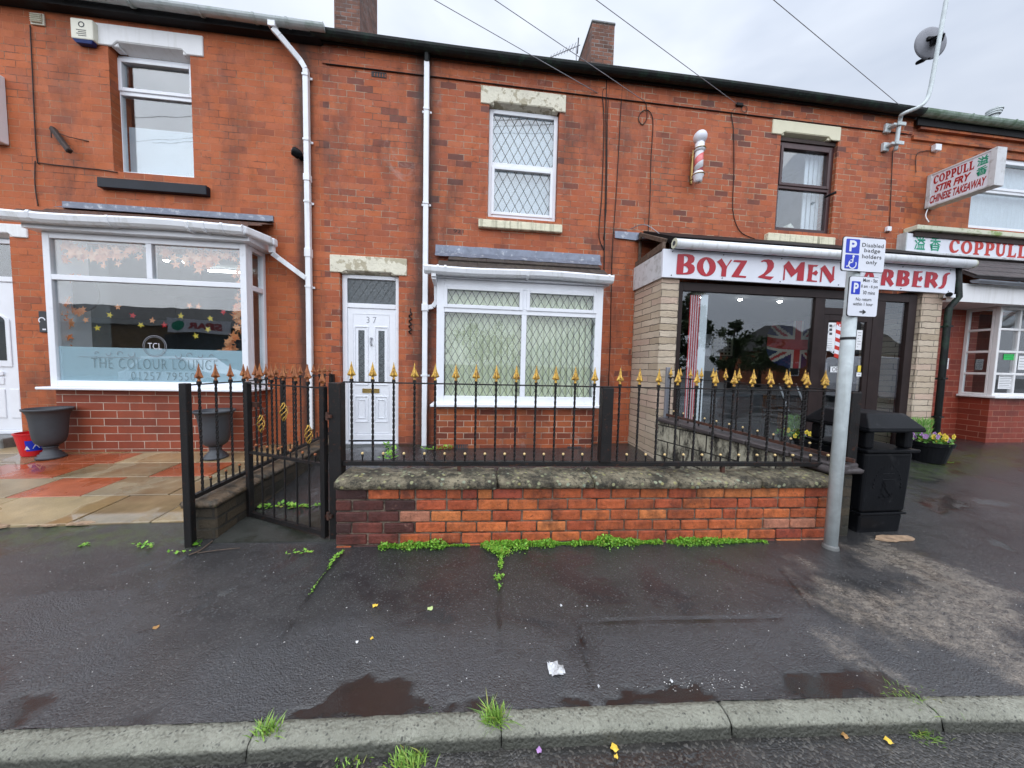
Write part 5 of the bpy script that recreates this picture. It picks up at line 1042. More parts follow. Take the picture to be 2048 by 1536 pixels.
# barber pole
p0, p1 = at(1399, 272, -.16), at(1397, 366, -.16); bp_ = thing('barber_pole', 'red and white striped barber pole with a white globe on the upper wall', 'barber pole', (p0.x, 0, p1.z)); X, Y = (p0.x+p1.x)/2, -.16; Z1, Z0 = p0.z, p1.z; H = Z1-Z0
mb = MB(); mb.lathe((X, Y, Z1-.02), [(.001, -.058)]+[(.098*math.sin(a), -.098*math.cos(a)) for a in [math.pi*k/14 for k in range(1, 14)]]+[(.001, .098)], 24); mb.build('globe', 'signwhite', bp_, smooth=True)
r = .062; z_a, z_b = Z0+.16, Z1-.24
mb = MB(); mb.lathe((X, Y, z_b), [(r*1.05, 0), (r*1.3, .02), (r*1.3, .05), (r*1.05, .07), (r*1.1, .12), (r*.8, .15)], 24); mb.build('cap', 'upvc', bp_, smooth=True)
mb = MB(); mb.lathe((X, Y, Z0), [(r*.6, 0), (r*1.0, .03), (r*1.0, .07), (r*1.3, .10), (r*1.3, .13), (r*1.05, z_a-Z0)], 24); mb.build('base', 'upvc', bp_, smooth=True)
t = NT('spiral stripe'); P = t.obj(); s = t.n('ShaderNodeSeparateXYZ'); t.set(s.inputs[0], P)
ang = t.math('ARCTAN2', t.math('SUBTRACT', s.outputs[1], Y), t.math('SUBTRACT', s.outputs[0], X)); fr_ = t.math('FRACT', t.math('ADD', t.math('MULTIPLY', ang, -1/(2*math.pi)), t.math('MULTIPLY', s.outputs[2], 4.6)))
t.bsdf(t.mix(t.ramp(fr_, [(.47, 0.0), (.50, 1.0)]), (.75, .75, .78), t.mix(0.0, S(215, 110, 110), (0, 0, 0))), .2); M['spiral'] = t.m
mb = MB(); mb.lathe((X, Y, z_a), [(r, 0), (r, z_b-z_a)], 32); mb.build('striped_cylinder', 'spiral', bp_, smooth=True)
mb = MB()
for zz in (z_b+.04, Z0+.115): ring3 = [(X+r*1.38*math.cos(q), Y+r*1.38*math.sin(q), zz) for q in [2*math.pi*k/20 for k in range(21)]]; mb.tube(ring3, .007, 6); mb.tube([(X-.02, Y+r*1.3, zz), (X-.02, -.002, zz)], .01, 6)
mb.tube([(X-r*1.38, Y+.03, Z0+.115), (X-r*1.38, Y+.03, z_b+.04)], .006, 6); mb.build('bracket', 'brass', bp_)
mb = MB(); mb.box(X-.03, X+.0, -.02, -.001, Z0+.06, Z1-.2); mb.build('back_plate', 'brass', bp_)
# inside the barbers
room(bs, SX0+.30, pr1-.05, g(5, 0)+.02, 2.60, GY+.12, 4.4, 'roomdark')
def thg(name, lab, cat, pts, mat, grp=None, bev=0, sm=False):
    mb = MB(); pts(mb); return tag(mb.build(name, mat, None, bevel=bev, smooth=sm), lab, cat, grp)
fz = g(5, 0)+.02
so = thing('sofa', 'black leather waiting sofa just inside the barber window', 'sofa', (3.9, .2, fz)); mb = MB(); mb.box(3.25, 4.75, .0, .75, fz+.15, fz+.45); mb.build('seat', 'leather', so, bevel=.05, seg=3); mb = MB(); mb.box(3.25, 4.75, -.22, -.001, fz+.10, fz+.86); mb.build('backrest', 'leather', so, bevel=.05, seg=3)
mb = MB(); mb.box(4.76, 4.95, -.2, .75, fz+.1, fz+.62); mb.build('armrest', 'leather', so, bevel=.05, seg=3)
stt = thing('wooden_table', 'varnished wooden table in the middle of the barber shop', 'table', (5.6, 1.0, fz)); mb = MB(); mb.box(5.2, 6.2, .7, 1.3, fz+.68, fz+.74); mb.build('tabletop', 'stool', stt, bevel=.01)
for q in ((5.25, .75), (6.1, .75), (5.25, 1.2), (6.1, 1.2)): MB().box(q[0], q[0]+.07, q[1], q[1]+.07, fz, fz+.679).build('leg', 'stool', stt)
for i, (cx, cy, lb) in enumerate(((5.9, .2, 'white framed folding chair behind the railing spikes inside the barbers'), (6.4, 1.9, 'black barber chair at the back of the shop'))):
    ch = thing('chair', lb, 'chair', (cx, cy, fz)); mt = 'upvc' if i == 0 else 'leather'
    mb = MB(); mb.box(cx-.22, cx+.22, cy-.2, cy+.25, fz+.45, fz+.52); mb.build('seat', 'leather', ch, bevel=.02); mb = MB(); mb.box(cx-.22, cx+.22, cy+.25, cy+.31, fz+.55, fz+1.0); mb.build('backrest', 'leather', ch, bevel=.02)
    for sx in (-.2, .2):
        mb = MB(); mb.tube([(cx+sx, cy-.2, fz), (cx+sx*.9, cy+.28, fz+1.0)], .014, 6); mb.build('leg', mt, ch); mb = MB(); mb.tube([(cx+sx, cy+.28, fz), (cx+sx, cy-.15, fz+.5)], .014, 6); mb.build('leg', mt, ch)
# union flag hung on the back wall
fa, fb = at(1537, 645, .75), at(1640, 728, .75); fw_, fh = fb.x-fa.x+.05, fa.z-fb.z+.05; mb = MB(); nx, nz = 60, 36
def jack(u, v):
    return tuple(2.0*q for q in jack_(u, v))
def jack_(u, v):
    x, y = (u-.5)*2, (v-.5)*1.0*1.0*2*.5; ax, ay = abs(x*1.0), abs(y)
    if ax < .10 or ay < .10: return (.35, .03, .035)
    if ax < .17 or ay < .17: return (.45, .42, .38)
    d = abs(abs(x)*.5-abs(y))
    if d < .035: return (.30, .03, .035)
    if d < .10: return (.42, .40, .36)
    return (.01, .018, .09)
for i in range(nx):
    for j in range(nz):
        u, v = (i+.5)/nx, (j+.5)/nz
        if ((u-.5)/.5)**2+((v-.5)/.5)**4 > 1.0: continue
        mb.c = jack(u, v); f_ = lambda a, b: (fa.x+fw_*a, 0.75+.04*math.sin(a*9), fb.z+fh*b-.10*math.sin(math.pi*a)*(1-b))
        mb.quad(f_(i/nx, j/nz), f_((i+1)/nx, j/nz), f_((i+1)/nx, (j+1)/nz), f_(i/nx, (j+1)/nz))
tag(mb.build('flag', 'attrcol'), 'union flag hung inside the barber shop', 'flag')
a, b = at(1426, 672, 2.4), at(1464, 712, 2.4); pb = thing('picture_frame', 'black framed board of small brown pictures on the back wall of the barbers', 'picture', a)
MB().box(a.x-.04, b.x+.04, 2.4, 2.43, b.z-.04, a.z+.04).build('frame', 'roomdark', pb); MB().box(a.x, b.x, 2.39, 2.399, b.z, a.z).build('board', 'bone', pb); mb = MB()
for i in range(5):
    for j in range(5): mb.box(a.x+.04+(b.x-a.x-.06)*i/5, a.x+.04+(b.x-a.x-.06)*(i+.55)/5, 2.384, 2.389, b.z+.03+(a.z-b.z-.05)*j/5, b.z+.03+(a.z-b.z-.05)*(j+.6)/5)
mb.build('picture', 'darkwood', pb)
for k, ((px0, py0), (px1, py1)) in enumerate((((1409, 668), (1422, 688)), ((1408, 690), (1421, 712)))):
    a, b = at(px0, py0, 1.6), at(px1, py1, 1.6); tag(MB().box(a.x, b.x, 1.6, 1.605, b.z, a.z).build('notice', 'signwhite'), '%s grey notice left of the picture board inside the barbers' % ('upper', 'lower')[k], 'notice')
for (px, py), lb in (((1398, 597), 'lit ceiling spot nearest the striped blind in the barbers'), ((1480, 601), 'lit ceiling spot in the middle of the barber window'), ((1559, 605), 'lit ceiling spot at the right of the barber window')):
    p = gr(px, py, 2.56); o = thing('ceiling_spot', lb, 'light', p, 'spot lamps in the barbers'); mb = MB(); mb.lathe((p.x, p.y, p.z), [(.015, 0), (.028, .006), (.028, .012)], 16); mb.build('lens', 'spot', o); MB().lathe((p.x, p.y, p.z+.021), [(.035, 0), (.035, .012)], 16).build('rim', 'upvc', o)
# papers and stickers on the barber door
DG = GY-.004
def sheet(px0, py0, px1, py1, mat, lab, lines=0, name='notice', cat='notice', y=None, lm='roomdark'):
    y = DG if y is None else y; a, b = at(px0, py0, y), at(px1, py1, y); o = thing(name, lab, cat, (a.x, y, b.z)); MB().box(a.x, b.x, y-.0015, y, b.z, a.z).build('sheet', mat, o)
    if lines:
        mb = MB()
        for k in range(lines): zz = a.z-(a.z-b.z)*(k+1)/(lines+1); mb.quad((a.x+.02, y-.0025, zz), (b.x-.02-(.04 if k % 3 == 2 else 0), y-.0025, zz), (b.x-.02-(.04 if k % 3 == 2 else 0), y-.0025, zz+.006), (a.x+.02, y-.0025, zz+.006))
        mb.build('print', lm, o)
    return o
o = sheet(1637, 644, 1668, 702, 'paper', 'large white price notice with small photos on the left of the barber door', 0)
mb = MB()
for i in range(3):
    for j in range(3): a = at(1641+9*i, 649+8*j, DG-.003); b = at(1646+9*i, 654+8*j, DG-.003); mb.box(a.x, b.x, DG-.003, DG-.002, b.z, a.z)
for k in range(5): a = at(1641, 677+4.5*k, DG-.003); b = at(1664, 678.2+4.5*k, DG-.003); mb.box(a.x, b.x, DG-.003, DG-.002, b.z, a.z)
mb.build('print', 'roomdark', o)
sheet(1636, 704, 1651, 724, 'paper', 'small white sheet below the price notice on the barber door', 4); sheet(1714, 660, 1722, 700, 'paper', 'narrow white sheet right of the grey pole on the barber door', 6); sheet(1713, 745, 1722, 753, 'paper', 'small white label under the yellow sticker on the barber door', 1)
sheet(1716, 731, 1721, 744, 'yellowleaf', 'small yellow sticker on the barber door', 0, 'sticker', 'sticker')
o = sheet(1661, 733, 1690, 745, 'paper', 'small white OPEN sign on the barber door', 0, 'open_sign', 'sign'); a, b = at(1664, 743, DG-.003), at(1688, 735, DG-.003); text(o, 'OPEN', lambda u, v: (u, DG-.0032, v), a.x, b.x, a.z, b.z, 'black')
p = at(1646, 624, GY+.1); tag(MB().box(p.x-.07, p.x+.07, GY+.1, GY+.12, p.z-.025, p.z+.025).build('neon_sign', 'pinklamp', bevel=.01), 'small glowing pink sign at the top of the barber door', 'sign')
a, b = at(1662, 791, 1.0), at(1676, 786+5, 1.0); tag(MB().box(a.x, a.x+.18, 1.0, 1.02, a.z-.03, a.z+.09).build('screen', 'screen'), 'small lit blue screen low inside the barber door', 'screen')
c0, c1 = at(1685, 635, DG), at(1680, 722, DG); stp = thing('pole_sticker', 'red and white barber pole sticker with a lettered ring on the door glass', 'sticker', c1)
cx = (c0.x+c1.x)/2-.02; zt, zb2 = c0.z, c1.z; mb = MB(); wd = .085; n = 9
for i in range(n):
    mb.cur = i % 2; z0_, z1_ = zb2+.06+(zt-zb2-.12)*i/n, zb2+.06+(zt-zb2-.12)*(i+1)/n; dz = .05; mb.quad((cx-wd, DG-.002, z0_+dz*.0), (cx+wd, DG-.002, z0_-dz), (cx+wd, DG-.002, z1_-dz), (cx-wd, DG-.002, z1_))
mb.prism([(cx-.06, DG-.002, zt-.055), (cx+.06, DG-.002, zt-.10), (cx+.04, DG-.002, zt), (cx-.03, DG-.002, zt)], (0, .001, 0)); mb.build('stripes', ['orange', 'signwhite'], stp)
mb = MB(); ring(mb, cx, (zt+zb2)/2, .235, .004, DG-.0015, 40); ring(mb, cx, (zt+zb2)/2, .19, .003, DG-.0015, 40, math.pi*1.15, math.pi*1.85)
for a in [math.pi*(1.25+.07*k) for k in range(8)]+[math.pi*(.3+.06*k) for k in range(7)]: q = (cx+.212*math.cos(a), (zt+zb2)/2+.212*math.sin(a)); mb.box(q[0]-.010, q[0]+.010, DG-.0025, DG-.002, q[1]-.015, q[1]+.015)
mb.build('lettered_ring', 'signwhite', stp)

# ------------------------------------------------------------------ house 4: takeaway
tk = thing('takeaway_building', 'orange brick takeaway with a white gridded bay window, right end of the terrace', 'shop', (10, 0, 0))
a = at(1941, 318, .03); b_ = at(1931, 455, .03); uw = (b_.x, b_.x+1.9, b_.z-.01, at(2040, 322, .03).z)
BX0, BX1, TBY = 8.93, 12.2, -.40
house_shell(tk, XC, 14, [(uw[0], uw[1], uw[2], uw[3]), (9.1, 12.0, 1.0, 2.6)], 'brickfar')
MB().box(XC+.001, 14, -.034, -.001, 5.45, 5.52).build('eaves_course', 'brickfar', tk); MB().box(XC+.1, 14, -.05, -.001, 5.62, 5.74).build('eaves_course', 'brickfar', tk); MB().box(XC, 14, -.07, -.05, 5.66, 5.86).build('fascia_board', 'fascia', tk)
gutter(tk, 7.41, 14, -.12, 5.845, .075, 'guttergreen', clips=(8.3, 9.2, 10.2)); MB().box(XC+.002, BX0+.3, -.003, -.0005, 0, 2.62).build('painted_wall', 'bricktk', tk)
window(tk, uw[0], uw[1], uw[2], uw[3], .03, [(at(2010, 385, .03).z, []), (0, [])], fw=.06, bw=.06, sashes={(1, 0)}, pane='glassup'); room(tk, uw[0]-.3, uw[1]+.3, 3.7, 5.7, .27, 2.4, 'roomlight')
mb = MB(); n = 40
for i in range(n): x = uw[0]+.08+(uw[1]-.15-uw[0])*i/n; mb.quad((x, .16+.015*(i % 2), uw[2]+.03), (x+(uw[1]-.15-uw[0])/n, .16+.015*((i+1) % 2), uw[2]+.03), (x+(uw[1]-.15-uw[0])/n, .16+.015*((i+1) % 2), uw[3]-.05), (x, .16+.015*(i % 2), uw[3]-.05))
mb.build('net_curtain', 'curtain', tk)
a, b = at(1827, 455, -.14), at(2048, 470, -.14); mb = MB(); mb.box(a.x, 13, -.20, -.001, a.z-.05, a.z+.03); mb.build('canopy_board', 'mossgutter', tk, bevel=.01)
MB().box(a.x+.04, 13, -.14, -.001, a.z-.14, a.z-.051).build('canopy_soffit', 'darkwood', tk)
fs = thing('shop_sign', 'long white takeaway fascia sign with orange red capitals and two green characters', 'sign', (10, -.12, 3.7)); FY = -.13
a, b = at(1815, 464, FY), at(1818, 501, FY); fz1, fz0 = a.z-.01, b.z; MB().box(a.x+.01, 13, FY+.012, -.002, fz0, fz1).build('sign_panel', 'signwhite', fs); MB().box(a.x-.01, a.x+.0095, FY, -.002, fz0-.01, fz1+.01).build('frame', 'galv', fs); MB().box(a.x+.01, 13, FY, -.002, fz0-.03, fz0-.001).build('frame', 'signdirty', fs)
LC = {'C': [[(.98, .72), (.92, .98), (.85, .93), (.70, 1), (.45, 1), (.2, .9), (.04, .68), (0, .45), (.06, .22), (.22, .06), (.48, 0), (.75, .06), (.95, .24), (.88, .30), (.70, .20), (.50, .18), (.36, .32), (.32, .55), (.36, .78), (.50, .90), (.66, .84), (.78, .68)]],
      'O': [ell(.5, .5, .5, .5, 24), ell(.5, .5, .22, .36, 18)],
      'P': [[(0, 0), (.62, 0), (.60, .09), (.45, .13), (.45, .38), (.70, .38), (.92, .48), (1, .68), (.94, .88), (.72, 1), (0, 1), (.02, .92), (.14, .87), (.14, .12), (0, .08)], [(.45, .52), (.58, .53), (.66, .68), (.58, .86), (.45, .87)]],
      'U': [[(0, 1), (.44, 1), (.42, .91), (.34, .88), (.34, .34), (.42, .20), (.54, .17), (.66, .24), (.70, .38), (.70, .87), (.60, .91), (.60, 1), (1, 1), (.98, .91), (.88, .87), (.88, .32), (.78, .10), (.55, 0), (.32, .01), (.12, .14), (.06, .34), (.06, .88), (0, .92)]],
      'L': [[(0, 0), (.95, 0), (1, .34), (.92, .36), (.78, .16), (.48, .13), (.48, .87), (.62, .92), (.62, 1), (0, 1), (0, .92), (.14, .87), (.14, .12), (0, .08)]]}
def serif(parent, word, f3, x0, x1, z0, z1, mat, gap=.12):
    wd = {'C': .95, 'O': 1.05, 'P': .92, 'U': 1.0, 'L': .88}; tot = sum(wd[c] for c in word)+gap*(len(word)-1); k = (x1-x0)/tot; x = x0
    for c in word:
        mb = MB(); mb.poly([[(x+u*wd[c]*k, z0+v*(z1-z0)) for u, v in l] for l in LC[c]], f3); mb.build('letter', mat, parent); x += (wd[c]+gap)*k
F = lambda u, v: (u, FY+.009, v); A_ = lambda px, py: at(px, py, FY+.009)
zt, zb2 = A_(1910, 479).z, A_(1905, 506).z
x0_ = A_(1899, 490).x; x1_ = A_(2053, 510).x; serif(fs, 'COPPULL', F, x0_, x1_, zb2, zt, 'orange')
text(fs, '溢', F, A_(1829, 485).x, A_(1851, 485).x, A_(1840, 500).z, A_(1840, 471).z, 'greentext', off=.015); text(fs, '香', F, A_(1860, 485).x, A_(1882, 485).x, A_(1870, 502).z, A_(1870, 474).z, 'greentext', off=.015)
text(fs, 'STIR FRY', F, x1_+.3, x1_+1.8, zb2, zt, 'orange', off=.03)
# bay roof, fascia, soffit
zg2 = at(1925, 557, -.62).z; mb = MB(); mb.prism([(7.9, -.62, zg2+.02), (7.9, -.002, fz0-.06), (7.9, -.002, fz0-.02), (7.9, -.64, zg2+.05)], (5.5, 0, 0)); mb.build('bay_roof', 'slate', tk)
mb = MB()
for r in range(4):
    for i in range(24):
        x = 7.9+.235*i+(.11 if r % 2 else 0); t0, t1 = r/4, (r+1)/4+.03; ya, yb = -.65+.62*t0, -.65+.62*t1; za_, zb_ = zg2+.055+(fz0-.07-zg2)*t0, zg2+.05+(fz0-.07-zg2)*t1
        mb.prism([(x, ya, za_), (x, yb, zb_), (x, yb, zb_+.006), (x, ya, za_+.014)], (.228, 0, 0))
mb.build('roof_slates', 'slate', tk)
gutter(tk, 7.85, 13, -.66, zg2-.02, .05, 'galvdark', name='bay_gutter', clips=(8.6, 9.5)); MB().box(7.62, 13, -.58, -.50, at(1900, 603, -.55).z, zg2-.06).build('bay_fascia', 'whitepaint', tk); MB().box(7.64, 13, -.499, -.004, at(1900, 603, -.55).z+.01, at(1900, 603, -.55).z+.04).build('soffit', 'whitepaint', tk)
# bay with small panes
gz = g(10, -.4)
mb = MB(); mb.box(BX0+.03, BX1, TBY+.03, -.004, gz-.2, 1.02); mb.build('bay_wall', 'bricktk', tk); MB().box(BX0-.05, BX1, TBY-.07, -.004, 1.021, 1.06).build('window_sill', 'whitepaint', tk, bevel=.008)
zt = at(1900, 603, -.55).z+.008
xsv = [at(q, 700, TBY).x for q in (2003, 2026)]; step = .40
vx = [BX0+.05+step*k for k in range(1, 8)]; hz = [1.06+(zt-1.06)*k/4 for k in (1, 2, 3)]
bwn, _p = window(tk, BX0, BX1, 1.062, zt, TBY, [(z, vx) for z in hz]+[(0, vx)], fw=.05, bw=.04, dep=.06, mat='whitepaint', name='bay_window')
mb = MB(); ys = TBY+.062; mb.box(BX0, BX0+.05, ys, ys+.03, 1.062, zt); mb.box(BX0, BX0+.05, -.05, -.004, 1.062, zt)
for z in [1.085]+hz+[zt-.025]: mb.box(BX0+.002, BX0+.048, ys+.03, -.05, z-.02, z+.02)
rt = mb.build('bay_return', 'whitepaint', tk, bevel=.004); MB().box(BX0+.02, BX0+.026, ys+.03, -.05, 1.08, zt-.02).build('pane', 'glass', rt)
ca_ = (BX0+.05+step, BX0+.05+2*step); 
mb = MB(); zz0, zz1 = hz[2]+.03, zt-.05
P4 = [(ca_[0]+.03, TBY-.02, zz1), (ca_[1]-.03, TBY-.02, zz1), (ca_[1]-.03, TBY-.26, zz0+.06), (ca_[0]+.03, TBY-.26, zz0+.06)]
for i in range(4): mb.bar(P4[i], P4[(i+1) % 4], .045, .04, up=(0, 1, .6))
cs = mb.build('casement', 'whitepaint', tk); mb = MB(); mb.prism(P4, (0, .004, .002)); mb.build('pane', 'glass', cs)
room(tk, BX0-.2, BX1, gz, 2.62, .27, 3.5, 'roomdark')
NY_ = TBY+.028
def sheet2(px0, py0, px1, py1, mat, lab, lines): sheet(px0, py0, px1, py1, mat, lab, lines, y=NY_)
sheet2(2008, 708, 2028, 720, 'papergreen', 'bright green notice in the takeaway bay window', 2); sheet2(1998, 750, 2023, 778, 'paper', 'white printed notice below the green one in the takeaway window', 7); sheet2(2038, 712, 2060, 740, 'paper', 'white notice cut by the right edge of the photo', 4)
sheet(1883, 716, 1896, 738, 'paper', 'white notice on the red wall beside the black downpipe', 5, y=-.006)

# projecting sign of the takeaway
PX = at(1850, 385, 0).x+.02; pz1, pz0 = at(1850, 353, 0).z, at(1849, 417, 0).z; PY0, PY1 = -.03, -.755; TH = .15
pg = thing('projecting_sign', 'white lightbox sign sticking out from the wall with red and green lettering', 'sign', (PX, 0, pz0))
MB().box(PX, PX+TH, PY1, PY0, pz0, pz1).build('lightbox', 'signwhite', pg, bevel=.004)
mb = MB(); mb.box(PX-.012, PX+TH+.012, PY1-.02, PY1+.05, pz0-.014, pz1+.014); mb.box(PX-.012, PX+TH+.012, PY0-.03, PY0+.025, pz0-.012, pz1+.012); mb.box(PX-.01, PX+TH+.01, PY1+.051, PY0-.031, pz1-.015, pz1+.012); mb.box(PX-.01, PX+TH+.01, PY1+.051, PY0-.031, pz0-.012, pz0+.015); mb.build('frame', 'signdirty', pg, bevel=.003)
Hs = pz1-pz0; Ls = -.03-(-.705)
F = lambda u, v: (PX-.003, -.06-u*(Ls-.035), pz0+.03+v*(Hs-.06))
serif(pg, 'COPPULL', F, .04, .76, .68, .97, 'redtext', gap=.08); text(pg, 'STIR FRY', F, .08, .72, .37, .62, 'redtext', off=.04, shear=.25); text(pg, 'CHINESE TAKEAWAY', F, .0, .98, .03, .30, 'redtext', off=.03, shear=.25)
text(pg, '溢', F, .80, .98, .70, .99, 'greentext', off=.02); text(pg, '香', F, .80, .98, .38, .66, 'greentext', off=.02)
mb = MB(); mb.bar((PX+TH/2, -.001, pz1-.1), (PX+TH/2, -.028, pz1-.1), .12, .2); mb.build('mounting', 'galv', pg)
wire('wall_cable', [(PX+.03, -.03, pz0), (PX-.04, -.05, pz0-.15), (PX-.04, -.10, pz0-.28)], .008, 'upvcpipe', 'white cable hanging from the projecting sign to the mossy board')
a = at(1872, 296, -.03); jb = thing('junction_box', 'small white junction box high on the wall above the projecting sign', 'box', a); MB().box(a.x-.06, a.x+.06, -.07, -.001, a.z-.06, a.z+.05).build('cover', 'upvc', jb, bevel=.008)
a = at(1777, 458, -.03); jb = thing('junction_box', 'tiny white socket box on the wall left of the takeaway sign', 'box', a); MB().box(a.x-.04, a.x+.04, -.05, -.001, a.z-.04, a.z+.04).build('cover', 'upvc', jb, bevel=.006)
wire('wall_cable', [W0(q) for q in ((1832, 345), (1833, 310), (1850, 302), (1866, 302))], .005, 'iron', 'thin cable curving into the small white junction box')
# satellite pole and dish
MY = -.12; pts = [at(*q, yy) for q, yy in zip(((1791, 301), (1800, 240), (1806, 228), (1838, 214), (1853, 200), (1860, 180), (1866, 150), (1880, 70), (1894, -8)), (-.11, -.13, -.20, -.31, -.33, -.33, -.33, -.33, -.33))]
sm_ = thing('satellite_pole', 'bent galvanised pole clamped to the wall and carrying a grey dish', 'pole', (pts[0].x, MY, pts[0].z)); mb = MB()
out = []
for i in range(len(pts)-1):
    p0, p1, p2, p3 = pts[max(i-1, 0)], pts[i], pts[i+1], pts[min(i+2, len(pts)-1)]
    for k in range(5): t2 = k/5; out.append(.5*((2*p1)+(p2-p0)*t2+(2*p0-5*p1+4*p2-p3)*t2*t2+(3*p1-p0-3*p2+p3)*t2**3))
out.append(pts[-1]); mb.tube(out, .027, 12); mb.build('mast', 'galv', sm_, smooth=True)
for q in ((1796, 250), (1792, 288)):
    c_ = at(*q, MY); mb = MB(); mb.box(c_.x-.13, c_.x-.02, -.05, -.001, c_.z-.07, c_.z+.07); mb.box(c_.x-.10, c_.x+.0, MY-.02, -.05, c_.z-.02, c_.z+.02); mb.box(c_.x-.05, c_.x+.10, MY-.045, MY-.028, c_.z-.03, c_.z+.03); mb.build('wall_clamp', 'galv', sm_, bevel=.006)
dc = at(1878, 77, -.31); ds_ = thing('satellite_dish', 'grey round satellite dish seen from behind against the sky', 'dish', dc)
nrm = Vector((-.80, .55, .25)).normalized(); nrm = Vector((.16, .98, .03)).normalized(); ux = nrm.cross(Vector((0, 0, 1))).normalized(); uz = ux.cross(nrm); vs_ = []; fs_ = []; rr = .25; nr, na = 8, 36
cen = dc+nrm*.10+Vector((.05, 0, .07))
for i in range(nr+1):
    for k in range(na): q = i/nr; a = 2*math.pi*k/na; vs_.append(cen+ux*(q*rr*math.cos(a))+uz*(q*rr*math.sin(a))+nrm*(.055*q*q))
for i in range(nr):
    for k in range(na): fs_.append((i*na+k, i*na+(k+1) % na, (i+1)*na+(k+1) % na, (i+1)*na+k))
mb = MB(); mb.add(vs_, fs_); do2 = mb.build('reflector', mk('grey dish paint', (.19, .195, .22), .5, var=.1), ds_, smooth=True); sl = do2.modifiers.new('solid', 'SOLIDIFY'); sl.thickness = .006
mb = MB(); mb.bar(tuple(cen), tuple(dc), .12, .10); mb.bar(tuple(cen-ux*.12+uz*.02), tuple(cen+ux*.12+uz*.02), .05, .06); mb.build('mount', 'castblack', ds_, bevel=.008)
ln = at(1838, 125, -.05); mb = MB(); mb.tube([tuple(cen-uz*.24+nrm*.03), tuple(ln)], .012, 8); mb.build('feed_arm', 'castblack', ds_); mb = MB(); mb.tube([tuple(ln-Vector((.06, .02, .03))), tuple(ln+Vector((.05, -.02, .03)))], [.028, .036], 12); mb.build('receiver', 'castblack', ds_, smooth=True)
# flue cowl on the roof
p = at(1986, 233, 1.2); fc = thing('flue_cowl', 'pale metal flue cowl poking above the takeaway gutter', 'flue', p); mb = MB(); mb.lathe((p.x, p.y, p.z-.35), [(.075, 0), (.075, .37)], 20); mb.build('pipe', 'galv', fc, smooth=True)
mb = MB()
for k in range(3): mb.lathe((p.x+.012*k, p.y, p.z+.02+.045*k), [(.08, 0), (.105+.008*k, .0), (.105+.008*k, .03), (.08, .035)], 20)
mb.build('cowl', 'galv', fc)

# ================================================================== FRONT GARDEN OF NUMBER 37
FA, FB = Vector((-1.03, -2.530, 0)), Vector((2.93, -2.705, 0)); FD = (FB-FA).normalized(); FN = Vector((-FD.y, FD.x, 0)); FRZ = math.atan2(FD.y, FD.x); FL = (FB-FA).length
def onf(px, py, off=0):                      # (distance along the front wall, height) seen through a pixel
    a, b = FA+FN*off, FB+FN*off; p = online(px, py, a, b); return (p-a).dot(FD), p.z
gw = thing('garden_wall', 'low red brick garden wall with mossy stone coping along the pavement', 'wall', FA, rz=FRZ)
WT = .452; TH_ = .23
mb = MB(); mb.box(.006, FL+.10, .012, TH_-.012, -.2, WT-.004); mb.build('mortar_core', 'mortar', gw, local=True)
mb = MB(); bl, bh, gap = .235, .0875, .011; PAL = [(.50, .115, .038), (.60, .155, .045), (.55, .13, .042), (.46, .095, .036), (.64, .20, .06), (.36, .07, .036), (.55, .22, .13), (.24, .065, .045)]
z = WT-.004; row = 0
while z > -.06:
    x = -(.118 if row % 2 else 0)+random.uniform(-.004, .004); zz = z-bh
    while x < FL+.12:
        ln_ = bl if random.random() > .08 else bl*.5
        x2 = min(x+ln_, FL+.13); a = max(x, 0); c = random.choice(PAL[:5] if random.random() < .75 else PAL); k = random.uniform(.8, 1.1)
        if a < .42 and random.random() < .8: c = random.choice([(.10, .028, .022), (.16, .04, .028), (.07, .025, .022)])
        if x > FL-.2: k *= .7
        mb.c = tuple(q*k for q in c); yo = random.uniform(-.003, .003)
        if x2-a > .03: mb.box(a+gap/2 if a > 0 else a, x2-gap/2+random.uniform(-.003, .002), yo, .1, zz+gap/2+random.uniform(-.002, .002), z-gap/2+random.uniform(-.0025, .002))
        x = x2
    for yy in (.112,): mb.box(.0-.002, .1, yy, TH_, zz+gap/2, z-gap/2)
    z = zz; row += 1
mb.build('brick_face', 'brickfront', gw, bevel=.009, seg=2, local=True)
# coping stones with chipped arrises
js = [onf(q, 965)[0] for q in (690, 995, 1187, 1352, 1521, 1652)]; js[0] = .0; js[-1] = FL+.06
def copestone(mb, a, b, y0, y1, z0, h, sx=0, ch=.025, seed=0):
    n = max(4, int((b-a)/.022)); pr = [(y0+.012, z0), (y0, z0+.012), (y0-.002, z0+h*.74), (y0+ch, z0+h*.92), (y0+ch*2.2, z0+h), (y0+(y1-y0)*.4, z0+h+.01), (y0+(y1-y0)*.65, z0+h+.012), (y1-.03, z0+h), (y1, z0+h*.6), (y1, z0)]
    vs = []
    for i in range(n+1):
        x = a+(b-a)*i/n; e_ = min(i, n-i); rd = .014 if e_ == 0 else 0
        for k, (y, z) in enumerate(pr):
            q = Vector((x*9+seed, y*9, z*9)); d = .016*noise.noise(q)+.010*noise.noise(q*3.1)+.005*noise.noise(q*8)
            vs.append((x+.01*noise.noise(Vector((y*12, z*12, a+seed)))*(1 if e_ == 0 else 0), y+(d if k in (1, 2, 3, 4) else 0)+(rd if k < 5 else -rd), z+(d*.8 if 1 < k < 8 else 0)-(rd if 2 < k < 8 else 0)))
    P_ = len(pr); mb.add(vs, [(i*P_+k, (i+1)*P_+k, (i+1)*P_+(k+1) % P_, i*P_+(k+1) % P_) for i in range(n) for k in range(P_)]+[tuple(range(P_)), tuple(range((n+1)*P_-1, n*P_-1, -1))])
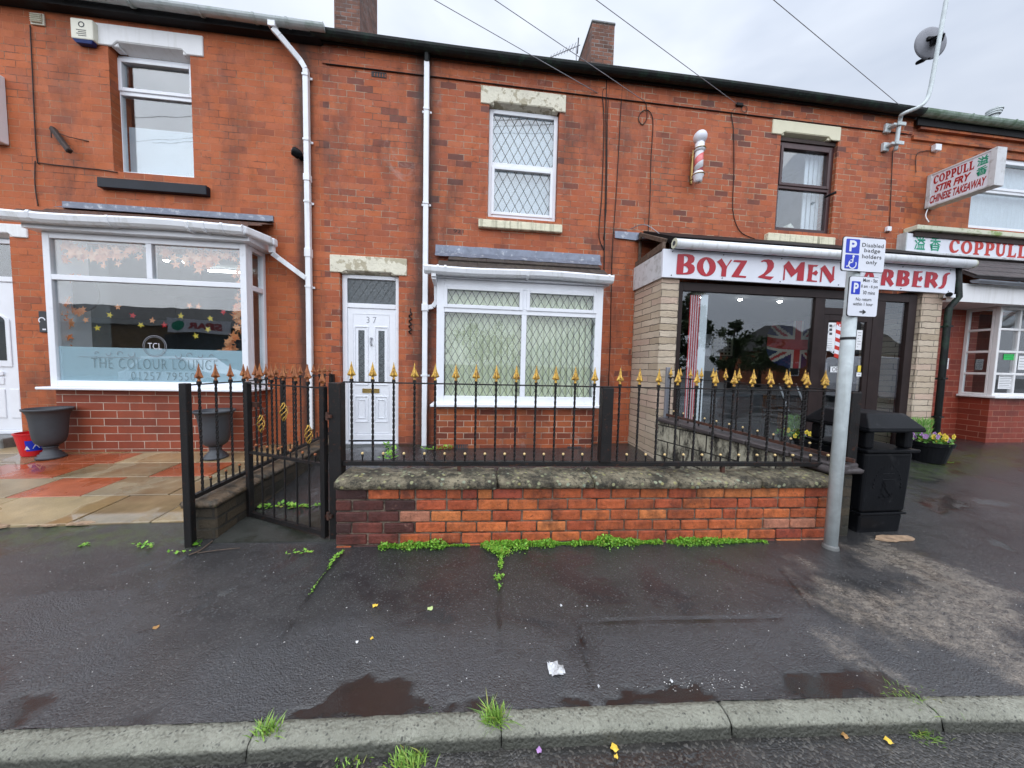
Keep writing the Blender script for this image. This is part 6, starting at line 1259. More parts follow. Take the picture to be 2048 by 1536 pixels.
for i, (a, b) in enumerate(zip(js, js[1:])):
    mb = MB(); copestone(mb, a+.004, b-.004, -.045+random.uniform(-.006, .006), .285, WT+random.uniform(-.002, .004), .075+random.uniform(-.004, .006), seed=i*3.7, ch=.018); mb.build('coping_stone', 'coping', gw, smooth=True, local=True)

# railings: one bar with its spear, one short ball bar, then copies
def twisted(mb, x, y, z0, z1, s=.0075, turns=46, sharp=True):
    n = int((z1-z0)*turns); vs = []
    for i in range(n+1):
        a = i*math.pi/4
        for k in range(4): vs.append((x+s*1.35*math.cos(a+math.pi/2*k), y+s*1.35*math.sin(a+math.pi/2*k), z0+(z1-z0)*i/n))
    mb.add(vs, [(i*4+k, i*4+(k+1) % 4, (i+1)*4+(k+1) % 4, (i+1)*4+k) for i in range(n) for k in range(4)]+[(3, 2, 1, 0), (n*4, n*4+1, n*4+2, n*4+3)])
def spear(mb, z, k=.90):                     # barbed four-edged spear head
    P = [(0, .152), (.010, .105), (.021, .062), (.033, .036)]; vs = []
    mb.lathe((0, 0, z), [(.011*k, 0), (.013*k, .006), (.009*k, .014), (.010*k, .026)], 8)
    for sg in range(4):
        a = math.pi/2*sg; ca, sa = math.cos(a), math.sin(a)
        Q = lambda r, w_, h: (r*k*ca-w_*sa, r*k*sa+w_*ca, z+h*k)
        mb.add([Q(.0, .0, .152), Q(.016, .003, .080), Q(.036, .0015, .034), Q(.012, .010, .046), Q(.004, .0, .020), Q(.016, -.003, .080), Q(.036, -.0015, .034), Q(.012, -.010, .046)],
               [(0, 1, 3), (1, 2, 3), (3, 2, 4), (0, 7, 5), (5, 7, 6), (7, 4, 6), (0, 5, 1), (1, 5, 6, 2), (2, 6, 4)])
    mb.lathe((0, 0, z), [(.009*k, .02), (.013*k, .05), (.008*k, .10), (.002, .15*k)], 4, rot=math.pi/4)
def railmeshes(zb_, zt_, gold, short=.055, s=.0075):
    b = MB(); twisted(b, 0, 0, zb_, zt_, s); b.box(-.011, .011, -.011, .011, zt_-.002, zt_+.022); bo = b.build('bar', 'iron'); sp = MB(); spear(sp, zt_+.022); so = sp.build('spearhead', gold)
    q = MB(); q.lathe((0, 0, zb_), [(.006, 0), (.006, short-.02), (.010, short-.018), (.010, short-.012), (.006, short-.008)], 8); qo = q.build('stub', 'iron'); r = MB(); r.lathe((0, 0, zb_+short+.004), [(.001, -.011)]+[(.011*math.sin(a), -.011*math.cos(a)) for a in [math.pi*i/8 for i in range(1, 8)]]+[(.001, .011)], 12); ro = r.build('ball', 'ball' if gold == 'gold' else 'goldrust', smooth=True)
    return bo.data, so.data, qo.data, ro.data, (bo, so, qo, ro)
def putbars(root, meshes, xs_, bx_, z=0, y=0):
    for x in xs_:
        o = bpy.data.objects.new('bar', meshes[0]); COL.objects.link(o); o.parent = root; o.location = (x, y, z); h = bpy.data.objects.new('spearhead', meshes[1]); COL.objects.link(h); h.parent = o; h.rotation_euler = (0, 0, random.uniform(-.15, .15))
    for x in bx_:
        o = bpy.data.objects.new('stub', meshes[2]); COL.objects.link(o); o.parent = root; o.location = (x, y, z); h = bpy.data.objects.new('ball', meshes[3]); COL.objects.link(h); h.parent = o
# front railing
ZT, ZB = 1.243, .622; OFF = .135
fr = thing('iron_railing', 'long black railing with gold spear tips standing on the front garden wall', 'railing', FA+FN*OFF, rz=FRZ)
fx = lambda px, py=770: onf(px, py, OFF)[0]
xp0, xp1, xp2 = fx(674), fx(1214), fx(1706)
mb = MB(); mb.box(xp0+.045, xp2, -.016, .016, ZT-.007, ZT+.003); mb.build('top_rail', 'iron', fr, bevel=.002, local=True)
mb = MB(); mb.box(xp0+.045, xp2, -.018, .018, ZB-.036, ZB); mb.build('bottom_rail', 'iron', fr, bevel=.002, local=True)
for xq, zq in ((xp0, .0), (xp1, ZB-.036+.0365), (xp2, .58)):
    mb = MB(); mb.box(xq-.045, xq+.045, -.045 if zq < .1 else -.042, .042, zq-.02 if zq < .1 else zq, ZT-.008); mb.build('post', 'iron', fr, bevel=.004, local=True)
for q in (918, 1445): x = fx(q, 935); MB().box(x-.014, x+.014, -.012, .012, WT+.06, ZB-.0365).build('foot', 'rustiron', fr, local=True)
mG = railmeshes(ZB, ZT, 'gold')
xs_a = [fx(703)+(fx(1189)-fx(703))*i/12 for i in range(13)]; xs_b = [fx(1240)+(fx(1650)-fx(1240))*i/11 for i in range(12)]; xs_b.append(xs_b[-1]+(xs_b[-1]-xs_b[-2]))
mid = lambda v: [(a+b)/2 for a, b in zip(v, v[1:])]
putbars(fr, mG, xs_a+xs_b, mid(xs_a)+mid(xs_b))
for o in mG[4]: bpy.data.objects.remove(o)
# gate, standing half open
g0, g1 = Vector((-1.135, -2.43, 0)), Vector((-1.955, -2.03, 0)); gd = (g1-g0).normalized(); GL = (g1-g0).length
gate = thing('garden_gate', 'half open black iron gate with gold basket twists hinged beside the garden wall', 'gate', g0, rz=math.atan2(gd.y, gd.x))
GZ0, GZ1, GZM = .055, 1.205, .60
for xq in (.022, GL-.022): MB().box(xq-.022, xq+.022, -.02, .02, GZ0-.03, GZ1).build('stile', 'iron', gate, bevel=.003, local=True)
for zq, h in ((GZ0, .035), (GZM, .020), (GZ1-.012, .010)): MB().box(.0445, GL-.0445, -.014, .014, zq-h/2, zq+h/2).build('rail', 'iron', gate, local=True)
mg = railmeshes(GZM, GZ1, 'goldrust'); xg = [.045+(GL-.09)*(i+1)/6 for i in range(5)]
mb_ = MB(); twisted(mb_, 0, 0, GZM+.011, GZ1+.01, .007); mb_.box(-.011, .011, -.011, .011, GZ1+.008, GZ1+.03); bm_ = mb_.build('bar', 'iron'); mb_ = MB(); mb_.tube([(0, 0, GZ0+.018), (0, 0, GZM-.011)], .0075, 6); lb_ = mb_.build('lower_bar', 'iron'); sp_ = MB(); spear(sp_, GZ1+.028); spo = sp_.build('spearhead', 'goldrust')
bk = MB()
for k in range(4): bk.tube([((.004+.022*math.sin(math.pi*i/16))*math.cos(math.pi/2*k+i*.35), (.004+.022*math.sin(math.pi*i/16))*math.sin(math.pi/2*k+i*.35), .15*(i/16-.5)) for i in range(17)], .004, 5)
bko = bk.build('basket_twist', 'gold', smooth=True)
for i, x in enumerate(xg+[.03, GL-.025]):
    if i < 5:
        o = bpy.data.objects.new('bar', bm_.data); COL.objects.link(o); o.parent = gate; o.location = (x, 0, 0); h = bpy.data.objects.new('spearhead', spo.data); COL.objects.link(h); h.parent = o
        o2 = bpy.data.objects.new('lower_bar', lb_.data); COL.objects.link(o2); o2.parent = gate; o2.location = (x, 0, 0)
        if i in (0, 2, 4): h = bpy.data.objects.new('basket_twist', bko.data); COL.objects.link(h); h.parent = o; h.location = (0, 0, {0: .82, 2: .98, 4: .86}[i])
    else: h = bpy.data.objects.new('spearhead', spo.data); COL.objects.link(h); h.parent = gate; h.location = (x, 0, -.025)
for x in mid([.045]+xg+[GL-.045]): o = bpy.data.objects.new('stub', mg[2]); COL.objects.link(o); o.parent = gate; o.location = (x, 0, .010); h = bpy.data.objects.new('ball', mg[3]); COL.objects.link(h); h.parent = o
mb = MB(); mb.box(GL-.10, GL+.0, -.045, -.021, .99, 1.03); mb.tube([(GL-.03, -.04, 1.01), (GL-.10, -.07, .98), (GL-.13, -.07, .93)], .006, 6); mb.build('latch', 'rustiron', gate, local=True)
for zq in (.20, .98): mb = MB(); mb.tube([(-.018, -.0, zq-.03), (-.018, -.0, zq+.03)], .014, 8); mb.box(-.055, 0, -.008, .008, zq-.012, zq+.012); mb.build('hinge', 'rustiron', gate, local=True)
for o in list(mg[4])+[bm_, lb_, spo, bko]: bpy.data.objects.remove(o)
# low side wall and railing between the salon and number 37
sw = thing('side_wall', 'low mossy dark brick wall between salon paving and garden path', 'wall', (-2.1, -2.35, 0))
mb = MB(); mb.box(-2.20, -1.97, -2.36, -.01, -.1, .265); mb.build('brickwork', 'sidewall', sw, bevel=.01)
M['sidecope'] = mk('brown gritty coping', (.13, .09, .055), .5, var=.3, vs=20, col2=(.04, .035, .025), lo=.45, hi=.6, ds=9, bump=.02, bs=35)
ms_ = Matrix.Rotation(math.pi/2, 4, 'Z')
for i in range(4):
    mb = MB(); a, b = -2.39+i*.595, -2.39+(i+1)*.595; copestone(mb, a, b-.006, -.13, .13, .266, .04, seed=20+i, ch=.02)
    mb.v = [(-2.085+y, x, z) for x, y, z in mb.v]; mb.f = [tuple(reversed(f)) for f in mb.f]; mb.build('coping_stone', 'sidecope', sw, smooth=True)
lr = thing('iron_railing', 'rusty spear topped railing running back to the houses beside the salon paving', 'railing', (-2.09, -2.44, 0), rz=math.pi/2)
LZ0, LZ1 = .375, 1.20; LEN = 2.38
MB().box(.04, LEN, -.012, .012, LZ1-.005, LZ1+.004).build('top_rail', 'iron', lr, local=True); MB().box(.04, LEN, -.018, .018, LZ0-.03, LZ0).build('bottom_rail', 'iron', lr, local=True)
MB().box(-.025, .025, -.025, .025, -.03, 1.215).build('post', 'iron', lr, bevel=.004, local=True); MB().box(LEN-.03, LEN+.03, -.03, .03, .3, 1.21).build('post', 'iron', lr, bevel=.004, local=True); MB().box(1.16, 1.20, -.02, .02, .3, LZ1-.006).build('post', 'iron', lr, bevel=.004, local=True)
mL = railmeshes(LZ0, LZ1, 'goldrust', short=.075); xl = [.12+.157*i for i in range(15)]; putbars(lr, mL, xl, mid(xl)+[xl[-1]+.08]); 
for o in mL[4]: bpy.data.objects.remove(o)
# right-hand boundary: block wall with sloping look and a railing
ra, rb = Vector((2.60, -.86, 0)), Vector((3.13, -2.60, 0)); rd_ = (rb-ra).normalized(); rL = (rb-ra).length; rrz = math.atan2(rd_.y, rd_.x)
bw_ = thing('boundary_wall', 'pale stained block wall with brown coping in front of the barber window', 'wall', ra, rz=rrz)
mb = MB(); c = [ra+rd_*(-.02)+Vector((0, 0, 0)), ra+rd_*(rL-.05)]; nn = Vector((-rd_.y, rd_.x, 0)); 
q = [(-.02, -.09), (rL+.05, -.09), (rL+.05, .09), (-.02, .09)]
def loc2(u, v, z): p = ra+rd_*u+nn*v; return (p.x, p.y, z)
zA, zB = .68, .575
mb.add([loc2(u, v, -.1) for u, v in q]+[loc2(u, v, zA if u < 0 else zB) for u, v in q], [(0, 3, 2, 1), (4, 5, 6, 7), (0, 1, 5, 4), (1, 2, 6, 5), (2, 3, 7, 6), (3, 0, 4, 7)]); mb.build('blockwork', 'block', bw_)
mb = MB(); n = 5
for i in range(n):
    u0_, u1_ = -.03+(rL+.12)*i/n, -.03+(rL+.12)*(i+1)/n-.006; z_ = lambda u: zA+.002+(zB-zA)*(u/(rL+.1))
    mb.add([loc2(u, v, z_(u)) for u, v in ((u0_, -.13), (u1_, -.13), (u1_, .13), (u0_, .13))]+[loc2(u, v, z_(u)+.05) for u, v in ((u0_, -.13), (u1_, -.13), (u1_, .13), (u0_, .13))], [(0, 3, 2, 1), (4, 5, 6, 7), (0, 1, 5, 4), (1, 2, 6, 5), (2, 3, 7, 6), (3, 0, 4, 7)])
mb.build('coping', 'slate', bw_, bevel=.01)
rr_ = thing('iron_railing', 'short gold tipped railing on the block wall in front of the barber window', 'railing', ra, rz=rrz)
ZRT = 1.27; 
mb = MB(); mb.bar(loc2(0, 0, 1.285), loc2(rL+.1, 0, 1.245), .025, .009); mb.build('top_rail', 'iron', rr_); mb = MB(); mb.bar(loc2(0, 0, .775), loc2(rL+.1, 0, .665), .03, .03); mb.build('bottom_rail', 'rustiron', rr_)
MB().box(ra.x-.02, ra.x+.03, ra.y-.04, ra.y+.0, .66, 1.42).build('post', 'galvdark', rr_, bevel=.004)
mR = railmeshes(.70, 1.265, 'gold'); xr_ = [.07+.147*i for i in range(12)]; putbars(rr_, mR, xr_, []); 
for i, x in enumerate(mid(xr_)): 
    o = bpy.data.objects.new('stub', mR[2]); COL.objects.link(o); o.parent = rr_; o.location = (x, 0, .09-.11*x/rL-.005); h = bpy.data.objects.new('ball', mR[3]); COL.objects.link(h); h.parent = o
for o in mR[4]: bpy.data.objects.remove(o)
# wall end pier stone by the bin
pe = thing('wall_pier', 'dark mossy stone pier between the garden wall and the litter bin', 'pier', (3.05, -2.62, 0)); MB().box(2.97, 3.22, -2.66, -2.40, -.05, .55).build('pier', 'sidewall', pe, bevel=.02); mb = MB(); copestone(mb, 2.95, 3.27, -2.70, -2.36, .551, .05, seed=44); mb.build('cap_stone', 'slate', pe, smooth=True)
# path and yard floor of number 37
mb = MB(); mb.box(-1.96, 2.52, -2.30, -.24, -.1, .02); 
yd = MB(); yd.add([(-1.965, -2.42, -.05), (2.75, -2.60, -.05), (2.52, -.02, -.05), (-1.965, -.02, -.05), (-1.965, -2.42, .012), (2.75, -2.60, .012), (2.52, -.02, .158), (-1.965, -.02, .158)], [(4, 5, 6, 7), (0, 1, 5, 4), (1, 2, 6, 5), (3, 0, 4, 7)])
M['yard'] = mk('damp mossy concrete', (.045, .047, .042), .25, var=.3, vs=2, col2=(.02, .022, .016), lo=.45, hi=.6, ds=2.5, bump=.003, bs=90); struct(yd.build('garden_path', 'yard'))

# ================================================================== POLE, SIGNS, BIN, TUBS
pb_ = gr(1666, 1098); PXX, PYY = pb_.x+.0, pb_.y+.02
po = thing('sign_post', 'grey galvanised post with a black strap standing at the right end of the garden wall', 'post', (PXX, PYY, 0))
mb = MB(); mb.lathe((PXX, PYY, 0), [(.042, -.1), (.042, 1.83), (.038, 1.84), (.038, 2.39)], 28); mb.build('tube', 'galv', po, smooth=True)
MB().lathe((PXX, PYY, 0), [(.044, 1.655), (.044, 1.675)], 24).build('strap', 'black', po); MB().lathe((PXX, PYY, 0), [(.055, -.01), (.050, .02), (.043, .03)], 24).build('collar', 'step', po)
SYY = PYY-.055
def plate(name, tl, tr, bl, br, lab):
    c = [at(*q, SYY) for q in (tl, tr, br, bl)]; x0, x1 = (c[0].x+c[3].x)/2, (c[1].x+c[2].x)/2; z1, z0 = (c[0].z+c[1].z)/2, (c[2].z+c[3].z)/2
    o = thing(name, lab, 'sign', ((x0+x1)/2, SYY, z0)); rd = .018
    def rr(x0, x1, z0, z1, r, n=5): return [(cx+r*math.cos(a), cz+r*math.sin(a)) for cx, cz, a0 in ((x1-r, z0+r, -math.pi/2), (x1-r, z1-r, 0), (x0+r, z1-r, math.pi/2), (x0+r, z0+r, math.pi)) for a in [a0+math.pi/2*k/n for k in range(n+1)]]
    mb = MB(); mb.prism([(a, SYY+.004, b) for a, b in rr(x0, x1, z0, z1, rd)], (0, .003, 0)); mb.build('back_plate', 'black', o); mb = MB(); mb.prism([(a, SYY, b) for a, b in rr(x0+.004, x1-.004, z0+.004, z1-.004, rd)], (0, .0035, 0)); mb.build('sign_face', 'signwhite', o)
    mb = MB(); mb.box(PXX-.05, PXX+.05, SYY+.0072, PYY-.03, z0+.04, z0+.07); mb.box(PXX-.05, PXX+.05, SYY+.0072, PYY-.03, z1-.07, z1-.04); mb.build('bracket', 'galvdark', o)
    return o, x0, x1, z0, z1, rr
o, x0, x1, z0, z1, rr = plate('parking_sign', (1686, 474), (1773, 476), (1683, 542), (1768, 546), 'upper white parking sign reading Disabled badge holders only'); W_, H_ = x1-x0, z1-z0
Q = lambda u, v: (u, SYY-.0012, v); Q2 = lambda u, v: (u, SYY-.0022, v); U = lambda a: x0+W_*a; V = lambda b: z0+H_*b
for a, b, c, d in ((.07, .385, .52, .93), (.07, .385, .07, .48)): mb = MB(); mb.prism([(p, SYY-.001, q) for p, q in rr(U(a), U(b), V(c), V(d), .008)], (0, .0008, 0)); mb.build('blue_panel', 'signblue', o)
Pl = [[(0, 0), (.30, 0), (.30, .36), (.55, .36), (.82, .42), (.97, .57), (.97, .78), (.82, .93), (.55, 1), (0, 1)], [(.30, .60), (.52, .60), (.64, .65), (.64, .73), (.52, .78), (.30, .78)]]
def letP(o, a, b, c, d): mb = MB(); mb.poly([[(U(a+(b-a)*x), V(c+(d-c)*y)) for x, y in l] for l in Pl], Q2); mb.build('letter', 'signwhite', o)
letP(o, .145, .315, .57, .89)
mb = MB(); yb = SYY-.0022; cx, cz = U(.245), V(.21); rw = .031; ring(mb, cx, cz, rw, .0042, yb, 24, math.pi*.75, math.pi*2.15)
def stroke(mb, pts, w_, y):
    for (a, b), (c, d) in zip(pts, pts[1:]): dx, dz = c-a, d-b; l = math.hypot(dx, dz); nx_, nz_ = -dz/l*w_/2, dx/l*w_/2; mb.quad((a+nx_, y, b+nz_), (c+nx_, y, d+nz_), (c-nx_, y, d-nz_), (a-nx_, y, b-nz_))
stroke(mb, [(cx+.002, V(.40)), (cx-.001, V(.26)), (cx+-.020, V(.245)), (cx-.040, V(.13)), (cx-.052, V(.135))], .0095, yb-.0003); stroke(mb, [(cx, V(.33)), (cx-.020, V(.325))], .006, yb-.0005)
mb.poly([ell(cx+.003, V(.43), .0095, .0095, 12)], lambda u, v: (u, yb-.0006, v)); mb.build('wheelchair_symbol', 'signwhite', o)
for s_, a, b, c, d in (('Disabled', .44, .94, .73, .84), ('badge', .50, .87, .545, .69), ('holders', .46, .91, .40, .515), ('only', .56, .82, .205, .35)): text(o, s_, Q, U(a), U(b), V(c), V(d), 'black', off=.006, space=1.08)
o, x0, x1, z0, z1, rr = plate('parking_sign', (1699, 550), (1761, 556), (1695, 631), (1753, 636), 'lower white parking sign with Mon - Sat hours and an arrow'); W_, H_ = x1-x0, z1-z0
mb = MB(); mb.prism([(p, SYY-.001, q) for p, q in rr(U(.07), U(.36), V(.55), V(.87), .006)], (0, .0008, 0)); mb.build('blue_panel', 'signblue', o); letP(o, .14, .30, .59, .83)
for s_, a, b, c, d in (('Mon - Sat', .44, .92, .865, .955), ('8 am - 6 pm', .385, .94, .70, .80), ('30 mins', .46, .86, .56, .65), ('No return', .25, .76, .395, .475), ('within 1 hour', .17, .83, .275, .355)): text(o, s_, Q, U(a), U(b), V(c), V(d), 'black', off=.004)
mb = MB(); stroke(mb, [(U(.40), V(.12)), (U(.58), V(.12))], .010, SYY-.0012); stroke(mb, [(U(.50), V(.165)), (U(.60), V(.12))], .009, SYY-.0016); stroke(mb, [(U(.60), V(.12)), (U(.50), V(.075))], .009, SYY-.002); mb.build('arrow', 'black', o)

# litter bin
bx0, bx1, by0 = 3.34, 3.80, -2.64; by1 = by0+.46
lb = thing('litter_bin', 'large black moulded litter bin beside the grey sign post', 'bin', ((bx0+bx1)/2, (by0+by1)/2, 0))
zt_ = lambda py: at(1765, py, by0).z
zl0, zbr, zband = zt_(868), zt_(898), zt_(1028); ztop = zt_(828)
def taper(mb, x0, x1, y0, y1, z0, z1, e0, e1): mb.add([(x0-e0, y0-e0, z0), (x1+e0, y0-e0, z0), (x1+e0, y1+e0, z0), (x0-e0, y1+e0, z0), (x0-e1, y0-e1, z1), (x1+e1, y0-e1, z1), (x1+e1, y1+e1, z1), (x0-e1, y1+e1, z1)], [(0, 3, 2, 1), (4, 5, 6, 7), (0, 1, 5, 4), (1, 2, 6, 5), (2, 3, 7, 6), (3, 0, 4, 7)])
mb = MB(); taper(mb, bx0, bx1, by0, by1, -.02, zband-.01, -.020, -.010); mb.build('plinth', 'castblack', lb, bevel=.02, seg=3)
mb = MB(); taper(mb, bx0, bx1, by0, by1, zband-.009, zband+.012, .004, .004); mb.build('band', 'castblack', lb, bevel=.006, seg=2)
mb = MB(); taper(mb, bx0, bx1, by0, by1, zband+.0125, zbr-.03, -.004, .010); mb.build('body', 'castblack', lb, bevel=.025, seg=3)
mb = MB(); taper(mb, bx0, bx1, by0, by1, zbr-.029, zbr+.0, .035, .04); mb.build('rim', 'castblack', lb, bevel=.01, seg=2)
for (a, b) in ((0, 0), (1, 0), (0, 1), (1, 1)):
    mb = MB(); xa = bx0-.005 if a == 0 else bx1-.075; ya = by0-.005 if b == 0 else by1-.075; mb.box(xa, xa+.08, ya, ya+.08, zbr+.001, zl0+.02); mb.build('corner_post', 'castblack', lb, bevel=.02, seg=3)
mb = MB(); taper(mb, bx0, bx1, by0, by1, zl0+.021, zl0+.05, .05, .055); taper(mb, bx0, bx1, by0, by1, zl0+.0505, ztop+.0, .055, -.04); mb.build('lid', 'castblack', lb, bevel=.012, seg=3)
MB().box(bx0+.06, bx1-.06, by0+.1, by1-.06, zbr-.08, zbr-.02).build('inner_tray', 'roomdark', lb)
cx, cz = (bx0+bx1)/2+.01, (zband+zbr)/2; yf = by0-.004; mb = MB()
for k in range(16):
    a = math.pi*(1.02-1.04*k/15)+0; r = .155; q = (cx+r*math.cos(a)*.9, cz-.05+r*1.25*math.sin(a) if 0 < a < math.pi else cz-.05); mb.box(q[0]-.006, q[0]+.006, yf-.004, yf+.01, q[1]-.008, q[1]+.008)
for a, b in ((.09, .07), (.09, .02)): mb.box(cx-.06, cx+.06, yf-.004, yf+.01, cz+b, cz+b+.005)
mb.build('raised_emblem', 'castblack', lb, bevel=.002)
mb = MB(); stroke(mb, [(cx-.05, cz-.02), (cx+.05, cz-.13), (cx+.07, cz-.10)], .012, yf-.004); stroke(mb, [(cx-.04, cz+.0), (cx+.0, cz-.04)], .016, yf-.004); stroke(mb, [(cx-.07, cz-.14), (cx-.02, cz-.15), (cx+.03, cz-.14), (cx+.08, cz-.15)], .012, yf-.0045); stroke(mb, [(cx-.045, cz-.05), (cx-.05, cz-.10), (cx+.0, cz-.14)], .008, yf-.0042)
e_ = mb.build('raised_emblem', 'galvdark' if False else 'castblack', lb)

def urn(px, py, zr, lab, hgt, rm):
    p = gr(px, py); p.z = g(p.x, p.y)+.012; o = thing('plastic_urn', lab, 'planter', p, 'grey urns in front of the salon')
    k = hgt; r = rm
    mb = MB(); mb.lathe(tuple(p), [(r*.58, 0), (r*.62, .015*k), (r*.60, .05*k), (r*.50, .058*k), (r*.52, .09*k), (r*.42, .10*k), (r*.41, .13*k), (r*.31, .15*k), (r*.28, .21*k), (r*.34, .235*k), (r*.30, .25*k)], 32); mb.build('foot', 'urn', o, smooth=True)
    mb = MB(); mb.lathe(tuple(p), [(r*.28, .251*k), (r*.46, .28*k), (r*.60, .33*k), (r*.68, .42*k), (r*.72, .55*k), (r*.76, .75*k), (r*.82, .88*k), (r*.93, .955*k), (r*1.0, .965*k), (r*1.01, 1.0*k), (r*.94, 1.0*k), (r*.80, .93*k), (r*.74, .8*k)], 40); mb.build('bowl', 'urn', o, smooth=True)
    mb = MB(); mb.lathe((p.x, p.y, p.z+.80*k), [(r*.76, 0), (r*.5, .02), (.01, .01)], 20); mb.build('compost', 'soil', o); return o, p
_, pu = urn(103, 918, 0, 'large dark grey urn beside the red bucket and the salon door', .61, .19)
urn(432, 918, 0, 'dark grey urn seen through the left railing under the bay window', .61, .205)
p = gr(70, 912); p.z = g(p.x, p.y)+.014; bk_ = thing('bucket', 'small red plastic bucket with a blue and white label beside the urn', 'bucket', p)
mb = MB(); mb.lathe(tuple(p), [(.095, 0), (.10, .01), (.14, .27), (.148, .27), (.148, .285), (.136, .285), (.09, .02)], 28); mb.build('pail', 'redplastic', bk_, smooth=False)
mb = MB(); mb.lathe((p.x, p.y, p.z), [(.1205, .06), (.141, .22)], 28); keep = []
c_a = math.atan2(-.65, .75)
vs_ = []; 
for k in range(9):
    a = c_a-.5+1.0*k/8; vs_ += [(p.x+.1125*math.cos(a), p.y+.1125*math.sin(a), p.z+.07), (p.x+.1335*math.cos(a), p.y+.1335*math.sin(a), p.z+.20)]
mb = MB(); mb.add(vs_, [(2*k, 2*k+2, 2*k+3, 2*k+1) for k in range(8)]); mb.build('label', 'signblue', bk_)
mb = MB(); a = c_a; P = lambda a, z: (p.x+(.1140+.16*(z-.07))*math.cos(a), p.y+(.1140+.16*(z-.07))*math.sin(a), p.z+z)
mb.add([P(a-.1, .10), P(a+.35, .10), P(a+.1, .17)], [(0, 1, 2)]); mb.add([P(a-.6, .09), P(a-.25, .09), P(a-.4, .14)], [(0, 1, 2)]); mb.build('label_print', 'signwhite', bk_)

def tub(px, py, z, lab, r, h, wide=0):
    p = gr(px, py, z); p.z = g(p.x, p.y); o = thing('flower_tub', lab, 'planter', p, 'black tubs of pansies outside the barbers')
    mb = MB(); mb.lathe(tuple(p), [(r*.72, 0), (r*.74, .02), (r*.92, h*.8), (r*1.0, h*.82), (r*1.02, h), (r*.92, h), (r*.88, h*.9)], 32); mb.build('tub', 'castblack', o, smooth=False)
    mb = MB(); mb.lathe((p.x, p.y, p.z+h*.93), [(r*.9, 0), (.01, .03)], 20); mb.build('compost', 'soil', o)
    def dsk(rr_, z0_, z1_, sx=0, sy=0):
        a, q = random.uniform(0, 6.28), rr_*math.sqrt(random.random()); return (p.x+sx+q*math.cos(a), p.y+sy+q*math.sin(a), p.z+h+random.uniform(z0_, z1_))
    mb = MB(); leafcloud(mb, 420, lambda: dsk(r*.98, -.02, .06), .045); mb.build('leaves', 'tubleaf', o)
    mb = MB()
    for _ in range(900):
        q = dsk(r*.42, .02, .30, -.0, r*.35); d = Vector((q[0]-p.x, q[1]-p.y-r*.35, .25)).normalized(); e2 = Vector(q)+d*random.uniform(.03, .07); s_ = Vector((random.gauss(0, 1), random.gauss(0, 1), 0)).normalized()*.004; mb.add([Vector(q)-s_, Vector(q)+s_, e2], [(0, 1, 2)])
    mb.build('ferny_foliage', 'fern', o)
    def flower(mb, q, s_):
        for k in range(5):
            a = 6.28*k/5+random.random()*.3; c2 = Vector(q)+Vector((math.cos(a)*s_*.5, -.01, math.sin(a)*s_*.5)); mb.add([c2+Vector((math.cos(b)*s_*.45, 0, math.sin(b)*s_*.45)) for b in [6.28*j/6 for j in range(6)]], [tuple(range(6))])
    for i in range(24):
        q = dsk(r*.95, .03, .11); q = (q[0], min(q[1], p.y+.05), q[2]); mb = MB(); flower(mb, q, .042); mb.build('pansy', 'yellowleaf' if (q[0] < p.x+.04) == (px < 1700) and random.random() < .8 else ('purple' if random.random() < .6 else 'yellowleaf'), o)
    return o
tub(1595, 905, None, 'black tub of yellow and purple pansies behind the railing, nearer the barber door', .26, .26)
tub(1852, 921, None, 'black tub of pansies at the foot of the stone pillar by the black downpipe', .25, .30)

# ================================================================== WEEDS, LITTER
def stretch(a, b, n, wy, h, mb, s_=.016, basey=0):
    for i in range(n):
        t_ = random.random(); u = a+(b-a)*t_; env = max(.15, min(1, .55+noise.noise(Vector((u*6, 3, 0)))*1.3))*min(1, min(t_, 1-t_)*9+.15); v = -abs(random.gauss(0, 1))*wy*env*.6; zz = random.random()**1.3*h*env
        q = FA+FD*u+FN*(v-.004); p = Vector((q.x, q.y, zz)); ax = Vector((random.gauss(0, 1), random.gauss(0, 1)-.4, random.random()+.2)).normalized(); sd = ax.cross(Vector((random.gauss(0, 1), random.gauss(0, 1), random.gauss(0, 1)))).normalized(); L_ = s_*random.uniform(.6, 1.2)
        mb.add([p, p+ax*L_*.4+sd*L_*.42, p+ax*L_, p+ax*L_*.4-sd*L_*.42], [(0, 1, 2, 3)])
mb = MB(); F0 = lambda px: onf(px, 1090)[0]
for a, b, n, wy, h in ((758, 832, 900, .06, .05), (830, 895, 800, .05, .055), (890, 938, 250, .03, .02), (962, 1060, 2600, .085, .06), (1050, 1160, 1900, .05, .05), (1150, 1250, 2200, .06, .075), (1240, 1322, 1500, .05, .055), (1334, 1440, 2300, .075, .065), (1430, 1500, 900, .05, .04), (1490, 1530, 160, .04, .015)):
    stretch(F0(a), F0(b), n, wy, h, mb)
def ground_leaves(mb, pts, n, sp, h, s_):
    P_ = [gr(*q) for q in pts]
    for i in range(n):
        k = random.randrange(len(P_)-1) if len(P_) > 1 else 0; c = P_[k].lerp(P_[min(k+1, len(P_)-1)], random.random()); p = c+Vector((random.gauss(0, sp), random.gauss(0, sp*.6), random.random()*h+.002)); ax = Vector((random.gauss(0, 1), random.gauss(0, 1), random.random()*.8)).normalized(); sd = ax.cross(Vector((0, 0, 1))).normalized(); L_ = s_*random.uniform(.5, 1.2)
        mb.add([p, p+ax*L_*.45+sd*L_*.35, p+ax*L_, p+ax*L_*.45-sd*L_*.35], [(0, 1, 2, 3)])
ground_leaves(mb, [(985, 1100), (1010, 1110)], 700, .03, .035, .015); ground_leaves(mb, [(1003, 1108), (1001, 1138)], 160, .006, .01, .014)
stuff(mb.build('weed_strip', 'weed'), 'bright green small leaved weeds along the foot of the garden wall', 'weeds')
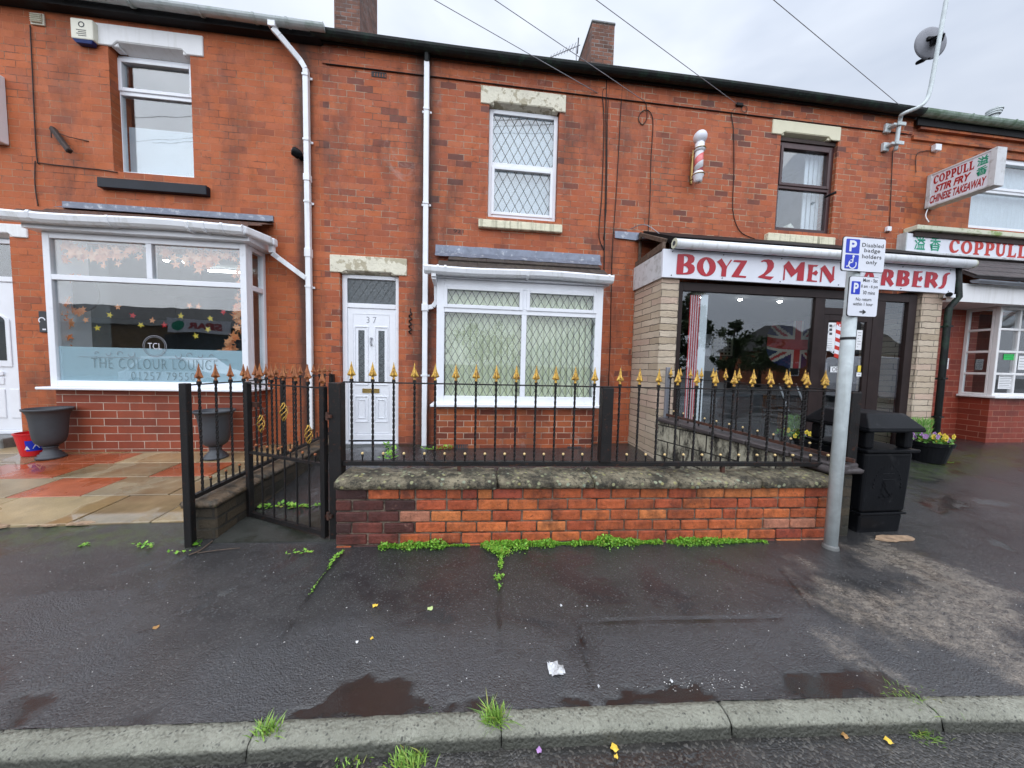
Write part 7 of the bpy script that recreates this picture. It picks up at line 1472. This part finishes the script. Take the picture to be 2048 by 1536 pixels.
for pts, n, sp, h, s_, lab in (([(998, 1152), (996, 1163)], 90, .013, .015, .016, 'small weed in the pavement crack below the bright green strip'), ([(1000, 1170), (999, 1180)], 25, .005, .01, .014, 'tiny weed at the lower end of the pavement crack'),
        ([(688, 1104), (668, 1118), (655, 1140)], 90, .006, .014, .020, 'weed with pale leaves in the diagonal crack by the gate post'), ([(650, 1147), (632, 1170), (620, 1190)], 34, .003, .005, .012, 'thin line of weed in the diagonal pavement crack'),
        ([(512, 1018), (560, 1012), (600, 1016), (652, 1010)], 150, .02, .02, .05, 'broad leaved weeds along the path joint behind the gate'), ([(378, 1087), (398, 1092)], 40, .012, .015, .035, 'small weed at the foot of the left post'), ([(580, 1107), (625, 1105)], 30, .018, .01, .028, 'small weeds in front of the open gate'),
        ([(280, 1090), (300, 1100)], 60, .018, .02, .03, 'weed on the asphalt near the left end of the salon paving'), ([(160, 1094), (175, 1090)], 30, .015, .015, .03, 'leftmost weed on the asphalt below the salon paving'), ([(335, 1108), (370, 1105)], 30, .02, .01, .025, 'tiny weeds on the asphalt just left of the left post'),
        ([(240, 900), (262, 903)], 26, .018, .05, .08, 'young dandelion at the foot of the salon bay wall'), ([(388, 903), (402, 903)], 14, .012, .04, .06, 'small weed at the foot of the bay wall beside the railed urn'), ([(770, 895), (785, 898)], 40, .02, .06, .06, 'weed between the front door step and the downpipe'), ([(850, 902), (905, 898)], 70, .02, .05, .05, 'weed patch at the foot of the white downpipe of number 37'),
        ([(770, 925), (790, 912)], 40, .02, .10, .07, 'leafy weed growing just behind the front railing by the door'), ([(1868, 922), (1900, 926)], 120, .03, .012, .02, 'moss and weed beside the right flower tub'), ([(378, 1000), (384, 1010)], 30, .012, .05, .04, 'weed at the end of the low mossy side wall')):
    mb = MB(); ground_leaves(mb, pts, max(6, int(n*(.55 if s_ > .022 and h < .04 else 1))), sp, h, s_*.9); tag(mb.build('weed', 'weed'), lab, 'weed', 'small weeds growing in the cracks')
def tuft(px, py, n, h, lab, sp=.02, z=None):
    c = gr(px, py, z); mb = MB()
    for _ in range(n):
        p = c+Vector((random.gauss(0, sp), random.gauss(0, sp*.6), -.01)); tip = p+Vector((random.gauss(0, h*.7), random.gauss(0, h*.6), h*random.uniform(.5, 1.1))); md = p.lerp(tip, .55)+Vector((0, 0, h*.15)); s_ = Vector((.0018, 0.001, 0)); mb.add([p-s_, p+s_, md+s_, md-s_, tip], [(0, 1, 2, 3), (3, 2, 4)])
    tag(mb.build('grass_tuft', 'grass'), lab, 'grass', 'grass tufts along the kerb')
tuft(990, 1440, 150, .05, 'largest grass tuft, in the middle kerb joint', .018); tuft(537, 1462, 110, .04, 'grass tuft in the kerb joint on the left', .02); tuft(1818, 1392, 110, .02, 'low grass tuft behind the kerb on the right', .05); tuft(870, 1425, 40, .012, 'tiny grass patch behind the kerb left of the middle joint', .03)
tuft(820, 1528, 150, .05, 'grass growing from the gutter, left of the middle kerb joint', .035, -.062); tuft(1850, 1470, 80, .03, 'grass growing in the gutter on the right', .03, -.062); tuft(700, 1530, 60, .03, 'sparse grass in the gutter at the bottom edge of the photo', .04, -.062)
def flatleaf(px, py, s_, mat, lab, rz=0, z=None, stem=.03, name='fallen_leaf', cat='leaf', grp='fallen leaves and petals'):
    p = gr(px, py, z); mb = MB(); pts = []
    for k in range(12): a = 6.283*k/12; r = s_*(.55+.45*abs(math.cos(a/2)))*(1+.12*math.sin(k*2.3)); pts.append((p.x+r*math.cos(a+rz)*.8, p.y+r*math.sin(a+rz)*.75, p.z+.006+.004*math.sin(k*1.7)))
    mb.add([(p.x, p.y, p.z+.011)]+pts, [(0, k+1, (k+1) % 12+1) for k in range(12)])
    o = mb.build(name, mat, smooth=True)
    if stem: mb = MB(); mb.tube([(p.x-s_*.5*math.cos(rz), p.y-s_*.5*math.sin(rz), p.z+.006), (p.x-(s_+stem)*math.cos(rz), p.y-(s_+stem)*math.sin(rz), p.z+.005)], .0012, 5); mb.build('stalk', 'bark', o)
    tag(o, lab, cat, grp)
M['leafpale'] = leafmat('pale green leaf', (.42, .55, .20), (.52, .62, .28)); M['leafyel'] = leafmat('yellow leaf', (.75, .48, .05), (.8, .55, .08)); M['leafbrown'] = leafmat('brown leaf', (.30, .16, .05), (.4, .22, .08))
flatleaf(751, 1213, .022, 'leafyel', 'orange yellow fallen leaf on the dark pavement below the gate side of the wall', 2.4); flatleaf(859, 1219, .024, 'leafpale', 'pale green fallen leaf with a long stalk on the pavement', .3, stem=.05); flatleaf(743, 1279, .012, 'leafyel', 'small yellowish leaf below the orange yellow leaf', 1, stem=0); flatleaf(713, 1286, .010, 'paper', 'small white petal below the orange yellow leaf', 0, stem=0)
flatleaf(1229, 1500, .022, 'leafyel', 'yellow leaf in the gutter, right of the middle kerb joint', 1.2, -.058); flatleaf(1231, 1516, .012, 'leafyel', 'small bright yellow leaf just below the yellow gutter leaf', .2, -.058, 0); flatleaf(1077, 1504, .016, 'purple', 'purple petal in the gutter', .7, -.058, 0); flatleaf(1690, 1475, .018, 'leafbrown', 'brown leaf against the kerb face, left of the other gutter leaf on the right', .7, -.058, 0); flatleaf(1777, 1485, .020, 'leafyel', 'dull yellow leaf in the running gutter water on the right', .7, -.058, 0); flatleaf(1094, 1072, .008, 'leafbrown', 'tiny brown leaf near the weed strip', .7, stem=0); flatleaf(310, 1257, .020, 'leafbrown', 'thin brown leaf on the left part of the pavement', .4, stem=.04)
p = gr(1112, 1340); tp = MB(); n = 7
vs_ = [(p.x+(i/n-.5)*.075, p.y+(j/n-.5)*.07, p.z+.006+.018*abs(noise.noise(Vector((i*.9, j*.9, 0))))+.01*noise.noise(Vector((i*2.1, j*2.1, 4)))) for i in range(n+1) for j in range(n+1)]
tp.add(vs_, [(i*(n+1)+j, (i+1)*(n+1)+j, (i+1)*(n+1)+j+1, i*(n+1)+j+1) for i in range(n) for j in range(n) if not ((i in (0, n-1)) and (j in (0, n-1)) or (i > 4 and j > 4))]); tag(tp.build('crumpled_wrapper', 'signdirty'), 'crumpled white plastic wrapper lying on the pavement above the kerb', 'litter')
for (px, py), s_, lab in (((1197, 1375), .009, 'small pale scrap above the kerb right of the wrapper'), ((1343, 1365), .012, 'crumpled pale scrap in the shallow puddle'), ((1122, 1213), .012, 'left of two pale blue grey scraps on the pavement'), ((1174, 1214), .008, 'right of two pale blue grey scraps on the pavement')): flatleaf(px, py, s_, 'signdirty', lab, 1, stem=0, name='paper_scrap', cat='litter', grp='paper scraps on the pavement')
mb = MB()
for _ in range(420):
    px, py = random.uniform(-20, 2060), 1110+300*random.random()**1.0
    if random.random() < .25: px, py = random.gauss(1410, 60), random.gauss(1376, 14)
    if py > 1385: continue
    p = gr(px, py); s_ = random.uniform(.0012, .0032)*(1.5 if random.random() < .1 else 1); a = random.random()*3; mb.add([(p.x+s_*math.cos(a+k*1.57), p.y+s_*.8*math.sin(a+k*1.57), p.z+.004) for k in range(4)]+[(p.x, p.y, p.z+.004+s_*.7)], [(0, 1, 4), (1, 2, 4), (2, 3, 4), (3, 0, 4)])
stuff(mb.build('loose_grit', 'pebble'), 'pale loose grit scattered over the wet pavement', 'grit')
wire('fallen_twig', [tuple(gr(*q)+Vector((0, 0, .008))) for q in ((378, 1112), (400, 1103), (415, 1092), (425, 1084))], .004, 'wood', 'forked brown twig on the asphalt right of the left post', 'twig')
wire('fallen_twig', [tuple(gr(*q)+Vector((0, 0, .008))) for q in ((395, 1108), (440, 1102), (480, 1098))], .003, 'wood', 'long thin twig on the asphalt in front of the mossy side wall', 'twig')

# ================================================================== ACROSS THE ROAD (seen mirrored in the glass)
def mir(px, py, gy, d):                      # real point whose mirror image in glass at y = gy shows at this pixel, d metres behind the glass
    p = at(px, py, gy+d); return Vector((p.x, gy-d, p.z))
M['tanbrick'] = brickmat('tan brick', [(0, (.20, .13, .06)), (.5, (.28, .19, .09)), (1, (.34, .24, .12))], (.3, .27, .22), soot=.2); M['darkroof'] = mk('dark roof', (.035, .032, .03), .7); M['offwhite'] = mk('off white render', (.5, .5, .48), .7)
a, b = mir(160, 690, -.4, 20), mir(480, 600, -.4, 20); Yo = a.y
sr = thing('corner_shop', 'long low tan brick shop across the road seen mirrored in the salon glass', 'shop', ((a.x+b.x)/2, Yo-4, 0)); x0, x1 = a.x-6, b.x+3; ze = mir(300, 640, -.4, 20).z; zr_ = mir(300, 612, -.4, 23).z
MB().box(x0, x1, Yo-7, Yo, 0, ze).build('wall', 'tanbrick', sr); MB().box(x0-.2, x1+.2, Yo-.1, Yo+.3, ze-.35, ze).build('fascia', 'offwhite', sr); mb = MB(); mb.prism([(x0-.2, Yo+.3, ze+.01), (x0-.2, Yo-3.5, zr_), (x0-.2, Yo-7.3, ze+.01)], (x1-x0+.4, 0, 0)); mb.build('roof', 'darkroof', sr)
sa, sb_ = mir(334, 665, -.4, 19.6), mir(458, 640, -.4, 19.6); s1 = thing('shop_sign', 'white sign with dark red capitals mirrored in the salon window', 'sign', ((sa.x+sb_.x)/2, sa.y, sa.z)); MB().box(sa.x, sb_.x, sa.y-.1, sa.y, sa.z, sb_.z).build('sign_panel', 'signwhite', s1); ws = sb_.x-sa.x
text(s1, 'SPAR', lambda u, v: (sb_.x-(u-sa.x), sa.y+.01, v), sa.x+.5, sb_.x-1.2*0-ws*.30, sa.z+.22, sb_.z-.22, 'redtext', off=.05); mb = MB(); mb.prism([(sa.x+ws*.15+.36*math.cos(6.28*k/20), sa.y+.012, (sa.z+sb_.z)/2+.36*math.sin(6.28*k/20)) for k in range(20)], (0, -.01, 0)); mb.build('roundel', 'greentext', s1)
MB().box(sa.x-.5, sb_.x+1, Yo+.001, Yo+.02, .1, sa.z-.1).build('shop_window', 'roomdark', sr)
def house_far(lab, xa, xb, y, ze, zr, mat='brickfar', hip=1.5, dp=7):
    o = thing('brick_house', lab, 'house', ((xa+xb)/2, y-dp/2, 0)); MB().box(xa, xb, y-dp, y, 0, ze).build('wall', mat, o); mb = MB(); e_ = .3
    mb.add([(xa-e_, y+e_, ze), (xb+e_, y+e_, ze), (xb+e_, y-dp-e_, ze), (xa-e_, y-dp-e_, ze), (xa+hip, y-dp/2, zr), (xb-hip, y-dp/2, zr)], [(0, 1, 5, 4), (1, 2, 5), (2, 3, 4, 5), (3, 0, 4), (0, 3, 2, 1)]); r_ = mb.build('roof', 'darkroof', o)
    if 'hipped' not in lab: MB().box(xb-hip-.6, xb-hip, y-dp/2-.4, y-dp/2+.4, zr-.5, zr+1.1).build('chimney', 'brickchim', r_)
    n = max(1, int((xb-xa)/3))
    for i in range(n):
        x = xa+(xb-xa)*(i+.5)/n
        for z in (1, 3.6) if ze > 4.5 else (1,): w_ = MB().box(x-.6, x+.6, y+.001, y+.04, z, z+1.3).build('window', 'upvc', o); MB().box(x-.5, x+.5, y+.041, y+.05, z+.1, z+1.2).build('pane', 'roomdark', w_)
a, b = mir(1548, 600, -.7, 22), mir(1625, 641, -.7, 22); house_far('brick house with a hipped roof across the road mirrored in the barber window', a.x+1, b.x+4, -23, 3.4, b.z, hip=2)
a, b = mir(1740, 640, -.7, 22), mir(1800, 637, -.7, 22); house_far('second hipped roof house mirrored at the right end of the barber window', a.x-3, b.x+3, -23, 3.2, mir(1770, 638, -.7, 25).z, hip=3)
house_far('brick house far left across the road', -62, -44, -24, 5, 7.0); q_ = mir(452, 700, -.4, 30); house_far('brick house behind and right of the mirrored shop', q_.x, q_.x+8, q_.y, 2.9, mir(470, 628, -.4, 33).z, hip=1.2)
def tree(px, d, top_py, r, lab, gy=-.7, seed=1, dens=2600):
    p = mir(px, 700, gy, d); zt = mir(px, top_py, gy, d).z; rnd = random.Random(seed); o = thing('tree', lab, 'tree', (p.x, p.y, 0), 'trees across the road')
    mb = MB(); mb.tube([(p.x, p.y, -.2), (p.x+.1, p.y, zt*.35), (p.x, p.y+.1, zt*.8)], [.22, .16, .05], 8)
    for k in range(7): a = k*2.4; z0 = zt*(.3+.07*k); mb.tube([(p.x, p.y, z0), (p.x+r*.6*math.cos(a), p.y+r*.6*math.sin(a), z0+zt*.18)], [.08, .02], 6)
    mb.build('trunk', 'bark', o, smooth=True); mb = MB(); cl = [(rnd.gauss(0, r*.45), rnd.gauss(0, r*.45), zt*(.35+.6*rnd.random()), r*rnd.uniform(.25, .5)) for _ in range(26)]
    cl = [(x, y, z, q*(1-.5*max(0, z/zt-.7)/.3)) for x, y, z, q in cl]
    for _ in range(dens):
        x, y, z, q = rnd.choice(cl); v = Vector((rnd.gauss(0, 1), rnd.gauss(0, 1), rnd.gauss(0, 1))).normalized()*q*rnd.random()**.4; c = Vector((p.x+x, p.y+y, min(z, zt-q))) + v; ax = Vector((rnd.gauss(0, 1), rnd.gauss(0, 1), rnd.gauss(0, 1))).normalized(); sd = ax.cross(Vector((rnd.gauss(0, 1), rnd.gauss(0, 1), rnd.gauss(0, 1)))).normalized(); L_ = .22
        mb.add([c, c+ax*L_*.5+sd*L_*.3, c+ax*L_, c+ax*L_*.5-sd*L_*.3], [(0, 1, 2, 3)])
    mb.build('crown', 'treeleaf', o)
tree(1385, 14, 560, .9, 'tall dark tree mirrored at the left of the barber window', seed=3, dens=4500); tree(1465, 17, 640, .9, 'bushy tree mirrored behind the picture board', seed=5); tree(1520, 20, 672, 1.8, 'low broad tree mirrored left of the flag', seed=8)
tree(1350, 14, 640, 1.8, 'round tree across the road hidden mostly by the pillar', seed=10)
tree(960, 26, 640, 3, 'tree across the road opposite number 37', seed=12); tree(-120, 24, 610, 3, 'tree at the far left across the road', seed=14)
def vehicle(cx, cy, L_, W_, H_, van, name, lab, mat='signwhite'):
    o = thing(name, lab, 'van' if van else 'car', (cx, cy, -.1)); x0 = cx-L_/2
    pr = [(0, .28), (0, .95), (.06, 1.9), (.10, H_), (.66, H_), (.82, 1.25), (.98, 1.0), (1, .75), (1, .28)] if van else [(0, .3), (0, .85), (.08, .95), (.22, H_), (.58, H_), (.76, .95), (.97, .78), (1, .5), (1, .3)]
    mb = MB(); mb.prism([(x0+a*L_, cy-W_/2, z-.1) for a, z in pr], (0, W_, 0)); mb.build('body', mat, o, bevel=.06, seg=3)
    for y in (cy-W_/2-.006, cy+W_/2+.006):
        mb = MB(); q = [(.62, 1.25), (.62, H_-.25), (.69, H_-.28), (.80, 1.25)] if van else [(.12, .93), (.24, H_-.10), (.57, H_-.10), (.72, .93)]; mb.prism([(x0+a*L_, y, z-.1) for a, z in q], (0, .004, 0)); mb.build('side_window', 'roomdark', o)
        for fx_ in (.18, .82):
            mb = MB(); mb.tube([(x0+fx_*L_, y-.09 if y > cy else y+.09, .23), (x0+fx_*L_, y+.01 if y > cy else y-.01, .23)], .33, 20); w_ = mb.build('wheel', 'castblack', o); mb = MB(); mb.tube([(x0+fx_*L_, y+.011 if y > cy else y-.011, .23), (x0+fx_*L_, y+.02 if y > cy else y-.02, .23)], .2, 16); mb.build('rim', 'galv', w_)
    for y in (cy-W_/2+.2, cy+W_/2-.2): MB().box(x0+L_-.03, x0+L_+.01, y-.14, y+.14, .5, .68).build('headlight', 'galv', o)
p = mir(1745, 700, -.7, 10.5); vehicle(p.x+.6, p.y, 5.2, 1.9, 2.35, True, 'parked_van', 'white van parked across the road mirrored in the barber window')
p = mir(380, 700, -.4, 11); vehicle(p.x, p.y, 4.3, 1.75, 1.52, False, 'parked_car', 'white car parked across the road mirrored in the salon window')
p = mir(1010, 760, -.28, 12); vehicle(p.x, p.y-.4, 4.2, 1.75, 1.5, False, 'parked_car', 'pale grey car parked across the road opposite number 37', 'galv')
bpy.context.view_layer.update()
